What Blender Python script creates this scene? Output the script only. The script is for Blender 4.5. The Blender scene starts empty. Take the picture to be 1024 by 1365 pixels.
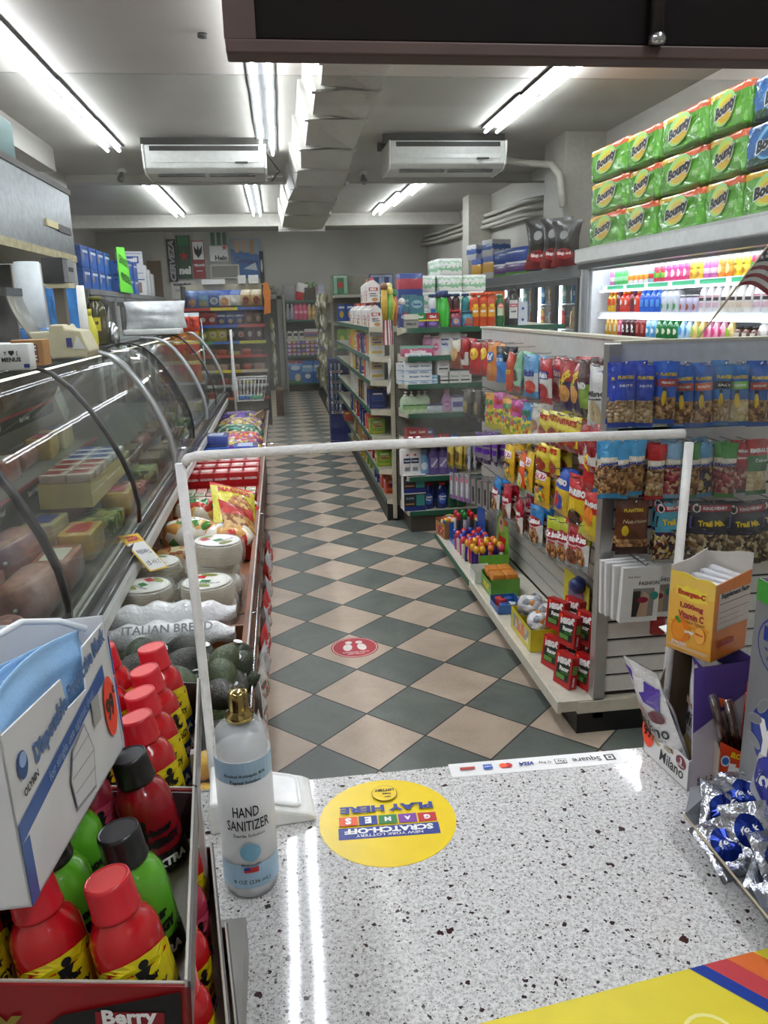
import bpy, bmesh, math, random
from mathutils import Matrix, Vector, Euler
random.seed(7)
SC=bpy.context.scene; COL=SC.collection; PI=math.pi
rnd=random.random
def ru(a,b): return a+(b-a)*random.random()
# ---------- camera ----------
CF,CYAW,CPIT,CROL,CH=1043.3,.12508,.25493,-.025,1.680
_cy,_sy,_cp,_sp=math.cos(CYAW),math.sin(CYAW),math.cos(CPIT),math.sin(CPIT)
FW=Vector((_sy*_cp,_cy*_cp,-_sp)); _r=Vector((_cy,-_sy,0)); _u=_r.cross(FW)
RT=_r*math.cos(CROL)+_u*math.sin(CROL); UP=_u*math.cos(CROL)-_r*math.sin(CROL)
cam=bpy.data.cameras.new('camera'); co=bpy.data.objects.new('camera',cam); COL.objects.link(co)
co.matrix_world=Matrix(((RT.x,UP.x,-FW.x,0),(RT.y,UP.y,-FW.y,0),(RT.z,UP.z,-FW.z,CH),(0,0,0,1)))
cam.sensor_fit='HORIZONTAL'; cam.sensor_width=36; cam.lens=CF*36/1024; cam.clip_start=.02; cam.clip_end=60
SC.camera=co
def ray(x,y): return FW+RT*((x-512)/CF)-UP*((y-682.5)/CF)
O=Vector((0,0,CH))
def AZ(x,y,z=0): d=ray(x,y); return O+d*((z-CH)/d.z)
def AX(x,y,c): d=ray(x,y); return O+d*(c/d.x)
def AY(x,y,c): d=ray(x,y); return O+d*(c/d.y)
# ---------- materials ----------
_mc={}
def _new(name):
    m=bpy.data.materials.new(name); m.use_nodes=True; nt=m.node_tree; b=nt.nodes['Principled BSDF']; return m,nt,b
def lin(c):
    if isinstance(c,str):
        c=tuple(int(c[i:i+2],16)/255 for i in (0,2,4))
    return tuple(((v/12.92) if v<=.04045 else ((v+.055)/1.055)**2.4) for v in c[:3])+(1,)
def PM(c,rough=.45,metal=0,var=.06,bump=0,bs=60,coat=0,scale=25,trans=0,alpha=1):
    """procedural principled material: base colour with slight noise variation and optional crinkle bump"""
    k=('PM',c,rough,metal,var,bump,bs,coat,scale,trans,alpha)
    if k in _mc: return _mc[k]
    m,nt,b=_new('surface'); N=nt.nodes; L=nt.links; c=lin(c)
    tc=N.new('ShaderNodeTexCoord')
    if var>0:
        n=N.new('ShaderNodeTexNoise'); n.inputs['Scale'].default_value=scale; n.inputs['Detail'].default_value=3
        L.new(tc.outputs['Object'],n.inputs['Vector'])
        r=N.new('ShaderNodeValToRGB'); e=r.color_ramp.elements
        e[0].position=.3; e[1].position=.7
        e[0].color=tuple(v*(1-var*1.5) for v in c[:3])+(1,); e[1].color=tuple(min(1,v*(1+var)) for v in c[:3])+(1,)
        L.new(n.outputs['Fac'],r.inputs['Fac']); L.new(r.outputs['Color'],b.inputs['Base Color'])
    else: b.inputs['Base Color'].default_value=c
    b.inputs['Roughness'].default_value=rough; b.inputs['Metallic'].default_value=metal
    if coat: b.inputs['Coat Weight'].default_value=coat; b.inputs['Coat Roughness'].default_value=.08
    if trans: b.inputs['Transmission Weight'].default_value=trans
    if alpha<1: b.inputs['Alpha'].default_value=alpha
    if bump:
        w=N.new('ShaderNodeTexNoise'); w.inputs['Scale'].default_value=bs; w.inputs['Detail'].default_value=4; w.inputs['Distortion'].default_value=1.2
        L.new(tc.outputs['Object'],w.inputs['Vector'])
        bp=N.new('ShaderNodeBump'); bp.inputs['Strength'].default_value=bump; bp.inputs['Distance'].default_value=.01
        L.new(w.outputs['Fac'],bp.inputs['Height']); L.new(bp.outputs['Normal'],b.inputs['Normal'])
    _mc[k]=m; return m
def FILM(c,bump=.5,rough=.22,var=.12): return PM(c,rough,0,var,bump,45,.5,18)
def SPOTS(cols,scale=60,rough=.35,bump=.25,metric=1.0):
    """cells of several colours: nuts, sweets, sausage slices, packed food"""
    k=('SP',tuple(cols),scale,rough,bump)
    if k in _mc: return _mc[k]
    m,nt,b=_new('speckled'); N=nt.nodes; L=nt.links
    tc=N.new('ShaderNodeTexCoord'); v=N.new('ShaderNodeTexVoronoi'); v.inputs['Scale'].default_value=scale; v.inputs['Randomness'].default_value=.9
    L.new(tc.outputs['Object'],v.inputs['Vector'])
    sp=N.new('ShaderNodeSeparateColor'); L.new(v.outputs['Color'],sp.inputs['Color'])
    r=N.new('ShaderNodeValToRGB'); r.color_ramp.interpolation='CONSTANT'; e=r.color_ramp.elements
    n=len(cols); e[0].position=0; e[0].color=lin(cols[0]); e[1].position=1/n; e[1].color=lin(cols[1%n])
    for i in range(2,n): q=e.new(i/n); q.color=lin(cols[i])
    L.new(sp.outputs['Red'],r.inputs['Fac'])
    L.new(r.outputs['Color'],b.inputs['Base Color']); b.inputs['Roughness'].default_value=rough
    bp=N.new('ShaderNodeBump'); bp.inputs['Strength'].default_value=bump; bp.inputs['Distance'].default_value=.01; bp.invert=True
    L.new(v.outputs['Distance'],bp.inputs['Height']); L.new(bp.outputs['Normal'],b.inputs['Normal'])
    _mc[k]=m; return m
def BAND(stops,rough=.35,metal=0,bump=0,axis='Z',coat=.3,noise=0):
    """printed bands along a generated axis: stops=[(pos,colour),...]"""
    k=('BD',tuple(stops),rough,metal,bump,axis,noise)
    if k in _mc: return _mc[k]
    m,nt,b=_new('printed'); N=nt.nodes; L=nt.links
    tc=N.new('ShaderNodeTexCoord'); s=N.new('ShaderNodeSeparateXYZ'); L.new(tc.outputs['Generated'],s.inputs[0])
    r=N.new('ShaderNodeValToRGB'); r.color_ramp.interpolation='CONSTANT'; e=r.color_ramp.elements
    e[0].position=stops[0][0]; e[0].color=lin(stops[0][1])
    e[1].position=stops[1][0]; e[1].color=lin(stops[1][1])
    for p,c in stops[2:]: q=e.new(p); q.color=lin(c)
    src=s.outputs[axis]
    if noise:
        n=N.new('ShaderNodeTexNoise'); n.inputs['Scale'].default_value=6; L.new(tc.outputs['Generated'],n.inputs['Vector'])
        a=N.new('ShaderNodeMath'); a.operation='MULTIPLY_ADD'; a.inputs[1].default_value=noise; L.new(n.outputs['Fac'],a.inputs[0]); L.new(s.outputs[axis],a.inputs[2])
        a2=N.new('ShaderNodeMath'); a2.operation='SUBTRACT'; a2.inputs[1].default_value=noise/2; L.new(a.outputs[0],a2.inputs[0]); src=a2.outputs[0]
    L.new(src,r.inputs['Fac']); L.new(r.outputs['Color'],b.inputs['Base Color'])
    b.inputs['Roughness'].default_value=rough; b.inputs['Metallic'].default_value=metal; b.inputs['Coat Weight'].default_value=coat; b.inputs['Coat Roughness'].default_value=.1
    if bump:
        w=N.new('ShaderNodeTexNoise'); w.inputs['Scale'].default_value=45; w.inputs['Detail'].default_value=4; w.inputs['Distortion'].default_value=1.2
        L.new(tc.outputs['Object'],w.inputs['Vector'])
        bp=N.new('ShaderNodeBump'); bp.inputs['Strength'].default_value=bump; bp.inputs['Distance'].default_value=.01
        L.new(w.outputs['Fac'],bp.inputs['Height']); L.new(bp.outputs['Normal'],b.inputs['Normal'])
    _mc[k]=m; return m
def EM(c,s):
    k=('EM',c,s)
    if k in _mc: return _mc[k]
    m,nt,b=_new('lamp'); b.inputs['Base Color'].default_value=lin(c); b.inputs['Emission Color'].default_value=lin(c); b.inputs['Emission Strength'].default_value=s
    _mc[k]=m; return m
def GLASS(tint='ffffff',refl=.1,haze=.0,rough=.02):
    """thin clear sheet: fresnel reflection over see-through, with faint scratches / wear"""
    k=('GL',tint,refl,haze,rough)
    if k in _mc: return _mc[k]
    m=bpy.data.materials.new('clear_sheet'); m.use_nodes=True; nt=m.node_tree; N=nt.nodes; L=nt.links
    N.remove(N['Principled BSDF']); out=N['Material Output']
    t=N.new('ShaderNodeBsdfTransparent'); t.inputs[0].default_value=lin(tint)
    g=N.new('ShaderNodeBsdfGlossy'); g.inputs['Roughness'].default_value=rough
    f=N.new('ShaderNodeLayerWeight'); f.inputs['Blend'].default_value=.5
    pw=N.new('ShaderNodeMath'); pw.operation='POWER'; pw.inputs[1].default_value=4.5; L.new(f.outputs['Facing'],pw.inputs[0])
    a=N.new('ShaderNodeMath'); a.operation='MULTIPLY_ADD'; a.inputs[1].default_value=.7; a.inputs[2].default_value=refl; a.use_clamp=True; L.new(pw.outputs[0],a.inputs[0])
    mx=N.new('ShaderNodeMixShader'); L.new(a.outputs[0],mx.inputs[0]); L.new(t.outputs[0],mx.inputs[1]); L.new(g.outputs[0],mx.inputs[2])
    last=mx.outputs[0]
    if haze:
        d=N.new('ShaderNodeBsdfDiffuse'); d.inputs[0].default_value=(.8,.8,.8,1)
        tc=N.new('ShaderNodeTexCoord'); n=N.new('ShaderNodeTexNoise'); n.inputs['Scale'].default_value=7; n.inputs['Detail'].default_value=8; n.inputs['Distortion'].default_value=1
        L.new(tc.outputs['Object'],n.inputs['Vector'])
        mr=N.new('ShaderNodeMapRange'); mr.inputs[1].default_value=.45; mr.inputs[2].default_value=.8; mr.inputs[4].default_value=haze; L.new(n.outputs['Fac'],mr.inputs[0])
        m2=N.new('ShaderNodeMixShader'); L.new(mr.outputs[0],m2.inputs[0]); L.new(last,m2.inputs[1]); L.new(d.outputs[0],m2.inputs[2]); last=m2.outputs[0]
    L.new(last,out.inputs[0]); _mc[k]=m; return m
WHITE=PM('eeeeea',.4); CREAM=PM('d8d3c4',.5); BLACK=PM('141414',.45); DK=PM('26241f',.6); CHROME=PM('c9ccd0',.2,1,.02); STEEL=PM('9fa3a6',.35,1,.05)
INK=PM('101014',.4,var=0); WINK=PM('f4f4f2',.4,var=0); RINK=PM('c01420',.4,var=0); BINK=PM('16308a',.4,var=0); YINK=PM('f3cf1d',.4,var=0); GINK=PM('1d7a33',.4,var=0); OINK=PM('ff5a2a',.45,var=0)
# ---------- mesh builder ----------
_tx={}
def text_geo(s,bold=0,res=2,shear=0,space=1):
    k=(s,bold,res,shear,space)
    if k in _tx: return _tx[k]
    cu=bpy.data.curves.new('t','FONT'); cu.body=s; cu.size=1; cu.resolution_u=res; cu.offset=bold; cu.shear=shear; cu.space_character=space; cu.align_x='CENTER'; cu.align_y='CENTER'
    o=bpy.data.objects.new('t',cu); me=o.to_mesh()
    v=[tuple(x.co) for x in me.vertices]; f=[tuple(p.vertices) for p in me.polygons]
    o.to_mesh_clear(); bpy.data.objects.remove(o); bpy.data.curves.remove(cu)
    if v:
        xs=[a[0] for a in v]; ys=[a[1] for a in v]; cx=(min(xs)+max(xs))/2; cy=(min(ys)+max(ys))/2
        v=[(a-cx,b-cy,0) for a,b,_ in v]; wd=max(xs)-min(xs); ht=max(ys)-min(ys)
    else: wd=ht=1
    _tx[k]=(v,f,wd,ht); return _tx[k]
# frames: functions giving a matrix whose local XY is the writing plane and Z its outward normal
def FY(x,y,z,rot=0): return Matrix.Translation((x,y,z))@Matrix.Rotation(PI/2,4,'X')@Matrix.Rotation(rot,4,'Z')          # faces -Y
def FX(x,y,z,rot=0): return Matrix.Translation((x,y,z))@Matrix.Rotation(-PI/2,4,'Z')@Matrix.Rotation(PI/2,4,'X')@Matrix.Rotation(rot,4,'Z')  # faces -X
def FPX(x,y,z,rot=0): return Matrix.Translation((x,y,z))@Matrix.Rotation(PI/2,4,'Z')@Matrix.Rotation(PI/2,4,'X')@Matrix.Rotation(rot,4,'Z')  # faces +X
def FZ(x,y,z,rot=0): return Matrix.Translation((x,y,z))@Matrix.Rotation(rot,4,'Z')                                   # faces +Z
class MB:
    def __init__(s): s.v=[]; s.f=[]; s.m=[]; s.sm=[]; s.mats=[]
    def mi(s,m):
        if m not in s.mats: s.mats.append(m)
        return s.mats.index(m)
    def add(s,v,f,m,smooth=False,M=None):
        b=len(s.v); i=s.mi(m)
        s.v+= [tuple(M@Vector(p)) for p in v] if M is not None else [tuple(p) for p in v]
        for q in f: s.f.append(tuple(b+k for k in q)); s.m.append(i); s.sm.append(smooth)
        return s
    def box(s,x0,x1,y0,y1,z0,z1,m,M=None):
        v=[(x,y,z) for x in (x0,x1) for y in (y0,y1) for z in (z0,z1)]
        return s.add(v,[(0,1,3,2),(4,6,7,5),(0,4,5,1),(2,3,7,6),(0,2,6,4),(1,5,7,3)],m,False,M)
    def rbox(s,x0,x1,y0,y1,z0,z1,r,m,M=None,seg=3,smooth=True):
        """box rounded about its vertical edges and softened at top and bottom"""
        pr=[]; 
        for cx,cy,a0 in ((x1-r,y1-r,0),(x0+r,y1-r,90),(x0+r,y0+r,180),(x1-r,y0+r,270)):
            for k in range(seg+1):
                a=math.radians(a0+90*k/seg); pr.append((cx,cy,math.cos(a)*r,math.sin(a)*r))
        n=len(pr); v=[]; ins=[(.4,0),(.85,.15),(1,.55)]
        lv=[(z0+r*.6*b,a) for a,b in ins]+[(z1-r*.6*b,a) for a,b in ins[::-1]]
        for z,a in lv: v+=[(cx+dx*a-(1-a)*0,cy+dy*a,z) for cx,cy,dx,dy in pr]
        f=[]
        for k in range(len(lv)-1):
            for i in range(n): j=(i+1)%n; f.append((k*n+i,k*n+j,(k+1)*n+j,(k+1)*n+i))
        f.append(tuple(range(n))[::-1]); f.append(tuple((len(lv)-1)*n+i for i in range(n)))
        return s.add(v,f,m,smooth,M)
    def lathe(s,pr,m,n=20,M=None,smooth=True,sx=1,sy=1,cx=0,cy=0):
        v=[]; f=[]
        for r,z in pr: v+=[(cx+r*sx*math.cos(2*PI*i/n),cy+r*sy*math.sin(2*PI*i/n),z) for i in range(n)]
        for k in range(len(pr)-1):
            for i in range(n): j=(i+1)%n; f.append((k*n+i,k*n+j,(k+1)*n+j,(k+1)*n+i))
        if pr[0][0]>1e-5: f.append(tuple(range(n))[::-1])
        if pr[-1][0]>1e-5: f.append(tuple((len(pr)-1)*n+i for i in range(n)))
        return s.add(v,f,m,smooth,M)
    def tube(s,pts,r,m,n=8,closed=False,M=None):
        P=[Vector(p) for p in pts]; K=len(P); v=[]; f=[]; rr=r if isinstance(r,(list,tuple)) else [r]*K
        up=None
        for i in range(K):
            a=P[(i-1)%K] if (i>0 or closed) else P[i]; b=P[(i+1)%K] if (i<K-1 or closed) else P[i]
            t=(b-a).normalized()
            if up is None: up=Vector((0,0,1)) if abs(t.z)<.9 else Vector((1,0,0))
            x=t.cross(up)
            if x.length<1e-4: x=t.cross(Vector((1,.2,0)))
            x.normalize(); y=x.cross(t).normalized(); up=y
            for k in range(n): an=2*PI*k/n; v.append(tuple(P[i]+x*math.cos(an)*rr[i]+y*math.sin(an)*rr[i]))
        for i in range(K if closed else K-1):
            j=(i+1)%K
            for k in range(n): l=(k+1)%n; f.append((i*n+k,i*n+l,j*n+l,j*n+k))
        if not closed: f.append(tuple(range(n))[::-1]); f.append(tuple((K-1)*n+k for k in range(n)))
        return s.add(v,f,m,True,M)
    def prism(s,pts,d,m,M=None,smooth=False):
        """polygon in local XY extruded to thickness d along local Z"""
        n=len(pts); v=[(x,y,0) for x,y in pts]+[(x,y,d) for x,y in pts]
        f=[tuple(range(n))[::-1],tuple(range(n,2*n))]+[(i,(i+1)%n,n+(i+1)%n,n+i) for i in range(n)]
        return s.add(v,f,m,smooth,M)
    def disc(s,r,d,m,M=None,n=32,sx=1): return s.prism([(r*sx*math.cos(2*PI*i/n),r*math.sin(2*PI*i/n)) for i in range(n)],d,m,M)
    def text(s,t,w,m,M,h=None,bold=.02,shear=0,lift=.0006,bend=None,res=2,space=1,thick=0):
        v,f,wd,ht=text_geo(t,bold,res,shear,space); k=w/wd; kh=(h/ht) if h else k
        V=[]
        for x,y,z in v:
            p=Vector((x*k,y*kh,lift)); V.append(p)
        if bend: V=[Vector(bend(*p)) for p in (M@q for q in V)]; return s.add(V,f,m)
        return s.add(V,f,m,False,M)
    def star(s,r,m,M,lift=.0006,n=5,inner=.4):
        return s.prism([((r if i%2==0 else r*inner)*math.sin(PI*i/n),(r if i%2==0 else r*inner)*math.cos(PI*i/n)) for i in range(2*n)],lift,m,M)
    def grid(s,fn,nu,nv,m,smooth=True,wrapu=False,M=None,mf=None):
        v=[fn(i/(nu if wrapu else nu),j/nv) for j in range(nv+1) for i in range(nu if wrapu else nu+1)]
        W=nu if wrapu else nu+1; b=len(s.v); 
        s.v+= [tuple(M@Vector(p)) for p in v] if M is not None else [tuple(p) for p in v]
        for j in range(nv):
            for i in range(nu):
                i2=(i+1)%W if wrapu else i+1
                s.f.append((b+j*W+i,b+j*W+i2,b+(j+1)*W+i2,b+(j+1)*W+i)); s.m.append(s.mi(mf((i+.5)/nu,(j+.5)/nv) if mf else m)); s.sm.append(smooth)
        return s
    def mesh(s,name):
        me=bpy.data.meshes.new(name); me.from_pydata(s.v,[],s.f)
        for m in s.mats: me.materials.append(m)
        me.polygons.foreach_set('material_index',s.m); me.polygons.foreach_set('use_smooth',s.sm); me.update(); return me
    def build(s,name,parent=None,loc=(0,0,0),rz=0,rot=None,bevel=0,solid=0,sub=0):
        o=bpy.data.objects.new(name,s.mesh(name)); COL.objects.link(o)
        o.location=loc; o.rotation_euler=rot if rot else (0,0,rz)
        if parent: o.parent=parent
        if bevel: b=o.modifiers.new('b','BEVEL'); b.width=bevel; b.segments=2; b.limit_method='ANGLE'; b.angle_limit=.7
        if solid: q=o.modifiers.new('s','SOLIDIFY'); q.thickness=solid; q.offset=0
        if sub: q=o.modifiers.new('u','SUBSURF'); q.levels=sub; q.render_levels=sub
        return o
def empty(name,loc=(0,0,0),rz=0,rot=None):
    o=bpy.data.objects.new(name,None); COL.objects.link(o); o.location=loc; o.rotation_euler=rot if rot else (0,0,rz); o.empty_display_size=.05; return o
_labels={}
def T(o,label,cat,group=None,kind=None):
    o['label']=label; o['category']=cat
    if group: o['group']=group
    if kind: o['kind']=kind
    n=len(label.split())
    if not 4<=n<=16: print('LABEL LENGTH',n,label)
    if label in _labels: print('DUP LABEL',label)
    _labels[label]=1
    return o
def ST(o): o['kind']='structure'; return o
def dup(src,loc,rz=None,rot=None,scale=None):
    c=src.copy(); COL.objects.link(c); c.location=loc
    for k in ('label','category','group','kind'):
        if k in c: del c[k]
    if rz is not None: c.rotation_euler=(0,0,rz)
    if rot is not None: c.rotation_euler=rot
    if scale: c.scale=scale if isinstance(scale,(tuple,list)) else (scale,)*3
    for ch in list(src.children):
        d=ch.copy(); COL.objects.link(d); d.parent=c
        for g in list(ch.children):
            e=g.copy(); COL.objects.link(e); e.parent=d
    return c
def kill(o):
    for ch in list(o.children): kill(ch)
    bpy.data.objects.remove(o)
ORD=['','first','second','third','fourth','fifth','sixth','seventh','eighth','ninth','tenth','eleventh','twelfth','thirteenth','fourteenth','fifteenth','sixteenth','seventeenth','eighteenth','nineteenth','twentieth']
def NW(n): return ['','one','two','three','four','five','six','seven','eight','nine','ten','eleven','twelve'][n] if n<13 else str(n)
class Protos:
    """prototype products: first placement uses the prototype itself, later ones copy it"""
    def __init__(s): s.d={}; s.used=set()
    def place(s,key,loc,rz=0,rot=None,scale=None):
        fn=REG[key]
        if key not in s.d:
            o=fn(); s.d[key]=o
            o.location=loc; o.rotation_euler=rot if rot else (0,0,rz)
            if scale: o.scale=scale if isinstance(scale,(tuple,list)) else (scale,)*3
            return o
        sc=scale if scale else 1.0
        return dup(s.d[key],loc,rz,rot,sc)
REG={}; PR=Protos()
def reg(key,fn): REG[key]=fn
# ---------- surface decals ----------
def decals(mb,S,L,e0=.0006,de=.0003):
    """print on a surface: S(x,z,lift)->point. items: ('t',text,cx,cz,width,mat[,rot,bold,shear,h]) ('e',cx,cz,rx,rz,mat[,rot]) ('r',x0,x1,z0,z1,mat) ('p',[(x,z)..],mat) ('s',cx,cz,r,mat)"""
    e=e0
    for it in L:
        k=it[0]
        if k=='t':
            _,t,cx,cz,w,m=it[:6]; rot=it[6] if len(it)>6 else 0; bold=it[7] if len(it)>7 else .02; sh=it[8] if len(it)>8 else 0; hh=it[9] if len(it)>9 else None
            v,f,wd,ht=text_geo(t,bold,2,sh,1); q=w/wd; qh=(hh/ht) if hh else q; c,s=math.cos(rot),math.sin(rot)
            mb.add([S(cx+x*q*c-y*qh*s,cz+x*q*s+y*qh*c,e+.0002) for x,y,_ in v],f,m)
        elif k=='e':
            _,cx,cz,rx,rz,m=it[:6]; rot=it[6] if len(it)>6 else 0; c,s=math.cos(rot),math.sin(rot); n=20
            v=[S(cx,cz,e)]
            for q in (.5,1):
                for i in range(n):
                    a=2*PI*i/n; x=rx*q*math.cos(a); z=rz*q*math.sin(a); v.append(S(cx+x*c-z*s,cz+x*s+z*c,e))
            f=[(0,1+i,1+(i+1)%n) for i in range(n)]+[(1+i,1+n+i,1+n+(i+1)%n,1+(i+1)%n) for i in range(n)]
            mb.add(v,f,m)
        elif k=='r':
            _,x0,x1,z0,z1,m=it; nu,nv=(14 if x1-x0>.03 else 5),5
            v=[S(x0+(x1-x0)*i/nu,z0+(z1-z0)*j/nv,e) for j in range(nv+1) for i in range(nu+1)]
            f=[(j*(nu+1)+i,j*(nu+1)+i+1,(j+1)*(nu+1)+i+1,(j+1)*(nu+1)+i) for j in range(nv) for i in range(nu)]
            mb.add(v,f,m)
        elif k=='p':
            _,pts,m=it; mb.add([S(x,z,e) for x,z in pts],[tuple(range(len(pts)))],m)
        elif k=='s':
            _,cx,cz,r,m=it
            mb.add([S(cx,cz,e)]+[S(cx+(r if i%2==0 else r*.4)*math.sin(PI*i/5),cz+(r if i%2==0 else r*.4)*math.cos(PI*i/5),e) for i in range(10)],[(0,1+i,1+(i+1)%10) for i in range(10)],m)
        e+=de
def pouch(mb,w,h,Tk,mf,back,L=(),seed=1,pinch=.08,wr=.003,nu=10,nv=14,hole=True,crimp=.045):
    """film bag standing on z=0, front to -Y"""
    rg=random.Random(seed); ph=[rg.uniform(0,6.28) for _ in range(6)]
    def t(u,v):
        u=min(max(u,0),1); v=min(max(v,0),1)
        vv=min(1,max(0,(v-crimp)/(1-2*crimp)))
        return Tk/2*(max(0,math.sin(PI*u))**.55)*(max(0,math.sin(PI*vv))**.5)
    def wob(u,v): return wr*(math.sin(9*u+ph[0]+7*v)+math.sin(17*v+ph[1]+3*u)+.6*math.sin(23*u+ph[2]))*math.sin(PI*min(max(u,0),1))*min(1,t(u,v)/(Tk*.2+1e-6))
    def X(u,v): return (u-.5)*w*(1-pinch*math.sin(PI*min(max(v,0),1)))+.0*v
    def ful(v): return Tk*.0
    def zz(u,v): return h*v+ (.0015*(1 if int(u*40)%2 else -1) if (v<=0 or v>=1) else 0)
    def Fp(u,v): return (X(u,v),-t(u,v)+wob(u,v)-.0006,zz(u,v))
    def Bp(u,v): return (X(1-u,v),t(1-u,v)+wob(u+.3,v)*.6+.0006,zz(u,v))
    mb.grid(Fp,nu,nv,back,mf=mf); mb.grid(Bp,nu,nv,back,mf=(lambda u,v:back))
    def S(x,z,e):
        v=z/h; u=x/(w*(1-pinch*math.sin(PI*min(max(v,0),1))))+.5
        return (x,-t(u,v)+wob(u,v)-.0018-e,z)
    decals(mb,S,L); return mb
def bandf(stops):
    """stops: [(v_upper, mat), ...] bottom to top"""
    def f(u,v):
        for s,m in stops:
            if v<s: return m
        return stops[-1][1]
    return f
def Bag(key,name,w,h,Tk,stops,L=(),seed=1,**k):
    def fn():
        mb=MB(); pouch(mb,w,h,Tk,bandf(stops),stops[-1][1],L,seed,**k); return mb.build(name)
    reg(key,fn)
def boxS(d): return lambda x,z,e:(x,-d/2-e,z)
def Box(key,name,w,d,h,m,L=(),side=None,top=None,R=()):
    """printed carton; R = decals for its right (+X) face; side/top = panel materials"""
    def fn():
        mb=MB(); mb.box(-w/2,w/2,-d/2,d/2,0,h,m)
        if side: mb.box(w/2,w/2+.0006,-d/2,d/2,0,h,side); mb.box(-w/2-.0006,-w/2,-d/2,d/2,0,h,side)
        if top: mb.box(-w/2,w/2,-d/2,d/2,h,h+.0006,top)
        decals(mb,boxS(d),L)
        if not R and key.startswith('sd_'):
            c=[PM('e2ded4',.4,var=0),PM('d8b03a',.4,var=0),PM('a9342c',.4,var=0),PM('2c4a86',.4,var=0)][sum(map(ord,key))%4]; c2=[INK,RINK,BINK,GINK][len(key)%4]
            RR=[('r',-d*.36,d*.36,h*.42,h*.74,c),('t',L[-1][1] if L and L[-1][0]=='t' else 'ORIGINAL',0,h*.84,d*.6,WINK,0,.05),('r',-d*.2,d*.3,h*.5,h*.56,c2),('r',-d*.3,d*.1,h*.62,h*.66,c2),('r',-d*.36,d*.36,h*.1,h*.2,c)]; decals(mb,lambda x,z,e:(w/2+.0007+e,x,z),RR)
        if R: decals(mb,lambda x,z,e:(w/2+.0007+e,x,z),R); decals(mb,lambda x,z,e:(-w/2-.0007-e,-x,z),R)
        return mb.build(name)
    reg(key,fn)
def cylS(r,cz=0): return lambda x,z,e:((r+e)*math.sin(x/r),-(r+e)*math.cos(x/r),z)
def Can(key,name,r,h,m,L=(),lid=None,ring=None):
    def fn():
        mb=MB(); mb.lathe([(r*.78,0),(r*.9,h*.02),(r,h*.07),(r,h*.9),(r*.84,h*.97)],m,18); decals(mb,cylS(r),L)
        o=mb.build(name); q=MB(); q.lathe([(r*.84,h*.965),(r*.88,h*.985),(r*.86,h),(r*.78,h*.985),(0,h*.98)],lid or CHROME,16); q.build('lid',o); return o
    reg(key,fn)
PROF={ 'soda':[(.85,0),(1,.03),(1,.12),(.94,.2),(1,.3),(1,.55),(.93,.65),(.7,.78),(.42,.88),(.36,.9)],
 'straight':[(.9,0),(1,.03),(1,.78),(.85,.86),(.5,.9),(.45,.92)],
 'juice':[(.9,0),(1,.04),(1,.3),(.88,.38),(1,.46),(1,.62),(.8,.74),(.5,.84),(.45,.88)],
 'jug':[(.95,0),(1,.03),(1,.62),(.9,.74),(.5,.86),(.42,.88)],
 'squat':[(.92,0),(1,.05),(1,.7),(.8,.84),(.55,.9),(.55,.93)],
 'drop':[(.8,0),(1,.12),(1,.4),(.75,.62),(.45,.78),(.4,.84)]}
def Bot(key,name,prof,r,h,m,cap,L=(),label=None,sy=1,capr=.42,lab=(.25,.6),pump=False):
    def fn():
        pr=[(a*r,b*h) for a,b in PROF[prof]]; top=pr[-1][1]
        mb=MB(); mb.lathe(pr,m,20,sy=sy); o=mb.build(name)
        q=MB(); cr=capr*r*1.08; q.lathe([(cr,top-.002),(cr,h*.985),(cr*.9,h),(0,h)],cap,14,sy=1)
        if pump:
            q.lathe([(cr*.35,h),(cr*.35,h*1.14),(0,h*1.14)],cap,8); q.rbox(-cr*.6,cr*.6,-cr*2.1,cr*.6,h*1.13,h*1.18,cr*.3,cap)
        q.build('pump' if pump else 'cap',o)
        if label or L:
            l=MB(); z0,z1=lab[0]*h,lab[1]*h; R=r*1.012
            if label: l.lathe([(R,z0),(R,z1)],label,20,sy=sy)
            def S(x,z,e): a=x/R; return ((R+e)*math.sin(a),-(R+e)*sy*math.cos(a),z0+z)
            decals(l,S,L); 
            if l.v: l.build('label',o)
        return o
    reg(key,fn)
def row(keys,p0,p1,rz,place,group,jit=.0,descs=None,rot=None,scale=None,zj=0):
    """one product after the other from p0 to p1, left to right as seen; labels say which one"""
    n=len(keys); cnt={}; tot={}
    for k in keys: tot[k[1]]=tot.get(k[1],0)+1
    out=[]
    for i,k in enumerate(keys):
        key,desc=k[:2]; cnt[desc]=cnt.get(desc,0)+1; f=(i+.5)/n
        loc=[p0[j]+(p1[j]-p0[j])*f+ (ru(-jit,jit) if j<2 else 0) for j in range(3)]
        o=PR.place(key,loc,rz+ru(-.06,.06) if rot is None else 0,rot,scale)
        t=tot[desc]; lab=f"{desc} {place}" if t==1 else f"{desc}, {ORD[cnt[desc]]} of {NW(t)} {place}"
        T(o,lab,k[2] if len(k)>2 else o.name.split('.')[0].replace('_',' '),group); out.append(o)
    return out
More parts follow.
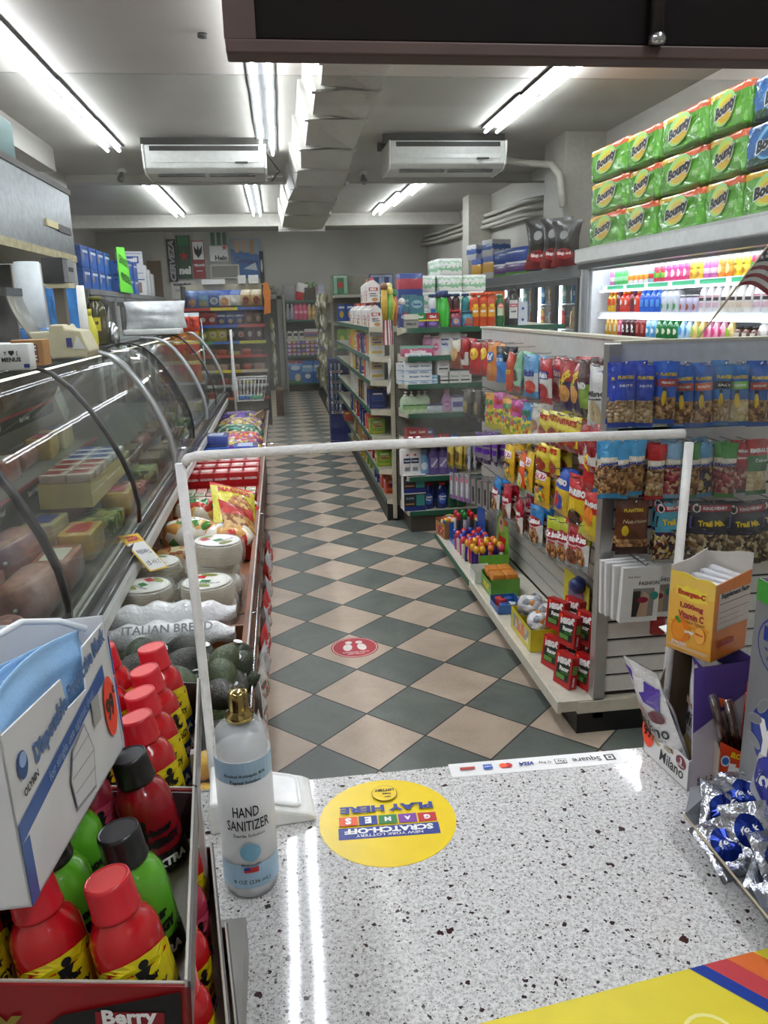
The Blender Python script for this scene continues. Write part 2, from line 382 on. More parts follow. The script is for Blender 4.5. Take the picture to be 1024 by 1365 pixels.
# ================= SETTING =================
def floor_mat():
    m,nt,b=_new('floor_tiles'); N=nt.nodes; L=nt.links
    tc=N.new('ShaderNodeTexCoord'); mp=N.new('ShaderNodeMapping'); mp.vector_type='POINT'
    # tiles laid on the diagonal, side 0.3048 m, a corner at (.283,3.016)
    s=1/.3048
    mp.inputs['Scale'].default_value=(s,s,1); mp.inputs['Rotation'].default_value=(0,0,PI/4)
    c,q=math.cos(PI/4),math.sin(PI/4); x0,y0=.283*s,3.016*s
    mp.inputs['Location'].default_value=(-(c*x0-q*y0)+21,-(q*x0+c*y0)+20,.5)
    L.new(tc.outputs['Object'],mp.inputs[0])
    ck=N.new('ShaderNodeTexChecker'); ck.inputs['Scale'].default_value=1; L.new(mp.outputs[0],ck.inputs[0])
    n1=N.new('ShaderNodeTexNoise'); n1.inputs['Scale'].default_value=2.2; n1.inputs['Detail'].default_value=9; n1.inputs['Roughness'].default_value=.65; n1.inputs['Distortion'].default_value=1.3; L.new(tc.outputs['Object'],n1.inputs[0])
    n2=N.new('ShaderNodeTexNoise'); n2.inputs['Scale'].default_value=14; n2.inputs['Detail'].default_value=8; n2.inputs['Distortion'].default_value=2.5; L.new(mp.outputs[0],n2.inputs[0])
    def ramp(a,bb,src,p0=.35,p1=.65):
        r=N.new('ShaderNodeValToRGB'); e=r.color_ramp.elements; e[0].position=p0; e[1].position=p1; e[0].color=lin(a); e[1].color=lin(bb); L.new(src,r.inputs[0]); return r.outputs[0]
    A=ramp('b0a08d','c8b7a3',n1.outputs[0]); B=ramp('5a625d','70776f',n1.outputs[0])
    mx=N.new('ShaderNodeMix'); mx.data_type='RGBA'; L.new(ck.outputs['Fac'],mx.inputs[0]); L.new(A,mx.inputs[6]); L.new(B,mx.inputs[7])
    # veins / scuffs
    v=N.new('ShaderNodeTexVoronoi'); v.feature='DISTANCE_TO_EDGE'; v.inputs['Scale'].default_value=2.6
    ad=N.new('ShaderNodeMixRGB'); ad.inputs[0].default_value=.45; L.new(mp.outputs[0],ad.inputs[1]); L.new(n2.outputs['Color'],ad.inputs[2]); L.new(ad.outputs[0],v.inputs[0])
    vr=N.new('ShaderNodeMapRange'); vr.inputs[1].default_value=0; vr.inputs[2].default_value=.03; vr.inputs[3].default_value=.78; vr.inputs[4].default_value=1; L.new(v.outputs[0],vr.inputs[0])
    mu=N.new('ShaderNodeMixRGB'); mu.blend_type='MULTIPLY'; mu.inputs[0].default_value=1; L.new(mx.outputs[2],mu.inputs[1]); L.new(vr.outputs[0],mu.inputs[2])
    # grout lines
    sp=N.new('ShaderNodeSeparateXYZ'); L.new(mp.outputs[0],sp.inputs[0]); ms=[]
    for ax in (0,1):
        fr=N.new('ShaderNodeMath'); fr.operation='PINGPONG'; fr.inputs[1].default_value=.5; L.new(sp.outputs[ax],fr.inputs[0]); ms.append(fr.outputs[0])
    mn=N.new('ShaderNodeMath'); mn.operation='MINIMUM'; L.new(ms[0],mn.inputs[0]); L.new(ms[1],mn.inputs[1])
    gr=N.new('ShaderNodeMapRange'); gr.inputs[1].default_value=.009; gr.inputs[2].default_value=.014; L.new(mn.outputs[0],gr.inputs[0])
    fm=N.new('ShaderNodeMix'); fm.data_type='RGBA'; L.new(gr.outputs[0],fm.inputs[0]); fm.inputs[6].default_value=lin('2a2826'); L.new(mu.outputs[0],fm.inputs[7])
    L.new(fm.outputs[2],b.inputs['Base Color'])
    rr=N.new('ShaderNodeMapRange'); rr.inputs[3].default_value=.32; rr.inputs[4].default_value=.5; L.new(n1.outputs[0],rr.inputs[0]); L.new(rr.outputs[0],b.inputs['Roughness'])
    bp=N.new('ShaderNodeBump'); bp.inputs['Strength'].default_value=.15; bp.inputs['Distance'].default_value=.005; L.new(n2.outputs[0],bp.inputs['Height']); L.new(bp.outputs[0],b.inputs['Normal'])
    return m
def granite():
    m,nt,b=_new('granite'); N=nt.nodes; L=nt.links; tc=N.new('ShaderNodeTexCoord')
    def cells(scale,thr,size,seed):
        mp=N.new('ShaderNodeMapping'); mp.inputs['Location'].default_value=(seed,seed*2,0); L.new(tc.outputs['Object'],mp.inputs[0])
        nz=N.new('ShaderNodeTexNoise'); nz.inputs['Scale'].default_value=scale*1.3; nz.inputs['Detail'].default_value=3; L.new(mp.outputs[0],nz.inputs[0])
        mm=N.new('ShaderNodeMixRGB'); mm.blend_type='ADD'; mm.inputs[0].default_value=1.1/scale; L.new(mp.outputs[0],mm.inputs[1]); L.new(nz.outputs['Color'],mm.inputs[2])
        v=N.new('ShaderNodeTexVoronoi'); v.inputs['Scale'].default_value=scale; L.new(mm.outputs[0],v.inputs[0])
        s=N.new('ShaderNodeSeparateColor'); L.new(v.outputs['Color'],s.inputs[0])
        a=N.new('ShaderNodeMath'); a.operation='LESS_THAN'; a.inputs[1].default_value=thr; L.new(s.outputs[0],a.inputs[0])
        mr=N.new('ShaderNodeMath'); mr.operation='MULTIPLY'; mr.inputs[1].default_value=size; L.new(s.outputs[1],mr.inputs[0])
        c=N.new('ShaderNodeMath'); c.operation='LESS_THAN'; L.new(v.outputs['Distance'],c.inputs[0]); L.new(mr.outputs[0],c.inputs[1])
        d=N.new('ShaderNodeMath'); d.operation='MULTIPLY'; L.new(a.outputs[0],d.inputs[0]); L.new(c.outputs[0],d.inputs[1]); return d.outputs[0],s.outputs[2]
    n=N.new('ShaderNodeTexNoise'); n.inputs['Scale'].default_value=190; n.inputs['Detail'].default_value=5; n.inputs['Roughness'].default_value=.7; L.new(tc.outputs['Object'],n.inputs[0])
    r=N.new('ShaderNodeValToRGB'); e=r.color_ramp.elements; e[0].position=.36; e[0].color=lin('a9a7a5'); e[1].position=.5; e[1].color=lin('d6d5d3'); q=e.new(.72); q.color=lin('f0efed'); L.new(n.outputs[0],r.inputs[0]); last=r.outputs[0]
    for scale,thr,size,seed,col in ((520,.38,.6,1,'a5a2a0'),(380,.24,.55,3,'77726f'),(230,.14,.5,5,'4b4040'),(150,.08,.5,9,'3a2c30'),(95,.035,.5,13,'3b2327')):
        f,_=cells(scale,thr,size,seed); mx=N.new('ShaderNodeMix'); mx.data_type='RGBA'; L.new(f,mx.inputs[0]); L.new(last,mx.inputs[6]); mx.inputs[7].default_value=lin(col); last=mx.outputs[2]
    L.new(last,b.inputs['Base Color']); b.inputs['Roughness'].default_value=.06; b.inputs['Specular IOR Level'].default_value=.5
    return m
LW,RW,BW,CZ=-2.4,3.3,17.5,3.3
WALL=PM('b4b0a7',.55,0,.05,.15,3,0,1.5); CEIL=PM('b7b3ab',.6,0,.07,.08,2,0,.8); CEIL2=PM('c2beb4',.5,0,.05,.1,2,0,.8)
def wall(name,*bx,m=WALL): o=MB().box(*bx,m).build(name); return ST(o)
ST(MB().box(-3.8,RW+.3,-2.2,BW+.3,-.1,0,floor_mat()).build('floor'))
wall('ceiling',-3.8,RW+.3,-2.2,BW+.3,CZ,CZ+.1,m=CEIL)
mb=MB().box(LW-.15,LW,-2,10.4,0,CZ,WALL); mb.box(-3.6,LW-.15,10.25,10.4,0,CZ,WALL); ST(mb.build('wall_left'))
wall('wall_left_back',-3.75,-3.6,10.4,BW,0,CZ); wall('wall_right',RW,RW+.15,-2,BW,0,CZ); wall('wall_back',-3.75,RW+.15,BW,BW+.15,0,CZ); wall('wall_front',-3.75,RW+.15,-2.15,-2,0,CZ)
# right-hand pilaster and the bulge behind the cooler run
p=AX(726,240,3.05); wall('trim_1',2.88,RW,8.0,8.6,0,CZ,m=PM('a8a49a',.5))
wall('trim_2',2.95,RW,12.3,12.7,0,CZ,m=PM('c4c0b4',.5))
# beams hanging from the ceiling
wall('trim_3',-3.6,RW,10.4,10.62,CZ-.09,CZ,m=CEIL2); wall('trim_4',-3.6,RW,14.5,14.75,CZ-.2,CZ,m=PM('c9c5bb',.5))
# bulkhead along the left wall above the delicatessen hood
wall('trim_5',LW,LW+.28,5.2,8.8,CZ-.22,CZ,m=PM('8f8b84',.5))
ST(MB().box(-3.6,-1.5,BW-.02,BW,0,.12,DK).box(.9,RW,BW-.02,BW,0,.12,DK).build('baseboard_back'))
# ceiling duct wrapped in white sheeting, tapering and kinked down the room
SHEET=PM('c9c6be',.55,0,.05,.25,6)
def duct():
    st=[(2.2,.47,.52),(4.9,.35,.72),(5.5,.33,.735),(6.3,.32,.735),(7.4,.30,.75),(8.5,.29,.80),(9.7,.27,.84),(11,.22,.84),(12.5,.18,.86),(14.4,.16,.88)]
    mb=MB(); rg=random.Random(4)
    for i in range(len(st)-1):
        y0,a0,b0=st[i]; y1,a1,b1=st[i+1]
        d=rg.uniform(0,.03); z=3.03+d*.6
        v=[(a0-.02+d,y0,z),(b0+d,y0,z+.02),(b0+.03,y0,CZ),(a0-.08,y0,CZ),(a1+.03-d,y1+.05,z+.03),(b1-d,y1+.05,z),(b1,y1+.05,CZ),(a1-.05,y1+.05,CZ)]
        mb.add(v,[(0,3,2,1),(4,5,6,7),(0,1,5,4),(1,2,6,5),(3,0,4,7)],SHEET)
        mb.add([(a1-.03-d,y1-.02,z-.012),(b1+.02,y1-.02,z-.008),(b1+.02,y1+.07,z-.012),(a1-.03-d,y1+.07,z-.006)],[(0,3,2,1)],SHEET)
    mb.box(.10,.9,14.4,14.49,3.0,3.29,SHEET)
    return mb.build('ceiling_duct')
T(duct(),'long ceiling duct wrapped in sagging white sheeting running down the shop','duct')
# light fixtures: pairs of tubes end to end
TUBE=EM('f4f8ff',30)
def fixture():
    t=empty('tube_light'); MB().box(-.095,.095,-.6,.6,.04,.06,PM('2e2e2e',.6)).build('housing',t)
    for s in (-1,1):
        MB().tube([(s*.055,-.585,.012),(s*.055,.585,.012)],.014,TUBE,10).build('tube',t)
    return t
reg('fixture',fixture)
def lights(rows):
    for name,x0,x1,y0,n in rows:
        for i in range(n):
            y=y0+1.2*i+.6; x=x0+(x1-x0)*i/max(1,n-1)
            T(PR.place('fixture',(x,y,3.24)),f'twin tube ceiling light, {ORD[i+1]} of {NW(n)} from the counter in the {name} row','light','twin tube ceiling lights')
lights([('front',-1.0,-1.0,-1.5,2),('front right',.9,.9,-1.5,2),('left',-1.55,-1.52,1.5,6),('middle',-.04,-.01,1.7,6),('right',2.16,2.08,1.8,5),('rear left',-1.53,-1.53,10.7,3),('rear middle',-.25,-.25,10.7,3),('rear right',1.96,1.80,10.7,3),('added back left',-1.0,-1.0,14.8,1),('added back right',1.6,1.6,14.8,1)])  # front and back rows are unseen additions: front fills the foreground, back the rear
# air conditioners
def aircon():
    t=empty('air_conditioner'); W=.56; b=PM('d6d6d2',.35)
    pr=[(0,.0),(.62,0),(.62,-.2),(.52,-.25),(.1,-.24),(.03,-.2),(0,-.06)]
    mb=MB(); M=Matrix(((0,0,1,-W),(1,0,0,0),(0,1,0,0),(0,0,0,1))); mb.prism(pr,2*W,b,M); mb.build('body',t,bevel=.012)
    for s in (-1,1):
        q=MB(); M2=Matrix(((0,0,1,s*W-(.02 if s<0 else 0)),(1,0,0,0),(0,1,0,0),(0,0,0,1))); q.prism([(x*1.02-.006,y*1.05+.003) for x,y in pr],.02,PM('e6e6e2',.3),M2); q.build('end_cap',t,bevel=.006)
    g=MB(); g.box(-W+.05,W-.05,-.004,.0,-.055,-.008,DK); g.box(-W+.04,W-.04,-.008,-.003,-.013,-.006,b); g.build('intake_grille',t)
    g=MB(); M3=Matrix.Translation((0,.012,-.11)); g.box(-W+.05,W-.05,-.0,.004,-.045,.045,PM('c9c9c5',.3),M3); g.build('front_panel',t)
    v=MB(); v.box(-W+.1,-.02,.09,.16,-.262,-.245,DK); v.box(.02,W-.1,.09,.16,-.262,-.245,DK); v.build('louver',t)
    n=MB(); n.box(.28,.4,-.001,.012,-.165,-.15,DK); n.build('badge',t); return t
reg('ac',aircon)
T(PR.place('ac',(-.6,8.2,3.22)),'white ceiling air conditioner on the left, between the left and middle lights','air conditioner','ceiling air conditioners')
T(PR.place('ac',(1.72,8.0,3.22)),'white ceiling air conditioner on the right, beside the duct and pipes','air conditioner','ceiling air conditioners')
# brackets
o=MB().box(-1.2,.0,8.3,8.36,3.22,3.3,DK).box(-1.2,.0,8.7,8.76,3.22,3.3,DK).build('mounting_rail'); T(o,'dark mounting rails above the left air conditioner','bracket')
o=MB().box(1.1,2.3,8.1,8.16,3.22,3.3,DK).box(1.1,2.3,8.5,8.56,3.22,3.3,DK).build('mounting_rail'); T(o,'dark mounting rails above the right air conditioner','bracket')
PIPE=PM('bdb9ad',.5)
o=MB().tube([(2.3,8.4,3.12),(2.6,8.5,3.1),(2.85,8.3,3.05),(2.82,7.95,2.9),(2.84,7.9,2.6)],.035,PIPE,10).build('drain_pipe'); T(o,'grey lagged pipe from right air conditioner to the pilaster','pipe')
P=[tuple(AX(*a,3.2)) for a in ((735,262),(700,268),(660,283),(620,297),(585,310),(556,317))]
for k,(dz,lb) in enumerate(((0,'upper'),(-.09,'middle'),(-.17,'lower'))):
    o=MB().tube([(x-.02*k,y,z+dz) for x,y,z in P],.03,PIPE,8).build('wall_pipe'); T(o,f'{lb} of three pale pipes running along the right wall','pipe','pipes along the right wall')
o=MB().tube([(.9,9.6,3.08),(3.3,9.6,3.08)],.012,PIPE).build('conduit'); T(o,'thin horizontal conduit under the right ceiling behind the air conditioner','conduit')
o=MB().tube([(-.05,9.3,3.1),(.14,9.3,3.1)],.012,PIPE).tube([(-.04,8.3,3.2),(.1,8.6,3.05),(.02,8.9,3.0),(.04,9.3,3.08)],.012,DK).build('cable'); T(o,'dark cable looping down beside the left air conditioner','cable')
def camera_dome(p,lab):
    t=empty('security_camera',tuple(p)); MB().lathe([(.05,.0),(.05,.03),(.02,.05)],WHITE,16).build('mount',t)
    MB().tube([(0,0,.0),(0,-.05,-.06),(0,-.12,-.09)],[.02,.035,.04],PM('55524e',.3),12).build('camera_body',t); T(t,lab,'camera')
camera_dome(AY(163,236,9.9)+Vector((0,0,.05)),'small security camera on the ceiling left of the left air conditioner')
camera_dome(AY(484,239,9.9)+Vector((0,0,.05)),'small dark security camera left of the right air conditioner')
camera_dome(AY(765,198,8.5)+Vector((0,0,.05)),'security camera high by the right wall above the towel packs')
o=MB().lathe([(.03,0),(.03,.02),(0,.025)],DK,14).build('sprinkler',loc=tuple(AZ(270,50,3.27))); T(o,'small round sprinkler on the ceiling near the counter','sprinkler')
# overhead cabinet above the counter
WOOD=PM('0b0706',.7,0,.25,.1,10,0,6); WOODL=PM('54403a',.5,0,.15,.1,10,0,6); WOOD.node_tree.nodes['Principled BSDF'].inputs['Specular IOR Level'].default_value=.12
t=empty('overhead_cabinet',(.55,.95,1.942)); WOOD2=PM('140c0b',.6,0,.25,.1,10,0,6); WOOD2.node_tree.nodes['Principled BSDF'].inputs['Specular IOR Level'].default_value=.15
MB().box(-.585,1.0,-.02,.006,.014,.75,WOOD2).build('body',t,bevel=.002)
MB().box(-.588,1.0,-.024,.01,0,.014,WOODL).build('bottom_board',t,bevel=.002)
MB().box(-.589,-.556,-.023,.01,.014,.75,WOODL).build('side_panel',t)
h=MB(); q=AY(873,60,.925)-Vector((.55,.95,1.942)); h.tube([(q.x,-.028,q.z+.004),(q.x,-.028,q.z+.12)],.0075,PM('211917',.5),12); h.lathe([(0,-.002),(.008,-.001),(.0105,.003),(.009,.009),(.0,.011)],CHROME,16,Matrix.Translation((q.x,-.03,q.z))); h.build('latch',t)
T(t,'dark brown wooden panel with a latch hanging above the counter','cabinet')
# ================= COUNTER =================
t=empty('service_counter',(0,.6,0)); G=granite()
MB().box(-1.5,1.7,-.35,.443,.96,1.0,G).build('countertop',t,bevel=.004)
MB().box(-1.45,1.65,-.25,.38,0,.96,PM('6d5a4a',.5)).build('cabinet_body',t)
T(t,'service counter with polished white speckled granite top','counter')
# clear screen with foam edged opening
PLX=GLASS('f6f8f7',.035,.12); YP=1.036; t=empty('plastic_screen',(.2,YP,1.0))
MB().prism([(-1.9,0),(-.335,0),(-.338,.51),(.36,.51),(.36,0),(1.5,0),(1.5,.95),(-1.9,.95)],.005,PLX,Matrix.Translation((0,.0025,0))@Matrix.Rotation(PI/2,4,'X')).build('clear_panel',t)
FOAM=PM('f6f5f2',.75,0,.06,.3,120)
a=AY(240,618,YP); b_=AY(280,980,YP); c=AY(262,608,YP); d=AY(912,578,YP); e=AY(919,590,YP); f=AY(905,745,YP)
o0=Vector((.2,YP,1.0))
def loc(p): return tuple(p-o0)
MB().tube([loc(a),loc((a+b_)/2+Vector((.001,0,0))),loc(b_),(-.330,0,0.002)],.0068,FOAM,12).build('foam_edge',t)
m1=(c*.66+d*.34)+Vector((0,0,.004)); MB().tube([loc(a+Vector((.006,0,-.0))),loc(a*.5+c*.5+Vector((0,0,.002))),loc(c),loc(m1),loc(c*.3+d*.7+Vector((0,0,.003))),loc(d)],.0066,FOAM,12).build('foam_edge',t)
MB().tube([loc(e),loc(f),(.36,0,.002)],.0064,FOAM,12).build('foam_edge',t)
T(t,'clear plastic counter screen with white foam tubing round its opening','screen')
# security mount etc. -------------------------------------------------- stickers
def sticker_disc():
    t=empty('lottery_decal',(.111,.926,1.0),rot=(0,0,PI-.05)); R=.094
    MB().disc(R,.0006,PM('f2d21c',.3,0,.03)).build('backing',t)
    p=MB(); p.disc(R,.0001,YINK) if False else None
    L=lambda x,y,z:(x,y,.0008+z)
    D=[('r',-.068,.068,.012,.036,BINK),('t','NEW YORK LOTTERY',0,.030,.09,WINK,0,.01,0,.0055),('t','SCRATCH-OFF',0,.0205,.12,WINK,0,.05,0,.0115)]
    for i,(ch,m) in enumerate(zip('GAMES',(RINK,PM('7a2f9a',.4,var=0),GINK,BINK,PM('ea5a1c',.4,var=0)))):
        x=-.0545+i*.0272; D+=[('r',x-.0125,x+.0125,-.0095,.0095,m),('t',ch,x,0,.009,WINK,0,.06)]
    D+=[('t','PLAY HERE',0,-.024,.13,BINK,0,.05,0,.0145),('e',0,-.058,.0185,.0185,INK),('e',0,-.058,.0178,.0178,YINK),('t','NEW',-.004,-.049,.009,INK,0,.05),('t','YORK',-.003,-.056,.014,INK,0,.06),('t','LOTTERY',0,-.0645,.028,INK,0,.05,0,.006)]
    q=MB(); decals(q,L,D,0,.00015); q.build('lettering',t); return T(t,'round yellow lottery decal with SCRATCH-OFF GAMES PLAY HERE on the counter','decal')
sticker_disc()
def floor_sticker():
    c=(AZ(473,863,0)); r=(AZ(505,863,0)-AZ(442,863,0)).length/2; t=empty('floor_sticker',(c.x,c.y,0),rot=(0,0,PI)); RD=PM('b5383f',.5,0,.08)
    MB().disc(r,.001,RD).build('backing',t); q=MB(); Lf=lambda x,y,z:(x*r,y*r,.0012+z); W2=PM('e6dfda',.5,0,.05)
    decals(q,Lf,[('e',0,0,.95,.95,W2),('e',0,0,.92,.92,RD),('e',-.30,.0,.19,.34,W2,.12),('e',-.22,-.48,.15,.15,W2),('e',.30,.0,.19,.34,W2,-.12),('e',.22,-.48,.15,.15,W2),('r',-.5,.5,-.335,-.305,RD),('t','SOCIAL DISTANCING',0,.5,1.1,W2,0,.03),('t','STAND HERE',0,.66,.7,W2,0,.03)],0,.0002); q.build('print',t)
    T(t,'round red floor sticker with two white shoe prints in the aisle','sticker')
floor_sticker()
def strip():
    t=empty('payment_decal',(.355,1.0235,1.0),rot=(0,0,PI-.022)); MB().box(-.135,.135,-.0175,.0175,0,.0006,PM('f2f2f0',.3,0,.02)).build('backing',t)
    L=lambda x,y,z:(x,y,.0008+z); w=WINK
    D=[('r',-.123,-.107,-.008,.008,INK),('r',-.120,-.110,-.005,.005,w),('r',-.1175,-.1125,-.0025,.0025,INK),('t','Square',-.078,0,.045,INK,0,.01),('r',-.046,-.028,-.006,.006,INK),('r',-.045,-.029,-.005,.005,w),('t','Pay',-.037,0,.011,INK),('t','G Pay',-.012,0,.02,INK,0,0),('t','VISA',.017,0,.022,BINK,0,.04,.3),('e',.045,0,.006,.006,RINK),('e',.053,0,.006,.006,OINK),('r',.07,.084,-.006,.006,PM('2a62c0',.4,var=0)),('t','AMEX',.077,0,.012,w),('r',.097,.120,-.003,.003,PM('b03020',.4,var=0))]
    q=MB(); decals(q,L,D,0,.00015); q.build('lettering',t); return T(t,'white payment card decal along the far edge of the counter','decal')
strip()
def mat():
    a=AZ(600,1376,1.0); b=AZ(1024,1265,1.0); an=math.atan2(b.y-a.y,b.x-a.x)
    t=empty('promotion_mat',(a.x,a.y,1.0),rz=an); MB().box(0,.62,-.3,0,0,.0012,PM('e6d33c',.4,0,.03)).build('mat_sheet',t)
    ux=Vector((math.cos(an),math.sin(an),0)); 
    xs=[(AZ(*p,1.0)-Vector((a.x,a.y,1))).dot(ux) for p in ((918,1292),(938,1287),(968,1279),(1003,1270))]
    D=[]; L=lambda x,y,z:(x,y,.0014+z); s=.62
    for i,m in enumerate((PM('1c3c96',.4,var=0),PM('c3434a',.4,var=0),PM('dd7036',.4,var=0))):
        D.append(('p',[(xs[i]+s*.3,-.3),(xs[i+1]+s*.3,-.3),(xs[i+1],0),(xs[i],0)],m))
    c=AZ(935,1365,1.0)-Vector((a.x,a.y,1)); cx=c.dot(ux); cy=-.075
    D+=[('e',cx,cy,.026,.026,PM('f2ea9a',.4,var=0)),('e',cx,cy,.022,.022,PM('e6d33c',.4,var=0)),('e',cx,cy-.004,.014,.014,PM('f4f0d0',.4,var=0)),('t','NEW YORK',cx,cy,.024,INK,0,.03)]
    q=MB(); decals(q,L,D,0,.00015); q.build('lettering',t); T(t,'yellow counter mat with blue, red and orange slanting stripes','mat')
mat()
def reader():
    t=empty('card_reader',(-.055,.985,1.0)); pr=[(-.075,0),(.066,0),(.066,.008),(.055,.014),(-.05,.046),(-.075,.048)]
    M=Matrix(((1,0,0,0),(0,0,1,-.05),(0,1,0,0),(0,0,0,1)))
    MB().prism(pr,.095,PM('ecece8',.35),M).build('body',t,bevel=.006,rz=.0)
    a=math.atan2(-.032,.105); M2=Matrix.Translation((0,-.003,.0322))@Matrix.Rotation(-a,4,'Y')
    MB().rbox(-.05,.05,-.037,.037,0,.0025,.012,PM('f4f4f2',.25),M2).build('top_plate',t); T(t,'white wedge shaped card reader behind the hand sanitizer bottle','card reader')
    t.rotation_euler=(0,0,.06)
reader()
def sanitizer():
    t=empty('hand_sanitizer_bottle',(-.070,.835,1.0)); r=.033
    body=PM('e3ebf0',.15,0,.02,trans=.55,alpha=1); lab=BAND([(0,'dfe8ee'),(.12,'a9c6dc'),(.3,'c9d9e4'),(.42,'e8ecee'),(.72,'d4dfe7'),(.82,'aac7dc')],.3)
    MB().lathe([(r*.9,0),(r,.006),(r,.196),(r*.96,.208),(r*.8,.216),(r*.4,.220),(.0115,.221),(.0115,.228)],PM('f2f7fa',.1,0,.02,alpha=.3),32).build('bottle_body',t)
    MB().lathe([(0,.004),(r*.88,.005),(r*.93,.012),(r*.93,.185),(0,.185)],PM('fbfdff',.3,0,.03,alpha=.45),32).build('gel',t)
    l=MB(); l.lathe([(r+.0003,.018),(r+.0003,.185)],PM('ffffff',.3,0,.02,alpha=.6),36)
    blue=PM('a5c6de',.35,0,.03); S=cylS(r+.0006)
    def SS(x,z,e): return S(x,z,e)
    D=[('r',-.045,.045,.158,.185,blue),('r',-.045,.045,.018,.05,blue),('t','Alcohol Antiseptic 80%',0,.168,.05,INK,0,.02),('t','Topical Solution',0,.160,.036,INK,0,.02),('t','HAND',-.002,.122,.030,INK,0,.015,0,.0135),('t','SANITIZER',0,.104,.050,INK,0,.015,0,.0135),('t','Sterile Solution',0,.091,.036,INK,0,.01),('e',0,.068,.012,.012,PM('7db4cf',.4,var=0)),('t','Made in USA',0,.052,.022,INK,0,.01),('r',-.0005-.008,.008,.041,.048,RINK),('r',-.0085,-.002,.0445,.048,BINK),('t','8 OZ (236 mL)',0,.028,.042,INK,0,.01)]
    decals(l,SS,D,.0003,.0002); o=l.build('label',t); o.rotation_euler=(0,0,.10)
    GOLD=PM('b9a46a',.12,1,.05)
    c=MB(); c.lathe([(.0165,.224),(.0165,.231),(.012,.234),(.0115,.238),(.0115,.257),(.010,.259),(0,.259)],GOLD,28); c.build('spray_cap',t)
    MB().tube([(0,0,.22),(0,0,.01)],.0018,PM('f2f2f2',.3),8).build('dip_tube',t)
    T(t,'clear hand sanitizer spray bottle with gold cap on the counter','bottle')
sanitizer()
# view settings, world
w=bpy.data.worlds.new('world'); SC.world=w; w.use_nodes=True; w.node_tree.nodes['Background'].inputs[0].default_value=(.75,.78,.85,1); w.node_tree.nodes['Background'].inputs[1].default_value=.0
SC.view_settings.view_transform='Standard'; SC.view_settings.look='None'; SC.view_settings.gamma=1; SC.view_settings.use_curve_mapping=False; SC.view_settings.exposure=0.73
SC.cycles.max_bounces=8; SC.cycles.transparent_max_bounces=16; SC.cycles.diffuse_bounces=4; SC.cycles.glossy_bounces=4; SC.cycles.transmission_bounces=4; SC.cycles.caustics_reflective=False; SC.cycles.caustics_refractive=False
SC.cycles.sample_clamp_indirect=6; SC.cycles.use_denoising=True
# ================= LEFT: delicatessen case =================
Y0,Y1=1.25,8.0
t=empty('deli_case',(-1.15,4.6,0)); ox,oy=-1.15,4.6
BK=PM('0f1011',.4,0,.1); GREY=PM('8b8e90',.3,.8,.05)
def bx(name,x0,x1,y0,y1,z0,z1,m,par=t,**k): return MB().box(x0-ox,x1-ox,y0-oy,y1-oy,z0,z1,m).build(name,par,**k)
bx('base_cabinet',-1.85,-.62,Y0,Y1,0,.8,PM('b9b6ae',.4))
bx('deck',-1.8,-.62,Y0,Y1,.8,.84,STEEL)
bx('rear_panel',-1.85,-1.8,Y0,Y1,.8,1.5,PM('8a8375',.5))
mb=MB(); mb.box(-1.85-ox,-1.12-ox,Y0-oy,Y1-oy,1.485,1.51,STEEL); mb.box(-1.12-ox,-.97-ox,Y0-oy,Y1-oy,1.47,1.512,BK); mb.build('top_deck',t,bevel=.003)
PRF=[(-.575,.90),(-.572,.97),(-.585,1.06),(-.615,1.15),(-.66,1.25),(-.715,1.345),(-.77,1.42),(-.83,1.475),(-.90,1.5),(-1.0,1.507)]
def case_pt(i): return PRF[i]
mb=MB(); v=[]; ny=1
for k,y in enumerate((Y0,Y1)):
    for x,z in PRF: v.append((x-ox,y-oy,z))
n=len(PRF); mb.add(v,[(i,i+1,n+i+1,n+i) for i in range(n-1)],GLASS('f4f7f4',.035,.02),True); mb.build('curved_glass',t,solid=.006)
def rib(name,y,m,w,par,prf=PRF,dx=0,th=.012):
    mb=MB(); v=[]
    for x,z in prf: v+=[(x+dx-ox,y-w/2-oy,z+.004),(x+dx-ox,y+w/2-oy,z+.004),(x+dx+th-ox,y+w/2-oy,z+th*.8),(x+dx+th-ox,y-w/2-oy,z+th*.8)]
    f=[]
    for i in range(len(prf)-1):
        for k in range(4): f.append((i*4+k,i*4+(k+1)%4,i*4+4+(k+1)%4,i*4+4+k))
    mb.add(v,f,m,True); return mb.build(name,par)
for y in (1.95,3.0,5.05,6.9): rib('glass_seal',y,BK,.03,t)
for y in (4.05,5.95,7.98): rib('metal_arch',y,PM('c8cbcd',.3,.35,.03),.055,t,th=.02); rib('arch_groove',y,BK,.008,t,th=.0215)
mb=MB()
for x0,x1,z0,z1,m in ((-.62,-.55,.84,.895,BK),(-.553,-.545,.865,.872,CHROME),(-.58,-.57,.895,.9,CHROME),(-.55,-.535,.80,.84,PM('d8d8d4',.4)),(-.60,-.585,.895,.9,CHROME)): mb.box(x0-ox,x1-ox,Y0-oy,Y1-oy,z0,z1,m)
mb.build('front_rail',t)
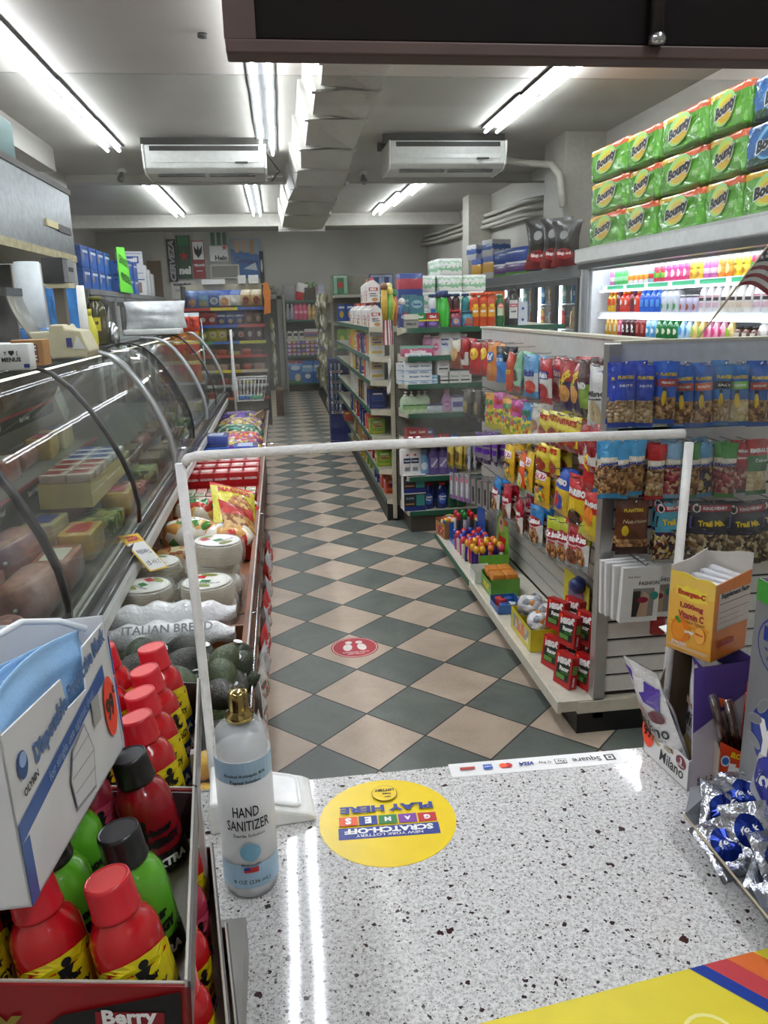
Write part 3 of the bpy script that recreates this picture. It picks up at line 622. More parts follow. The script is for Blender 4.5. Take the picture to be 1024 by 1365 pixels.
# inner shelves with dark name rails
def nmrail(x,z,y0,y1):
    mb=MB(); mb.box(x-.35-ox,x-ox,y0-oy,y1-oy,z-.012,z,PM('7f8278',.4)); mb.build('shelf',t)
    mb=MB(); mb.box(x-ox,x+.006-ox,y0-oy,y1-oy,z-.06,z+.012,PM('30362f',.5)); mb.box(x+.006-ox,x+.008-ox,y0-oy,y1-oy,z+.0,z+.014,PM('a83a35',.5,var=0))
    y=y0+.25
    while y<y1-.2: mb.text("Boar's Head",.15,WINK,FPX(x+.0075-ox,y-oy,z-.026),lift=.0012,bold=.02,shear=.1); y+=.42
    mb.build('name_rail',t)
nmrail(-1.28,1.22,1.3,4.6); nmrail(-1.02,1.03,1.3,4.4)
MB().tube([(-1.05-ox,Y0+.1-oy,1.455),(-1.05-ox,Y1-.1-oy,1.455)],.011,EM('fff6ea',3.0),8).build('added_case_light',t)  # no tube shows in the case; added to brighten the food inside
s=MB(); s.box(0,.055,0,.002,0,.12,PM('b9c0b6',.5)); s.build('tape_strip',t,loc=(-.775-ox,2.93-oy,1.31),rot=(0,-.6,1.45))
T(t,'long refrigerated deli case with curved glass front and chrome arches','deli case')
# contents
def log(key,name,r,l,m,m2):
    def fn():
        mb=MB(); M=Matrix.Translation((0,-l/2,r))@Matrix.Rotation(-PI/2,4,'X'); mb.lathe([(0,0),(r*.5,.0),(r*.9,r*.15),(r,r*.5),(r*1.02,l*.5),(r,l-r*.5),(r*.9,l-r*.15),(r*.5,l),(0,l)],m,18,M); o=mb.build(name)
        for y in (-l/2-.012,l/2): 
            q=MB(); q.tube([(0,y,r),(0,y+.012,r)],[.006,.006],m2,6); q.build('tie',o)
        return o
    reg(key,fn)
log('salami','salami_roll',.052,.26,SPOTS(['a8655a','b97a6b','8d4a41','c79384'],45),WHITE); log('ham','ham_roll',.075,.22,PM('c08a7c',.3,0,.2,.3,30,.3),WHITE); log('bologna','sausage_roll',.045,.3,PM('8d3b30',.3,0,.2,.3,30,.4),PM('b02020',.4))
def block(key,name,w,d,h,m,lab=None):
    def fn():
        mb=MB(); mb.rbox(-w/2,w/2,-d/2,d/2,0,h,.015,m); o=mb.build(name)
        if lab: q=MB(); q.rbox(-w*.3,w*.3,-d*.3,d*.3,h,h+.001,.005,lab); q.build('label',o)
        return o
    reg(key,fn)
block('cheese','cheese_block',.12,.2,.1,FILM('d9b65a',.3),PM('b8322c',.4)); block('swiss','cheese_block',.12,.2,.1,FILM('dccb96',.3),PM('2a4a9c',.4)); block('hamloaf','ham_loaf',.12,.22,.1,FILM('b8776a',.4),PM('e6e0d0',.4)); block('greenpack','salad_pack',.14,.2,.07,SPOTS(['5d7a35','87a04d','3e5a28','b5bf6e'],40,.3,.5)); block('paté','meat_pack',.13,.2,.05,SPOTS(['a5453a','c1776a','8a3a30','d8b0a0'],50,.2,.4))
block('darkloaf','bread_loaf',.11,.24,.08,PM('6d5335',.4,0,.3,.5,35,.3)); block('blueslice','sliced_meat_pack',.10,.1,.035,FILM('dfe3ea',.3),PM('2f4fa0',.3)); block('redslice','sliced_meat_pack',.10,.1,.035,FILM('dcc8be',.3),PM('a62a2a',.3)); block('greenpk','cold_cut_pack',.1,.13,.05,FILM('9aa07a',.4),PM('e8e8d8',.4))
def bulk(keys,x,z,y0,y1,group,place,rz=0,jx=.01):
    n=len(keys); cnt={}; tot={}
    for k,d in keys: tot[d]=tot.get(d,0)+1
    for i,(k,d) in enumerate(keys):
        cnt[d]=cnt.get(d,0)+1; y=y0+(y1-y0)*(i+.5)/n
        o=PR.place(k,(x+ru(-jx,jx),y,z),rz+ru(-.1,.1)); lab=f"{d} {place}" if tot[d]==1 else f"{d}, {ORD[cnt[d]]} of {NW(tot[d])} from the counter {place}"
        T(o,lab,o.name.split('.')[0].replace('_',' '),group)
bulk([('salami','pink speckled salami roll'),('salami','pink speckled salami roll'),('ham','pale wrapped ham'),('hamloaf','wrapped ham loaf'),('cheese','yellow cheese block'),('greenpack','green salad pack'),('cheese','yellow cheese block'),('paté','red meat pack'),('greenpack','green salad pack'),('darkloaf','brown crusty loaf'),('darkloaf','brown crusty loaf'),('greenpk','olive cold cut pack'),('darkloaf','brown crusty loaf'),('greenpk','olive cold cut pack'),('greenpack','green salad pack'),('darkloaf','brown crusty loaf'),('greenpk','olive cold cut pack'),('swiss','pale cheese block'),('darkloaf','brown crusty loaf'),('greenpk','olive cold cut pack')],-.74,.84,1.4,7.8,'food in the front of the deli case','in front row')
bulk([('ham','large wrapped ham'),('ham','large wrapped ham'),('hamloaf','pink ham loaf'),('ham','large wrapped ham'),('swiss','cream cheese block'),('hamloaf','pink ham loaf'),('bologna','red sausage roll'),('bologna','red sausage roll'),('swiss','cream cheese block'),('darkloaf','dark bread loaf'),('bologna','red sausage roll'),('darkloaf','dark bread loaf'),('swiss','cream cheese block'),('darkloaf','dark bread loaf'),('greenpk','green cold cut pack'),('darkloaf','dark bread loaf'),('greenpk','green cold cut pack'),('darkloaf','dark bread loaf')],-.92,.84,1.4,7.8,'food in the middle of the deli case','in middle row')
bulk([('ham','big glossy ham'),('hamloaf','square ham loaf'),('bologna','long red sausage'),('ham','big glossy ham'),('cheese','orange cheese block'),('swiss','ivory cheese block'),('hamloaf','square ham loaf'),('bologna','long red sausage'),('cheese','orange cheese block'),('swiss','ivory cheese block')],-1.15,1.03,1.4,4.3,'food on the inner rail shelf','on inner shelf')
bulk([('darkloaf','brown loaf'),('cheese','golden cheese'),('darkloaf','brown loaf'),('cheese','golden cheese'),('darkloaf','brown loaf'),('swiss','white cheese'),('darkloaf','brown loaf')],-1.42,1.22,1.5,4.4,'food on the top shelf of the deli case','on top shelf')
o=MB().box(-.1,.1,-.34,.34,0,.10,PM('d6c57c',.5)).build('yellow_carton',loc=(-.86,3.45,.95)); 
T(o,'pale yellow carton holding sliced meat packs inside the deli case','carton')
for i in range(6):
    for j in range(2):
        k='blueslice' if i>2 else 'redslice'; o=PR.place(k,(-.905+.1*j,3.45-.29+.116*i,1.05),0)
        T(o,f"{'blue' if i>2 else 'red'} labelled meat pack, {ORD[i%3+1]} along the {'inner' if j==0 else 'outer'} side of yellow carton",'meat pack','sliced meat packs on the yellow carton')
# ---- things standing on the case
CT=1.512
def scale():
    p=AY(82,478,3.45); t=empty('deli_scale',(p.x-.02,3.5,CT)); C=PM('d3cba8',.45)
    M=Matrix(((0,0,1,-.1),(1,0,0,-.1),(0,1,0,0),(0,0,0,1)))
    mb=MB(); Mx=Matrix(((1,0,0,0),(0,0,1,-.12),(0,1,0,0),(0,0,0,1))); mb.prism([(-.16,.06),(-.09,0),(.12,0),(.14,.03),(.10,.12),(.02,.13),(.01,.15),(-.06,.15),(-.07,.12),(-.2,.12)],.24,C,Mx); mb.build('body',t,bevel=.008)
    MB().box(-.045,.012,-.02,.03,.14,.33,PM('6a6358',.5)).build('pole',t)
    h=MB(); h.box(-.075,.055,-.06,.06,.31,.33,C); h.box(-.08,.035,-.065,.065,.33,.44,PM('23262a',.35)); h.box(.035,.06,-.065,.065,.335,.43,PM('8f9294',.4)); h.box(.0602,.061,-.05,.05,.38,.40,BLACK); h.build('display_head',t,bevel=.004)
    k=MB(); k.box(.02,.05,-.125,-.121,.05,.09,BINK); k.prism([(-.03,0),(.04,0),(0,.06)],.002,WHITE,FY(.08,-.121,.04)); k.build('label_panel',t)
    v=[]; n=10; mb=MB()
    for i in range(n+1):
        a=i/n; z=.30-.30*a+.0; x=-.27+.0*a+.17*a*a+.04*a; v+=[(x,-.14,z),(x,.10,z),(x+.008,.10,z),(x+.008,-.14,z)]
    mb.add(v,[(i*4+k,i*4+(k+1)%4,i*4+4+(k+1)%4,i*4+4+k) for i in range(n) for k in range(4)],PM('9b998c',.3,.3),True); mb.box(-.285,-.255,-.145,.105,.28,.315,PM('4a4a46',.4)); mb.build('pan_guard',t)
    t.scale=(.72,.8,.9); t.location.x+=.045; T(t,'cream deli scale with dark display head on a post','scale')
scale()
def stack_cups(px,py,y,n,r,h,m,lab,band=None):
    p=AY(px,py,y); t=empty('container_stack',(p.x,y,CT)); mb=MB(); mb.lathe([(r*.85,0),(r*.9,h*.3),(r*.84,h),(0,h)],m,20); mb.build('stacked_cups',t)
    q=MB()
    for i in range(n): z=h*.32*i/n; q.lathe([(r*.92,z),(r*1.0,z+.004),(r*.92,z+.008)],m,20)
    q.build('rim',t)
    if band: MB().lathe([(r*1.02,0),(r*1.05,h*.14),(r*.98,h*.3)],band,20).build('plastic_sleeve',t)
    T(t,lab,'cups')
stack_cups(49,455,3.75,6,.062,.40,PM('dfe6ea',.35,alpha=.92),'tall stack of clear lidded cups in a blue sleeve left of scale',FILM('3f86d6',.4))
stack_cups(108,460,3.85,5,.05,.30,PM('e4e2d6',.35),'tall stack of white cups in a yellow sleeve right of scale',FILM('d8cf4a',.4))
MB(); 
for px,lab in ((72,'blue plastic bag hanging left of the scale post'),(92,'blue plastic bag hanging right of the scale post')):
    p=AY(px,410,3.7); mb=MB(); pouch(mb,.07,.30,.03,bandf([(1,FILM('3d8ee0',.5))]),FILM('3d8ee0',.5),seed=px); o=mb.build('plastic_bag',loc=(p.x,3.72,CT)); T(o,lab,'bag','blue bags beside the deli scale')
def menus():
    p=AY(4,478,2.75); t=empty('menu_holder',(p.x+.02,2.75,CT-.0)); MB().rbox(-.1,.075,-.03,.03,0,.085,.008,WHITE).build('box_body',t)
    mb=MB(); decals(mb,boxS(.061),[('t','MENUS',.015,.035,.06,INK,0,.04),('t','Y ♥ {',.015,.055,.045,INK,0,.03),('r',.052,.07,.008,.02,BINK)]); mb.build('lettering',t)
    T(t,'white box printed MENUS at the left end of case top','box')
menus()
def mm():
    p=AY(42,478,2.95); t=empty('candy_display_box',(p.x,2.98,CT)); MB().box(-.06,.045,-.04,.05,0,.09,PM('b07a35',.5)).build('carton',t,bevel=.002)
    mb=MB(); decals(mb,boxS(.081),[('r',-.0,.028,.012,.075,PM('6b1f1a',.4,var=0)),('t','M&M',.014,.045,.05,WINK,PI/2,.06)]); mb.build('lettering',t)
    T(t,'brown cardboard candy box beside the white menus box','box')
mm()
o=MB().rbox(-.1,.06,-.06,.06,0,.075,.006,WHITE).build('paper_stack',loc=(AY(0,455,3.1).x+.02,3.18,CT)); T(o,'white paper stack behind the MENUS box','paper stack')
reg('pickle',lambda:None)
Bot('oliveoil','sauce_bottle','squat',.055,.27,PM('3c3a14',.2,0,.1,coat=.5),PM('6a651e',.4),[('r',-.02,.03,.0,.075,PM('d8c92a',.4)),('t','oil',.005,.045,.025,INK,0,.05)],lab=(.3,.62),capr=.6)
p=AY(131,464,4.75); T(PR.place('oliveoil',(p.x,4.8,CT)),'dark olive bottle with yellow label on the deli case','bottle')
Bot('sq','squeeze_bottle','drop',.035,.2,PM('d9d23a',.35),PM('e3dc55',.4)); T(PR.place('sq',(AY(121,468,4.3).x,4.35,CT)),'yellow squeeze bottle beside the olive bottle','bottle')
o=MB().tube([(0,0,.0),(0,0,.12),(.015,0,.22),(.02,0,.26)],[.012,.012,.02,.022],BLACK,10).build('utensil_handle',loc=(AY(140,460,5.1).x,5.15,CT)); T(o,'black utensil handle standing behind the olive bottle','utensil')
o=MB().lathe([(.04,0),(.045,.03),(.04,.09),(.02,.12),(0,.13)],CHROME,18).build('glass_shaker',loc=(AY(151,462,5.0).x,5.0,CT)); T(o,'round shiny shaker jar right of the olive bottle','jar')
mb=MB(); pouch(mb,.5,.22,.2,bandf([(1,FILM('dfe3e6',.6))]),FILM('dfe3e6',.6),seed=5,wr=.012); o=mb.build('bread_bag_bundle',loc=(AY(215,445,6.9).x-.03,6.9,CT+.05)); T(o,'bundle of clear white plastic bags on the far case top','bag')
o=MB().rbox(-.25,.2,-.15,.15,0,.045,.02,PM('e4e5e3',.4)).build('foam_tray_stack',loc=(AY(205,447,6.7).x,6.9,CT)); T(o,'low stack of white foam trays under the bundled bags','tray')
Bag('redchip','snack_bag',.13,.17,.05,[(.15,FILM('c83a2a')),(.8,FILM('d8482c')),(1,FILM('c9ccd0'))],[('e',0,.08,.035,.03,PM('a02018',.4))],seed=3)
row([('redchip','small red snack bag')]*5,(AY(217,440,7.6).x,7.6,CT),(AY(262,440,7.6).x,7.6,CT),0,'on the far end of the deli case','red snack bags on the deli case')
Bag('orchip','snack_bag',.16,.22,.06,[(.5,FILM('e58a1f')),(.8,FILM('d8482c')),(1,FILM('e8c33a'))],[('e',0,.1,.045,.04,PM('d0301c',.4))],seed=9)
t=empty('wire_snack_rack',(-1.02,8.25,1.0)); mb=MB(); 
for z in (.0,.2,.4): mb.tube([(-.2,-.12,z),(.25,-.12,z),(.25,.12,z),(-.2,.12,z)],.005,CHROME,6,True)
for x in (-.2,.25): mb.tube([(x,.12,-1.0),(x,.12,.62)],.006,CHROME,6)
mb.build('wire_frame',t); MB().box(-.2,.25,-.12,.12,-1.0,-.02,PM('3a3531',.5)).build('base_box',t); T(t,'wire snack rack standing at the far end of the deli case','rack')
k=0
for z,n in ((1.005,3),(1.205,3),(1.405,3)):
    row([('orchip','orange and red snack bag')]*n,(-1.2,8.2,z),(-.8,8.2,z),0,f'on the {["bottom","middle","top"][k]} wire tier','orange snack bags on the wire rack'); k+=1
# ---- hood and back equipment
t=empty('range_hood',(-1.95,4.4,2.08)); SS=PM('8f9396',.35,.85,.15,.1,2)
MB().box(-.45,.42,-2.2,2.25,.04,.5,SS).build('hood_body',t,bevel=.004); MB().box(-.45,.425,-2.2,2.26,.0,.05,PM('b3a77e',.5,.2,.2)).build('lower_trim',t); MB().box(-.45,.43,-2.2,2.27,.49,.53,PM('3a3633',.5)).build('upper_trim',t)
s=MB(); s.box(.42,.428,-1.3,-.55,.2,.245,PM('c8b98a',.5)); s.box(.42,.43,-.55,.35,.2,.245,BLACK); s.box(.42,.43,1.5,1.8,.2,.245,PM('c8b98a',.5)); s.box(.42,.432,1.8,2.15,.19,.24,BLACK); s.build('vent_slot',t)
T(t,'dented stainless steel kitchen hood along the left wall','hood')
mb=MB(); mb.grid(lambda u,v:(.28*math.cos(PI*2*u)*(1-.2*v)+.02*math.sin(31*u+9*v),.35*math.sin(PI*2*u)+.02*math.cos(23*u),.45*v+.02*math.sin(17*u)),18,5,PM('b6babd',.25,1,.15,.8,12),wrapu=True); o=mb.build('foil_duct',loc=(-1.9,5.1,2.62)); T(o,'crumpled silver foil duct rising from the hood','duct')
o=MB().box(-.2,.2,-.25,.25,0,.36,PM('1d4a46',.5)).build('teal_box',loc=(-1.95,5.95,2.62),bevel=.004); T(o,'dark teal box on top of the hood near its far end','box')
t=empty('back_cabinet',(-2.2,4.2,0)); MB().box(-.18,.12,-2.2,2.4,0,1.2,PM('57504a',.5)).build('lower_unit',t); MB().box(-.18,-.05,-2.2,2.4,1.2,2.07,PM('4a423d',.5)).build('back_panel',t)
MB().box(-.18,.2,2.36,2.4,1.2,2.07,PM('8f8f8b',.4,.4)).build('end_post',t); MB().box(-.04,.0,.2,.3,1.2,1.9,PM('a8983f',.5)).build('yellow_panel',t); MB().box(-.04,.02,-1.6,-.6,1.2,1.85,PM('5a1f1c',.5)).build('red_panel',t)
T(t,'dark kitchen back counter under the stainless hood','counter')
# ---- wooden ledge in front of the case, with trays
t=empty('wooden_ledge',(-.36,4.5,0)); WD=PM('7a4a2c',.5,0,.25,.15,8,.1,5); WD2=PM('8f6040',.45,0,.25,.15,8,.1,5)
L=lambda name,x0,x1,y0,y1,z0,z1,m: MB().box(x0+.36,x1+.36,y0-4.5,y1-4.5,z0,z1,m).build(name,t,bevel=.002)
L('cabinet',-.6,-.2,1.3,8.0,0,.6,WD); L('shelf_board',-.62,-.15,1.3,8.0,.6,.62,WD2); L('front_rim',-.165,-.145,1.3,8.0,.62,.705,WD); L('back_rim',-.615,-.6,1.3,8.0,.62,.8,WD2)
for y in (1.3,2.42,3.35,4.1,5.15,7.98): L('divider',-.6,-.165,y,y+.015,.62,.69 if y>1.4 else .7,WD2)
L('metal_trim',-.148,-.142,1.3,8.0,.69,.71,PM('c9c9c4',.3,.6))
T(t,'long wooden ledge with goods running in front of the deli case','ledge')
LZ=.62
# avocados
def avo(key,c1,c2,sc):
    def fn():
        mb=MB(); pr=[(0,0)]+[(.036*math.sin(PI*i/12)**.8*(1-.18*(i/12)),.1*i/12) for i in range(1,12)]+[(0,.1)]
        mb.lathe(pr,PM(c1,.45,0,.35,.6,140,.15,30),20,Matrix.Rotation(PI/2,4,'X')@Matrix.Translation((0,0,-.05))); o=mb.build('avocado')
        q=MB(); q.lathe([(.004,.0),(.003,.004),(0,.005)],PM('6b4a2a',.6),8,Matrix.Translation((0,-.05,0))@Matrix.Rotation(PI/2,4,'X')); q.build('stem',o)
        if sc: q=MB(); q.add([(.012*math.cos(a*PI/6),.009*math.sin(a*PI/6)+.0,.0358-.0*a) for a in range(12)],[tuple(range(12))],WHITE); q.build('sticker',o)
        return o
    reg(key,fn)
avo('avoA','2c3a22','1c2a1a',True); avo('avoB','33322a','2a1d1c',False); avo('avoC','3f4f26','26351c',False)
rg=random.Random(11); k=0; spots=[]
for lay,(nx,ny,z) in enumerate(((5,7,.655),(5,6,.715),(4,5,.77))):
    for j in range(ny):
        for i in range(nx):
            x=-.56+(.385/(nx-1) if nx>1 else 0)*i+ (.0 if lay==0 else .0)+rg.uniform(-.008,.008); y=1.68+(.46/(ny-1))*j+.02*lay*0+rg.uniform(-.008,.008)
            if lay==2: x=-.54+.115*i; y=1.70+.095*j
            if lay==2 and (i+j)%4==3: continue
            spots.append((x,y,z+rg.uniform(-.004,.004),lay,i,j))
AD={'avoA':'stickered dark green avocado','avoB':'brownish black avocado','avoC':'mid green avocado'}
cn={}
for x,y,z,lay,i,j in spots:
    key=rg.choice(['avoA','avoB','avoC','avoB']); o=PR.place(key,(x,y,z),rot=(rg.uniform(-.3,.3),rg.uniform(-.3,.3),rg.uniform(0,6.28)),scale=(1.2,1.45,1.2))
    q=(key,lay); cn[q]=cn.get(q,0)+1
    T(o,f"{AD[key]}, {['bottom','middle','top'][lay]} pile layer, {ORD[i+1]} from left in row {NW(j+1)}",'avocado','avocados piled on the ledge')
for i in range(5):
    for j in range(2):
        o=MB().lathe([(0,0),(.008,.001),(.022,.012),(.031,.03),(.031,.045),(.024,.062),(.01,.072),(.006,.078),(0,.08)],PM('e8b21c',.4,0,.1,.4,160,.2),18).build('lemon',loc=(-.43+.066*i,1.50+.066*j,LZ+.03+.04*(j%2)),rot=(1.4,.3*i,i*.9))
        T(o,f"yellow lemon in front of the avocados, {ORD[i+1]} from left in the {['near','far'][j]} row",'lemon','lemons on the ledge')
# Italian bread bags
for k,(y,z,dz) in enumerate(((2.24,.745,0),(2.34,.74,.03))):
    mb=MB(); F=FILM('e9e9ea',.7,.3,.05)
    def fn(u,v,k=k): 
        a=2*PI*v; r=.05*(math.sin(PI*min(max(u,.02),.98))**.35); return (-.6+.42*u,y+r*1.1*math.cos(a)+.006*math.sin(23*u+a*3),z+dz+r*math.sin(a)*.9+.006*math.sin(31*u+k))
    mb.grid(fn,30,14,F)
    if k==0: mb.text('ITALIAN BREAD',.26,PM('8f8f92',.5,var=0),Matrix.Translation((-.37,y-.038,z+.036))@Matrix.Rotation(.75,4,'X'),lift=.012)
    o=mb.build('bread_bag'); T(o,['white plastic bag printed ITALIAN BREAD behind the avocados','plain white plastic bread bag just behind the printed one'][k],'bread bag')
# tortilla packs
def tort():
    mb=MB(); c=PM('d9d0ba',.5,0,.1,.3,40); 
    for i in range(12):
        z=.006*i; r=.093-.001*abs(6-i); mb.lathe([(r*.98,z),(r,z+.0025),(r*.98,z+.005)],c,30)
    o=mb.build('tortilla_pack')
    q=MB(); q.grid(lambda u,v:((.1+.004*math.sin(40*u+9*v))*math.cos(2*PI*u)*(1 if v<.75 else 1-(v-.75)*3.8),(.1+.004*math.cos(34*u+5*v))*math.sin(2*PI*u)*(1 if v<.75 else 1-(v-.75)*3.8),-.0+.075*min(v/.75,1)+.002*math.sin(25*u)),36,8,PM('eef0ee',.12,0,.05,.8,40,.6,20,0,.22)); q.build('plastic_wrap',o)
    l=MB(); l.disc(.082,.0008,PM('ecebe4',.4),Matrix.Translation((0,0,.0765))); 
    for rr,m in ((.079,PM('8b8d84',.5,var=0)),(.0775,PM('ecebe4',.4)),(.07,PM('9a9c92',.5,var=0)),(.0685,PM('ecebe4',.4))): l.disc(rr,.0003,m,Matrix.Translation((0,0,.0774+(.08-rr)*.02)))
    Lf=lambda x,y,z:(x,y,.0785+z); decals(l,Lf,[('r',-.05,-.015,.02,.045,RINK),('r',-.02,.015,-.02,.005,GINK),('e',.0,-.05,.03,.012,PM('7d8a2a',.4,var=0)),('e',-.01,.055,.03,.011,PM('7d8a2a',.4,var=0)),('t','TORTILLAS',.02,-.028,.07,INK,.2,.03)]); l.build('label',o)
    return o
reg('tort',tort)
TP=[(-.49,2.60,.635,'lower pack left of the foam post'),(-.50,2.60,.712,'upper pack left of the foam post'),(-.29,2.62,.635,'lower pack at the near right'),(-.29,2.60,.712,'upper pack at the near right'),(-.28,2.84,.635,'lower pack at the middle right'),(-.30,2.84,.712,'middle pack at the middle right'),(-.27,2.83,.789,'topmost pack at the middle right'),(-.49,2.84,.635,'lower pack at the far left'),(-.5,2.86,.712,'upper pack at the far left'),(-.3,3.08,.635,'lower pack at the far right'),(-.31,3.08,.712,'upper pack at the far right')]
for x,y,z,l in TP: T(PR.place('tort',(x,y,z),rot=(ru(-.03,.03),ru(-.04,.04),ru(-1,1))),f'wrapped round tortilla stack, {l}','tortillas','tortilla packs on the ledge')
def sign():
    t=empty('price_sign',tuple(Vector((-.52,2.75,.86))),rot=(-.25,.75,-.55)); 
    M=Matrix.Identity(4); MB().box(-.085,.085,-.06,.06,0,.002,PM('f2c21a',.4,0,.03)).build('card',t)
    q=MB(); Lf=lambda x,y,z:(x,y,.0022+z)
    decals(q,Lf,[('r',-.045,.08,-.053,.053,WINK),('t','VEZIZ',-.065,0,.08,RINK,-PI/2,.06,0,.022),('t','Tortilla',.0,.0,.085,PM('2a2a55',.5,var=0),-PI/2,.0,0),('t','2 for $3',.05,0,.085,PM('2a2a55',.5,var=0),-PI/2,.0,0)]); q.build('lettering',t)
    T(t,'yellow edged handwritten price card reading Tortilla 2 for $3','sign'); return t
SG=sign()
# bags of bread and sweets beyond
def lump(name,w,l,h,m,seed,amp=.012,loc=(0,0,0),rz=0,L=(),mf=None):
    rg=random.Random(seed); a,b,c=[rg.uniform(0,6) for _ in range(3)]
    mb=MB(); mb.grid(lambda u,v:(w/2*math.cos(2*PI*u)*math.sin(PI*v)**.6*(1+amp*8*math.sin(11*u+a)),l/2*math.sin(2*PI*u)*math.sin(PI*v)**.6*(1+amp*8*math.sin(9*u+b)),h/2*(1-math.cos(PI*v))+amp*math.sin(19*u+7*v+c)*math.sin(PI*v)),28,14,m,wrapu=True,mf=mf)
    decals(mb,lambda x,y,e:(x,y,h*.5+h*.5*math.sqrt(max(.02,1-(2.0*x/w)**2*.9-(2.0*y/l)**2*.9))+.004+e),L)
    return mb.build(name,loc=loc,rz=rz)
CLB=PM('d9d6c6',.2,0,.25,.8,35,.5,14)
T(lump('bread_bag',.26,.2,.16,SPOTS(['e8e4d4','d9b26a','c98f45','f0eee4','4b8a3a'],22,.2,.6),21,loc=(-.45,3.5,LZ),L=[('r',-.05,.05,-.03,.03,PM('f0efe6',.4)),('t','PAN',0,0,.06,GINK,0,.05)]),'clear bag of golden rolls with white and green label, near left','bread bag','bagged bread on the ledge')
T(lump('bread_bag',.24,.2,.15,SPOTS(['efeade','dba55a','e8e4d4','c43a2c','e5d9a0'],26,.2,.6),22,loc=(-.27,3.42,LZ),L=[('r',-.05,.04,-.03,.03,PM('f0efe6',.4)),('t','Bimbo',0,0,.06,BINK,0,.05)]),'clear bag of bread with white label, near right','bread bag','bagged bread on the ledge')
T(lump('bread_bag',.24,.2,.12,SPOTS(['b5853f','8a4a22','c99a55','d8cba0'],28,.2,.6),23,loc=(-.46,3.18,LZ)),'clear bag of brown rolls just beyond the tortillas','bread bag','bagged bread on the ledge')
T(lump('bread_bag',.26,.22,.18,SPOTS(['e6dfc8','b03324','e9e2cf','d8a95c','2f7a3c'],20,.2,.6),24,loc=(-.44,3.82,LZ),L=[('t','PAN BLANCO',0,0,.12,RINK,.3,.04)]),'clear bag of sweet bread with red print, further back left','bread bag','bagged bread on the ledge')
mb=MB(); pouch(mb,.24,.32,.07,bandf([(.15,FILM('a01f1c')),(.9,FILM('d8d03c')),(1,FILM('c9281f'))]),FILM('d8d03c'),[('e',.02,.15,.07,.09,SPOTS(['c08038','8a4f1f','e0b070'],70)),('t','NACHOS',0,.27,.17,RINK,0,.06)],seed=8); o=mb.build('snack_bag',loc=(-.25,3.62,LZ+.03),rot=(-.9,.35,.35)); T(o,'large yellow snack bag leaning on the ledge behind the tortillas','snack bag')
mb=MB(); pouch(mb,.2,.3,.07,bandf([(.3,FILM('8f2018')),(.75,SPOTS(['b5853f','8a4a22','d8b070'],50)),(1,FILM('c22a22'))]),FILM('a8231c'),[],seed=18); o=mb.build('snack_bag',loc=(-.2,3.3,LZ+.02),rot=(-.8,.5,.6)); T(o,'red and clear snack bag leaning at the ledge rim','snack bag')
T(lump('candy_bag_pile',.3,.24,.14,SPOTS(['c4201c','e23a30','8f1512','e8dcd0','e89a90'],38,.15,.7),31,loc=(-.3,3.92,LZ)),'loose pile of red foil wrapped sweets on the ledge','sweets',kind='stuff')
# red cartons, ordered block
Box('redbox','snack_carton',.085,.13,.075,PM('b81f24',.35,coat=.3),[('r',-.03,.03,.03,.06,PM('ece6e0',.4)),('t','GALLETAS',0,.017,.06,WINK,0,.04)],top=PM('c2282c',.35))
def redtop(key='redtop'):
    mb=MB(); mb.box(-.045,.045,-.07,.07,0,.075,PM('b81f24',.35,coat=.3)); decals(mb,boxS(.14),[('t','GOLDEN',0,.04,.07,WINK,0,.04)]); decals(mb,lambda x,y,e:(x,y,.0752+e),[('e',0,.02,.034,.03,PM('ede4de',.4,var=0)),('t','SALTIN',0,.02,.05,RINK,0,.05),('t','galletas',0,-.035,.06,WINK,0,.04)]); return mb.build('cracker_box')
reg('redtop',redtop)
for r_,(y,z,n) in enumerate(((4.62,LZ,5),(4.62,LZ+.078,5),(4.80,LZ,5),(4.80,LZ+.078,5),(4.98,LZ,5),(4.98,LZ+.078,5))):
    if z>LZ or True: row([('redtop','red cracker box with white oval')]*n,(-.59,y,z),(-.17,y,z),0,f'{["lower","upper"][r_%2]} layer, {["near","middle","far"][r_//2]} row','red cracker boxes on the ledge')
def dispbox(c,name='open_carton',w=.2,d=.16,h=.09,back=None,lip=.05,L=()):
    t=empty(name); m=PM(c,.4,coat=.2); mb=MB(); mb.box(-w/2,w/2,-d/2,-d/2+.002,0,lip,m).box(-w/2,w/2,d/2-.002,d/2,0,back or h,m).box(-w/2,-w/2+.002,-d/2,d/2,0,h,m).box(w/2-.002,w/2,-d/2,d/2,0,h,m).box(-w/2,w/2,-d/2,d/2,0,.002,PM('b08b5f',.6)); mb.build('tray',t)
    if L: q=MB(); decals(q,boxS(d),L); q.build('lettering',t)
    return t
for i,(x,lab) in enumerate(((-.475,'open red carton of small green packs, left of the pair'),(-.265,'open red carton of small green packs, right of the pair'))):
    t=dispbox('c0262a',w=.2,d=.2,h=.08,lip=.06,L=[('t','GUAVA',0,.03,.12,WINK,0,.05)]); t.location=(x,4.32,LZ+.02); T(t,lab,'carton','open red cartons on the ledge')
    for j in range(3):
        for k in range(2):
            o=MB().rbox(-.028,.028,-.04,.04,0,.05,.01,FILM(['9fb08a','c9d0b5','e8b0ac'][(i+j+k)%3],.4)).build('pastry_pack',loc=(x-.062+.062*j,4.27+.09*k,LZ+.05)); T(o,f"small wrapped pastry, {ORD[j+1]} from left, {['near','far'][k]} row, in the {['left','right'][i]} red carton",'pastry','pastries in the red cartons')
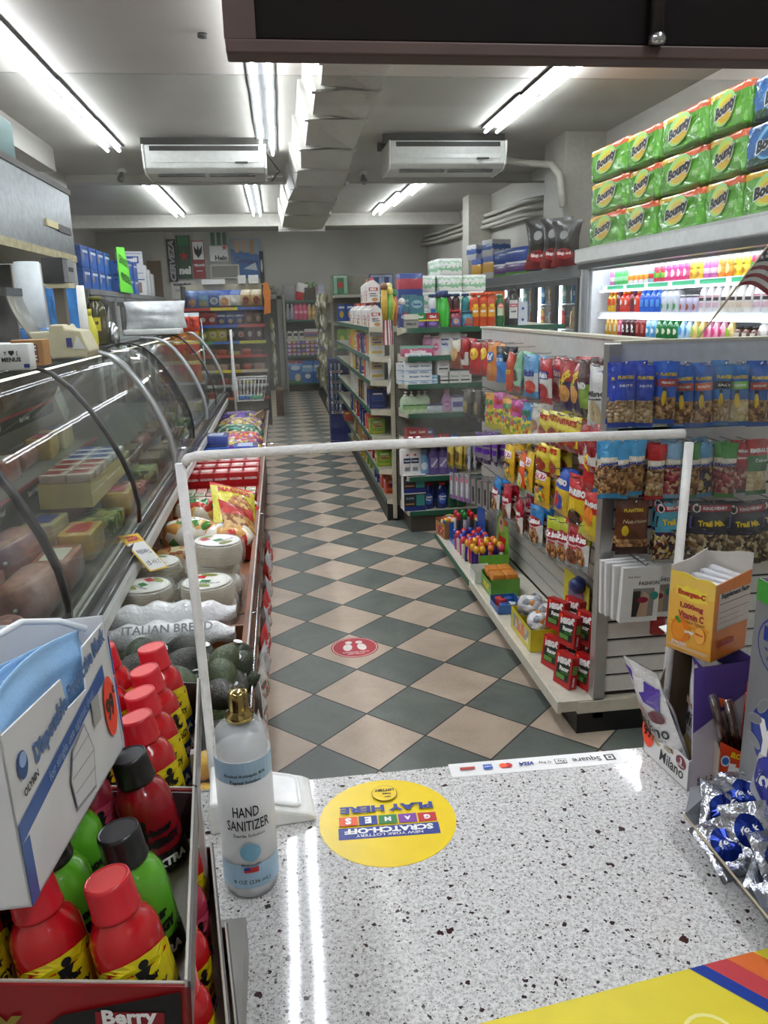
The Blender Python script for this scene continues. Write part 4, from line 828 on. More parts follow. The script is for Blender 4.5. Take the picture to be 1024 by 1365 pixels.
# blue packs and sweets further
block('bluepk','cookie_pack',.17,.2,.07,FILM('2347a8',.5),PM('c8d4ee',.3)); block('bluepk2','cookie_pack',.17,.2,.07,FILM('2b62c8',.5),PM('e8e8f0',.3))
for i,(x,y,z,l) in enumerate(((-.49,5.35,LZ,'near left, lower'),(-.49,5.36,LZ+.075,'near left, upper'),(-.29,5.33,LZ,'near right, lower'),(-.48,5.62,LZ,'far left, lower'),(-.48,5.62,LZ+.075,'far left, middle'),(-.48,5.63,LZ+.15,'far left, top'),(-.28,5.58,LZ,'far right, lower'),(-.28,5.6,LZ+.075,'far right, upper'))):
    T(PR.place('bluepk' if i%2 else 'bluepk2',(x,y,z),ru(-.2,.2)),f'shiny blue cookie pack on the ledge, {l}','cookie pack','blue cookie packs on the ledge')
for i,(y,cols,lab) in enumerate(((5.95,['e83a6a','f2f0ec','c2202c','7a3aa0','e8d23a'],'pile of pink and white wrapped sweets on the ledge'),(6.25,['e8502a','a33a9a','f0c23a','e8e0d8','d0302c'],'pile of orange and purple wrapped sweets on the ledge'),(6.6,['14705a','1f9a80','e8e0b0','0f4a40'],'pile of teal foil sweets on the ledge'),(6.95,['c8a24a','e8d8a0','7a4aa0','a87a30'],'pile of gold foil sweets on the ledge'),(7.35,['4a2a8a','6a3ab0','e0c040','2a1a5a'],'pile of purple and gold sweets at the ledge end'))):
    T(lump('candy_pile',.4,.34,.13+.01*i,SPOTS(cols,30,.15,.8),40+i,loc=(-.38,y,LZ)),lab,'sweets',kind='stuff')
o=MB().box(-.2,.2,-.01,.01,0,.17,PM('a87a50',.6)).build('cardboard_flap',loc=(-.22,7.2,LZ),rot=(0,0,1.4)); T(o,'brown cardboard flap standing on the ledge rim','cardboard')
# wire basket on a white stand
t=empty('wire_basket_stand',(-.45,7.75,.62)); W=PM('e4e4e2',.35); MB().tube([(0,0,0),(0,0,.78)],.018,W,10).tube([(-.03,0,.28),(0,0,.32),(.0,0,.75)],[.02,.03,.012],W,8).build('stand_post',t)
mb=MB(); 
for z,s in ((.2,.0),(.38,.06)): mb.tube([(0.03,-.14-s,z),(.4+s,-.14-s,z),(.4+s,.14+s,z),(.03,.14+s,z)],.005,W,6,True)
for i in range(9):
    x=.03+.37*i/8; x2=.03+.43*i/8; mb.tube([(x2,-.2,.38),(x,-.14,.2),(x,.14,.2),(x2,.2,.38)],.003,W,5)
for i in range(5): y=-.14+.07*i; mb.tube([(.03,y*1.4,.38),(.03,y,.2),(.4,y,.2),(.46,y*1.4,.38)],.003,W,5)
mb.build('wire_basket',t); t.scale=(.68,.7,1.15); T(t,'white wire basket on a white post at the end of ledge','basket')
rg=random.Random(3)
for i in range(12):
    c=rg.choice(['e8e4dc','2f6ab0','f0f0ee','c8b04a','3a9a6a']); x=.07+.08*(i%4); y=-.09+.08*(i//4)
    o=MB().rbox(-.03,.03,-.03,.03,0,.035,.008,FILM(c,.5)).build('small_packet',loc=(-.45+x*.68+.02,7.75+y*.7,.62+.24),rz=rg.uniform(0,3)); T(o,f'tiny wrapped packet in the wire basket, {ORD[i%4+1]} from left in {["near","middle","far"][i//4]} row','packet','packets in the wire basket')
# bags hanging on the ledge front
Bag('hang1','hanging_snack_bag',.13,.17,.035,[(.2,FILM('7f1515')),(.6,SPOTS(['c4201c','d8d4d0','2c7a38','e8e0da'],55)),(1,FILM('c9ccd2'))],seed=2)
Bag('hang2','hanging_snack_bag',.13,.17,.035,[(.3,FILM('c81f2a')),(.7,FILM('e6e2de')),(1,FILM('d82a32'))],[('t','CHILE',0,.1,.09,RINK,0,.05)],seed=6)
Bag('hang3','hanging_snack_bag',.12,.15,.03,[(.7,SPOTS(['b9b4ac','e0533a','e8e4e0','8a847c'],60)),(1,FILM('e8e6e2'))],seed=12)
t=empty('hanging_rail',(-.13,2.6,.6)); mb=MB().tube([(0,-1.2,.06),(0,1.4,.06)],.004,CHROME,6)
for y in (-1.19,0,1.39): mb.tube([(0,y,.06),(-.065,y,.06)],.004,CHROME,6)
mb.build('rail',t); T(t,'thin metal rail fixed along the aisle side of ledge','rail')
for i in range(14):
    key=['hang2','hang1','hang2','hang1'][i%4] if i>4 else 'hang3'; y=1.5+.17*i
    o=PR.place(key,(-.108,y,.47 if i>4 else .52),rot=(0,ru(-.1,.02),-PI/2+PI+ru(-.15,.15))); T(o,f"{ {'hang1':'silver topped red snack bag','hang2':'red and white snack bag','hang3':'clear small snack bag'}[key]} hanging on ledge front, number {NW(i+1)} from the counter",'snack bag','snack bags hanging from the ledge')
# ================= RIGHT: near gondola =================
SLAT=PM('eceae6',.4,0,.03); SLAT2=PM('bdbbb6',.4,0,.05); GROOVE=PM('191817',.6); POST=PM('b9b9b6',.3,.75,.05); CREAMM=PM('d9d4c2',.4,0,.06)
GX,GY0,GY1,GH=1.35,2.74,5.2,1.535
t=empty('snack_gondola',(1.9,4,0)); ox,oy=1.9,4; T(t,'long slat wall gondola hung with snack bags, cream deck and metal post','shelving')
def gb(name,*b,m,**k): x0,x1,y0,y1,z0,z1=b; return MB().box(x0-ox,x1-ox,y0-oy,y1-oy,z0,z1,m).build(name,t,**k)
gb('core',GX+.01,2.25,GY0+.01,GY1,.14,1.40,m=GROOVE)
mb=MB(); z=.16
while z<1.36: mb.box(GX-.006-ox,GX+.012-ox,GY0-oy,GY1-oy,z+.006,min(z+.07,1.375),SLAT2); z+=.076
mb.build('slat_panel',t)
gb('header_board',GX-.012,GX+.01,GY0,GY1,1.385,GH,m=PM('c9c8c4',.35)); gb('top_cap',GX-.02,GX+.05,GY0-.01,GY1+.01,GH,GH+.012,m=PM('cfc8b4',.45)); gb('end_top_cap',1.21,2.3,GY0-.016,GY0+.05,GH,GH+.01,m=PM('cfc8b4',.45))
mb=MB(); z=.16
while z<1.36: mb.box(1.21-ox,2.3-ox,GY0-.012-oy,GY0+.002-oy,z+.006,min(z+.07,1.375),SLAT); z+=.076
mb.build('end_slat_panel',t)
gb('end_header',1.21,2.3,GY0-.014,GY0+.004,1.385,GH,m=PM('d4d7dd',.35))
gb('end_core',1.2,2.3,GY0,GY0+.02,.14,GH-.004,m=GROOVE)
gb('post',1.163,1.212,GY0-.03,GY0+.02,.06,GH+.002,m=POST,bevel=.003)
gb('deck',1.03,GX,GY0-.03,GY1+.02,.10,.145,m=CREAMM); gb('deck_lip',1.015,1.032,GY0-.035,GY1+.02,.095,.15,m=CREAMM,bevel=.004); gb('price_strip',1.011,1.016,4.2,GY1+.02,.105,.14,m=PM('1f5a40',.4))
gb('end_deck',1.1,2.3,GY0-.035,GY0+.02,.09,.14,m=CREAMM)
gb('kick_plate',1.10,2.25,GY0-.0,GY1,.0,.095,m=BLACK); gb('end_kick_plate',1.10,2.3,GY0-.03,GY0,.0,.09,m=BLACK)
GON=t
def peg_side(y,z,l=.2,s=1): MB().tube([(GX-ox,y-oy,z+.012),(GX-l-ox,y-oy,z+.012),(GX-l-.012-ox,y-oy,z+.024)],.0028,CHROME,6).build('hook',GON)
def peg_end(x,z,l=.16): MB().tube([(x-ox,GY0-.01-oy,z+.012),(x-ox,GY0-l-oy,z+.012),(x-ox,GY0-l-.012-oy,z+.024)],.0028,CHROME,6).build('hook',GON)
F=FILM
NUT=SPOTS(['b98a55','8f5f35','d1a671','c79a63','6f4526'],80,.35,.8); NUT2=SPOTS(['c9a87a','e0cba5','a07a4c','b5906a'],85,.35,.8); CRAN=SPOTS(['a8404a','d9b99a','c06a68','8a2a3a'],80,.35,.8); MIX=SPOTS(['d8c39a','3a2419','8a5a2c','c9b46a','5a1f1a','2a2a60'],75,.35,.8); CASH=SPOTS(['e6d3a5','d8be88','cdb07a'],70,.35,.8)
YM=PM('e8c62a',.4,var=0)
def nutbag(key,top,mid,mid2,txt,nuts,brand,bm,w=.072,h=.215):
    Bag(key,'nut_bag',w,h,.035,[(.1,F(top)),(.42,nuts),(.72,F(top)),(1,F(top))],[('r',-w*.42,w*.42,h*.60,h*.72,PM(mid,.35,var=0)),('t',brand,0,h*.79,w*.75,bm,0,.05,0,h*.055),('t',txt,0,h*.66,w*.6,WINK,0,.04,0,h*.04)]+([('e',-w*.15,h*.42,w*.11,h*.12,YM),('e',-w*.15,h*.56,w*.10,h*.03,INK)] if mid2 else []),seed=len(key)+ord(key[-1]))
nutbag('plr','2463d0','a8282c',1,'PEANUTS',NUT,'PLANTERS',YM); nutbag('plo','2a66bd','d8652a',1,'ROASTED',NUT,'PLANTERS',YM); nutbag('plh','2a66bd','b5503a',1,'HONEY',NUT,'PLANTERS',YM); nutbag('plk','3a7fc4','2a2422',1,'SALT',NUT2,'PLANTERS',YM); nutbag('plg','2f74c0','86bf4a',1,'CASHEWS',CASH,'PLANTERS',YM); nutbag('plb','2148c4','2148c4',0,'NUTS',NUT2,'PLANTERS',YM)
def bdbag(key,c,nuts,acc='1e3f9a',w=.070,h=.2):
    Bag(key,'nut_bag',w,h,.04,[(.08,F(c)),(.55,nuts),(.72,F('efe6cc')),(1,F(c))],[('t','BLUE',-.008,h*.665,w*.5,WINK,.1,.06,.1,h*.05),('t','DIAMOND',0,h*.60,w*.92,PM(acc,.4,var=0),.1,.07,.1,h*.055),('t','ALMONDS',.0,h*.52,w*.6,INK,.1,.03,0,h*.03)],seed=ord(key[-1]))
bdbag('bdb','4aa6dc',NUT); bdbag('bdr','c4282c',NUT2); bdbag('bdy','8fb8d8',CRAN); bdbag('bdg','3f8a3a',NUT); bdbag('bdc','5aa0cf',MIX); bdbag('bdp','4f9a4a',CRAN)
Bag('emr','nut_bag',.07,.18,.04,[(.1,F('a82030')),(.4,CRAN),(1,F('b3202e'))],[('t','EMERALD',0,.14,.058,WINK,0,.05),('t','CASHEWS',0,.115,.04,WINK,0,.03)],seed=4); Bag('emg','nut_bag',.095,.2,.04,[(.08,F('2a7a3a')),(.42,CASH),(.75,F('2a7a3a')),(1,F('c23038'))],[('t','EMERALD',0,.16,.08,WINK,0,.05),('t','Deluxe',0,.125,.05,WINK,0,.02)],seed=5)
Bag('tmb','trail_mix_bag',.15,.21,.045,[(.5,MIX),(1,F('5ab0cc'))],[('r',-.075,.075,.18,.205,PM('b02838',.4,var=0)),('e',-.055,.192,.014,.016,WINK),('e',-.055,.192,.009,.012,INK),('t','KING HENRY',.012,.192,.09,WINK,0,.03),('p',[(-.07,.165),(.07,.165),(.07,.125),(0,.108),(-.07,.125)],INK),('t','Trail Mix',0,.142,.1,YINK,0,.05)],seed=7)
Bag('tmp','trail_mix_bag',.155,.24,.045,[(.52,SPOTS(['5a4a3c','c9b48a','3a2a20','8a6a48','d9c9a0'],75,.3,.8)),(1,F('3a3a46'))],[('r',-.075,.075,.205,.228,PM('a02838',.4,var=0)),('e',-.055,.217,.014,.016,WINK),('e',-.055,.217,.009,.012,INK),('t','KING HENRY',.012,.217,.09,WINK,0,.03),('p',[(-.076,.19),(.076,.19),(.076,.143),(0,.125),(-.076,.143)],PM('6a5aa8',.4,var=0)),('p',[(-.068,.184),(.068,.184),(.068,.148),(0,.132),(-.068,.148)],INK),('t','Trail Mix',0,.163,.1,YINK,0,.05)],seed=8)
Bag('brown','nut_bag',.12,.2,.04,[(.12,F('3a1a10')),(.3,NUT),(1,F('6a3a22'))],[('t','PLANTERS',0,.165,.07,YM,0,.04),('t','Nut-rition',.005,.125,.085,PM('e8d8b0',.4,var=0),0,.0,.2),('e',-.03,.09,.012,.02,YM)],seed=9)
Box('tights','hosiery_pack',.15,.022,.21,PM('e9e9e7',.35,0,.03,.3,30),[('r',-.03,.055,.02,.13,PM('8d8a86',.4)),('r',-.03,.0,.02,.12,PM('2a2624',.4)),('p',[(-.01,.02),(.03,.02),(.035,.10),(.01,.12)],PM('c2a184',.4)),('e',.01,.085,.022,.012,PM('8f2038',.4,var=0)),('e',.055,.10,.016,.016,PM('2f8a7a',.4,var=0)),('t','FASHION',.03,.15,.08,INK,0,.01),('t','Body Shaper',-.03,.175,.05,INK,0,0,.2)])
def endrow(ps,yt,yb,place,group,y=2.58,depth=2):
    """hooks on the end panel: ps=[(key, pixel x, desc, n deep)]"""
    cnt={}; tot={}
    for k,px,d,n in ps: tot[d]=tot.get(d,0)+1
    for k,px,d,n in ps:
        cnt[d]=cnt.get(d,0)+1; p=AY(px,yt,y); z1=p.z; REGh=PR
        o=PR.place(k,(0,0,0)); h=max(v.co.z for v in o.data.vertices); peg_end(p.x,z1-.02)
        for j in range(n):
            q=o if j==0 else dup(o,(0,0,0))
            q.location=(p.x+ru(-.006,.006),y+.032*j+ru(-.008,.006),z1-h+ru(-.012,.008)); q.rotation_euler=(ru(-.09,.03),ru(-.05,.05),ru(-.3,.3))
            lab=f"{d}{'' if tot[d]==1 else ', '+ORD[cnt[d]]+' hook of '+NW(tot[d])}, {'frontmost' if j==0 else ORD[j+1]+' back'} {place}"; T(q,lab,'nut bag' if 'nut' in q.name else q.name.split('.')[0].replace('_',' '),group)
endrow([('plb',834,'dark blue nut bag',3),('plb',858,'dark blue nut bag',3),('plr',889,'blue nut bag with red band',2),('plh',913,'blue nut bag with rust band',2),('plo',944,'blue nut bag with orange band',2),('plk',967,'light blue nut bag with black band',2),('plg',990,'light blue nut bag with green band',2),('plh',1014,'blue bag with brown band',2),('plo',1040,'blue bag, orange stripe',1)],484,568,'on top row','nut bags on the top row of the end panel')
endrow([('bdb',816,'sky blue almond bag',3),('bdb',829,'sky blue almond bag',2),('bdb',848,'sky blue almond bag',3),('bdr',875,'red almond bag',2),('bdy',899,'pale blue almond bag',2),('bdg',926,'green almond bag',2),('bdc',945,'blue mixed almond bag',2),('bdp',969,'green almond bag with cranberry',2),('emr',990,'red nut bag',2),('emg',1014,'green nut bag with red top',2)],588,655,'on second row','nut bags on the second row of the end panel')
endrow([('brown',847,'brown nut bag',2),('tmb',897,'light blue trail mix bag',2),('tmp',950,'black and purple trail mix bag',2),('tmp',998,'black and purple trail mix bag',2),('tmp',1044,'black and purple trail mix bag',1)],668,745,'on third row','trail mix bags on the third row')
for j in range(5):
    p=AY([822,829,838,846,868][j],[745,748,752,756,752][j],[2.66,2.63,2.60,2.57,2.64][j]); T(PR.place('tights',(p.x+.02,p.y,p.z-.21),rot=(0,ru(-.04,.04),ru(-.1,.1))),f'white hosiery pack, {ORD[j+1]} from the back panel'+(' and furthest right' if j==4 else ''),'hosiery','white hosiery packs on the end panel')
peg_end(AY(845,745,2.6).x+.02,AY(845,745,2.6).z-.02,.2)
block('redpk','small_red_pack',.06,.03,.07,FILM('b02a30',.4)); p=AY(876,845,2.66); T(PR.place('redpk',(p.x,p.y,p.z)),'small red pack hanging low on the end panel behind orange box','pack')
# ---- side face bags (facing the aisle)
def B(key,c0,c1,c2,L=(),w=.13,h=.19,T_=.04,name='snack_bag',seed=None,mid=None): Bag(key,name,w,h,T_,[(.12,F(c0)),(.6,mid or F(c1)),(1,F(c2))],L,seed=seed or (sum(map(ord,key))%97))
def ct(t,z,w,m=WINK,rot=0,h=None,b=.06): return ('t',t,0,z,w,m,rot,b,0,h)
B('s_brn','7a3a22','8a4a2c','c9c0b0',[('e',0,.09,.04,.045,PM('c9a06a',.4))]); B('s_redw','a8202a','d9d4cc','b0242c',[('e',0,.1,.04,.04,PM('8a1c1c',.4))]); B('s_red','b01c22','c4242a','b01c22',[('e',0,.12,.045,.035,YM),ct("Lay's",.12,.06,RINK)])
B('s_org','d8721e','e0862a','e8923a',[('e',0,.13,.045,.03,PM('2a4a9a',.4,var=0)),ct('Ruf',.13,.06,WINK),('e',0,.06,.045,.035,PM('c9803a',.4))],w=.16,h=.21); B('s_blk','2a80d0','2a80d0','1a1a20',[('e',0,.12,.035,.03,PM('3a80c8',.4)),ct('OREO',.12,.06)]); B('s_pop','c8401e','d8501e','c8401e',[ct('HOT',.1,.06,YM)],w=.08,h=.2); B('s_grn','8fc0a0','9ac8b0','7ab090',[('e',0,.08,.035,.03,PM('5a2a20',.4)),('r',-.06,.06,.0,.03,PM('a03028',.4))],h=.2)
B('s_welb','5a9cd0','dfe4e6','6aa8d8',[ct("Welch's",.115,.1,BINK,0,.035,.07),('e',.01,.05,.045,.03,PM('c84a3a',.4)),ct('FRUIT SNACKS',.03,.08,RINK,0,.01)],h=.2,w=.14); B('s_welr','c02a30','dfdcd8','c83038',[('r',-.05,.05,.11,.145,BINK),ct("Welch's",.127,.09,WINK,0,.026,.07),('e',.0,.06,.045,.03,PM('b83a3a',.4)),ct('BERRIES',.035,.08,RINK,0,.012)],h=.2,w=.14)
B('s_snk','3a2a5a','2c2450','b02a30',[('e',0,.07,.05,.035,PM('c98a3a',.4)),ct('TAKIS',.13,.11,YM,.5,.03,.07)],h=.21,w=.14); B('s_dkg','3a2a2a','86a83a','4a1f1f',[ct('KIND',.12,.08)],h=.22,w=.11); B('s_mil','e9e9e6','eceae6','e4e2e0',[('p',[(-.05,.2),(.05,.215),(.05,.17),(-.05,.15)],PM('5a3a9a',.4,var=0)),ct('Milano',.125,.09,INK,.1,.022,.03),('e',0,.06,.035,.04,PM('c9b48a',.4)),('e',.01,.045,.03,.03,PM('d9c59a',.4)),ct('dark chocolate',.105,.07,INK,.1,.008)],h=.23,w=.12,name='cookie_bag')
SP=SPOTS(['e8d82a','e8a02a','6a9a3a','e8d82a','3a6ac0','f0e040','d8502a','e8d82a'],48,.3,.3)
B('s_sour','d8d22a','e8d82a','e8a02a',[('e',0,.09,.04,.05,SP),ct('SOUR',.15,.1,GINK,0,.03,.08)],mid=SP,h=.2); B('s_sour2','e8d82a','e0d030','3a8ac8',[('e',0,.09,.04,.05,SP),ct('PATCH',.15,.1,GINK,0,.03,.08)],mid=SP,h=.2); B('s_fish','e0d62a','f0e23a','c83a9a',[ct('KIDS',.15,.1,RINK,0,.03,.08)],mid=SP,h=.2)
B('s_wht','d8d8d6','e4e0d8','c9c4bc',[('e',0,.09,.04,.03,PM('a07a5a',.4))]); B('s_yel','8a2a24','e2cb3a','ead84a',[('e',0,.05,.04,.03,PM('a03a28',.4)),ct('NUTS',.12,.08,RINK)],w=.12,h=.15)
B('s_har1','d8a81c','e8b62a','e9c23a',[('r',-.045,.045,.13,.165,WINK),ct('HARIBO',.147,.085,RINK,0,.026,.08),('e',0,.06,.045,.035,SP),ct('PEACHES',.10,.08,INK,0,.014)],h=.2,w=.14,name='gummy_bag'); B('s_har2','4f9a3a','e05a24','e8642a',[ct('HARIBO',.147,.11,WINK,0,.028,.08),('e',0,.07,.05,.035,PM('e9e4d0',.4)),('e',.01,.05,.03,.03,SP)],h=.2,w=.14,name='gummy_bag'); B('s_har3','d8b02a','e8c43a','2a56b8',[ct('HARIBO',.145,.11,WINK,0,.028,.08),('e',0,.06,.05,.04,SPOTS(['2a4fa8','c83a2a','e8c42a'],30,.3,.3))],h=.2,w=.14,name='gummy_bag'); B('s_har4','c83024','e2c02a','c8262a',[ct('HARIBO',.15,.11,WINK,0,.03,.08),('e',-.01,.09,.02,.025,YM),('e',0,.045,.05,.035,SPOTS(['3a2a20','5a3a28','c83a2a'],30,.3,.3))],h=.22,w=.15,name='gummy_bag'); B('s_bunny','d8b82a','e9cf3a','c8302a',[('e',0,.1,.03,.04,PM('e8862a',.4)),ct('GUMMI',.15,.09,WINK)],h=.2,w=.12,name='gummy_bag')
CB='a02028'
for k,c,c3 in (('s_cmb','2f86c8','c9a06a'),('s_cmr','b0283a','8a4a2a'),('s_cmy','b8c23a','c08a4a')): B(k,'8f9a9c','e4e2dc',c,[('e',0,.125,.055,.025,PM(CB,.4,var=0)),ct('Combos',.127,.095,WINK,.08,.03,.08),('e',0,.05,.045,.035,SPOTS([c3,'6a3a20'],60,.3,.5)),ct('BAKED',.09,.06,RINK,0,.012)],h=.2,w=.13,name='pretzel_bag')
B('s_silver','8a8c90','b9bcc0','9a9ca0',[('e',0,.08,.035,.04,PM('3a3a44',.4))],w=.1); B('s_gold','8a7a2c','b39a3a','c9b45a',[('e',0,.08,.03,.04,PM('5a4a2a',.4))],w=.1); B('s_purp','3a2a5a','8a8490','6a3a9a',[('r',-.04,.04,.06,.09,PM('5a2a9a',.4))],w=.09,h=.18); B('s_drk','2a2826','3a3830','5a564e',[('e',0,.08,.03,.04,PM('8a7a4a',.4))],w=.1)
Box('brushpk','toothbrush_pack',.05,.015,.19,PM('a9aab0',.25,0,.15),[('r',-.006,.006,.03,.16,PM('e8e8ea',.3)),('r',-.02,.02,.0,.03,PM('8a4a9a',.4)),('e',0,.15,.012,.018,PM('d8506a',.4))]); Box('combpk','comb_pack',.05,.012,.17,PM('8f8d88',.35,0,.15),[('r',-.012,.012,.02,.12,PM('3a3838',.4))])
cc={}
def siderow(ps,place,group,x=1.17,h0=None):
    """ps=[(key,px,pytop,desc,n)] bag tops seen at that pixel, on hooks running along the slat wall"""
    tot={}; cnt={}
    for a in ps: tot[a[3]]=tot.get(a[3],0)+1
    for k,px,py,d,n in ps:
        cnt[d]=cnt.get(d,0)+1; p=AX(px,py,x); o=PR.place(k,(0,0,0)); h=max(v.co.z for v in o.data.vertices); peg_side(p.y,p.z-.02,GX-x+.02)
        for j in range(n):
            q=o if j==0 else dup(o,(0,0,0)); q.location=(x+.042*j+ru(-.006,.006),p.y+ru(-.004,.004),p.z-h+ru(-.008,.006)); q.rotation_euler=(ru(-.08,.02),ru(-.05,.05),-PI/2+ru(-.1,.35)); 
            lab=f"{d}{'' if tot[d]==1 else ', '+ORD[cnt[d]]+' hook of '+NW(tot[d])}, {'front' if j==0 else ORD[j+1]+' back'} {place}"; T(q,lab,q.name.split('.')[0].replace('_',' '),group)
siderow([('s_brn',607,452,'brown snack bag',3),('s_redw',621,452,'red and cream snack bag',2),('s_red',634,455,'red crisp bag',3),('s_red',647,456,'red crisp bag',3),('s_org',658,457,'big orange crisp bag',2),('s_blk',672,461,'black and blue cookie bag',2),('s_pop',680,470,'narrow orange bag',2),('s_grn',691,470,'pale green bag',2),('s_welb',710,474,'blue fruit snack bag',2),('s_welr',731,476,'red fruit snack bag',2),('s_snk',757,478,'purple and red corn chip bag',3),('s_snk',770,480,'purple and red corn chip bag',1),('s_dkg',782,480,'dark bag with green panel',2),('s_mil',800,485,'white Milano cookie bag',1)],'in top aisle row','bags on the top row of the aisle side')
siderow([('s_drk',622,519,'dark clear bag',2),('s_drk',638,521,'dark clear bag',2),('s_sour',654,524,'yellow sour sweets bag',3),('s_fish',667,525,'yellow and pink sweets bag',2),('s_sour',677,528,'yellow sour sweets bag',3),('s_fish',688,531,'yellow and pink sweets bag',2),('s_sour2',703,537,'yellow and blue sour sweets bag',2),('s_wht',716,540,'white nut bag',2),('s_yel',727,548,'small yellow nut bag',3),('s_yel',741,550,'small yellow nut bag',3),('s_yel',754,551,'small yellow nut bag',3),('s_yel',767,553,'small yellow nut bag',3),('s_redw',780,562,'red clear bag',2),('s_redw',798,566,'red clear bag',1)],'in second aisle row','bags on the second row of the aisle side')
siderow([('s_gold',601,588,'gold bag',2),('s_gold',612,589,'gold bag',2),('s_silver',624,590,'silver bag',2),('s_purp',638,576,'purple bar bag',3),('s_purp',649,577,'purple bar bag',3),('s_purp',660,578,'purple bar bag',3),('s_har1',681,592,'gold Haribo bag',3),('s_har2',696,602,'orange Haribo bag',2),('s_har1',706,600,'gold Haribo bag',3),('s_yel',726,590,'small yellow bag',2),('s_yel',742,592,'small yellow bag',2),('s_har1',724,620,'gold Haribo bag',3),('s_har3',747,622,'blue Haribo bag',2),('s_har4',770,634,'red Haribo bag',2),('s_bunny',792,652,'yellow bunny gummy bag',1),('s_red',790,592,'red snack bag',1)],'in third aisle row','bags on the third row of the aisle side')
siderow([('s_cmb',662,637,'blue pretzel bag',2),('s_cmr',675,646,'red topped Combos bag',2),('s_cmr',695,662,'red topped Combos bag',2),('s_cmb',714,676,'blue topped Combos bag',2),('s_cmy',739,690,'green topped Combos bag',2),('s_cmy',753,694,'green topped Combos bag',2),('s_cmr',766,696,'dark topped Combos bag',2),('s_cmy',779,698,'yellow topped Combos bag',1)],'in lowest aisle row','pretzel bags on the lowest row of the aisle side')
for i,(px,py,k) in enumerate([(603,632,'brushpk'),(610,633,'brushpk'),(617,634,'brushpk'),(624,635,'brushpk'),(632,636,'combpk'),(640,638,'combpk'),(648,640,'combpk'),(656,642,'combpk')]):
    p=AX(px,py,1.2); peg_side(p.y,p.z-.02,.16); T(PR.place(k,(1.2,p.y,p.z-.18),rot=(0,0,-PI/2+.3)),f"{'toothbrush' if k=='brushpk' else 'comb'} pack on the far lower hooks, {ORD[i%4+1]} of four from the aisle end",'pack','toiletry packs on the far hooks')
# ---- things on the deck
DZ=.146
def dk(px,py): p=AZ(px,py,DZ); return (p.x,p.y,DZ)
def redbox():
    w,d,h=.13,.045,.17; mb=MB(); m=PM('b81e22',.3,coat=.4); mb.box(-w/2,w/2,-d/2,d/2,0,h,m)
    decals(mb,boxS(d),[('r',-.05,.05,.03,.125,PM('26302a',.4)),('t','MEGA',.0,.135,.1,WINK,.15,.09,.1,.035),('t','Racer',.01,.095,.075,WINK,.1,.07,.1,.025),('r',-.045,.02,.035,.06,PM('6aa04a',.4)),('e',-.045,.155,.01,.008,OINK),('e',.045,.155,.01,.01,WINK),('t','RACER',.02,.075,.06,PM('3a8a3a',.4,var=0),.1,.05)])
    decals(mb,lambda x,z,e:(w/2+e,x,z),[('r',-.015,.015,.08,.13,PM('6aa04a',.4)),('t','RACERS',0,.04,.05,WINK,PI/2,.05)]); return mb.build('toy_box')
reg('toybox',redbox)
tb=[(1.095,2.85,0),(1.10,3.02,0),(1.165,2.82,0),(1.175,2.99,0),(1.24,2.86,0),(1.25,3.04,0),(1.135,2.93,1),(1.21,2.93,1),(1.145,3.1,1),(1.22,3.1,1)]
for i,(x,y,l) in enumerate(tb): T(PR.place('toybox',(x,y,DZ+.14*l),rot=(-.12 if not l else -.1,0,-PI/2+ru(-.08,.08)+.35),scale=.8),f"red toy car box on the gondola deck, {['lower','upper'][l]} layer, {ORD[[1,2,3,4,5,6,1,2,3,4][i]]} outward from end post",'toy box','red toy boxes on the deck')
def yellowdisp():
    t=dispbox('d9cf2a',w=.26,d=.3,h=.09,back=.09,lip=.09,L=[('r',-.1,.1,.02,.075,SPOTS(['c9b8a0','e0762a','8a9aa0','e8e0c0'],40,.4,.1))]); p=MB(); p.box(-.13,.13,.145,.15,.09,.24,PM('dccf33',.4)); decals(p,lambda x,z,e:(x,.145-e,z),[('r',-.08,.08,.12,.2,PM('8a7aa0',.4)),('t','PANDA',0,.19,.14,PM('c83a5a',.4,var=0),.1,.08)]); p.build('header_card',t); return t
t=yellowdisp(); t.location=(1.19,3.33,DZ); t.rotation_euler=(0,0,-PI/2); t.scale=(1.2,.9,1.2); T(t,'yellow cardboard display tray with tall header card on the deck','display tray')
for i,(x,y,z) in enumerate(((1.13,3.25,.08),(1.2,3.36,.08),(1.26,3.27,.10),(1.13,3.4,.11))):
    o=lump('wrapped_toy',.13,.12,.1,SPOTS(['d8dce0','a9b0b6','e8eaec','8a8f96','c98a4a','f2f2f2'],35,.12,.8),60+i,loc=(x,y,DZ+z-.02)); T(o,f"clear wrapped toy in the yellow tray, {['near outer','far inner','near inner','far outer'][i]} one",'toy','wrapped toys in the yellow tray')
t=dispbox('2f66b0',w=.16,d=.13,h=.05,lip=.03); t.location=(1.1,3.72,DZ); t.rotation_euler=(0,0,-PI/2); T(t,'low blue open tray on the deck lip','tray')
for i in range(4): o=MB().rbox(-.03,.03,-.02,.02,0,.04,.008,FILM(['2a5ab0','d8e0e8','c8404a','2a5ab0'][i],.4)).build('small_packet',loc=(1.08+.03*(i%2),3.67+.09*(i//2),DZ+.006),rz=i); T(o,f"small packet in the low blue tray, {ORD[i+1]} from the post",'packet','packets in the low blue tray')
t=dispbox('5f9a35',w=.2,d=.16,h=.1,lip=.08,L=[('t','FRUIT',0,.04,.12,YINK,0,.06)]); t.location=(1.14,3.98,DZ); t.rotation_euler=(0,0,-PI/2); T(t,'green open tray of orange packs on the deck','tray')
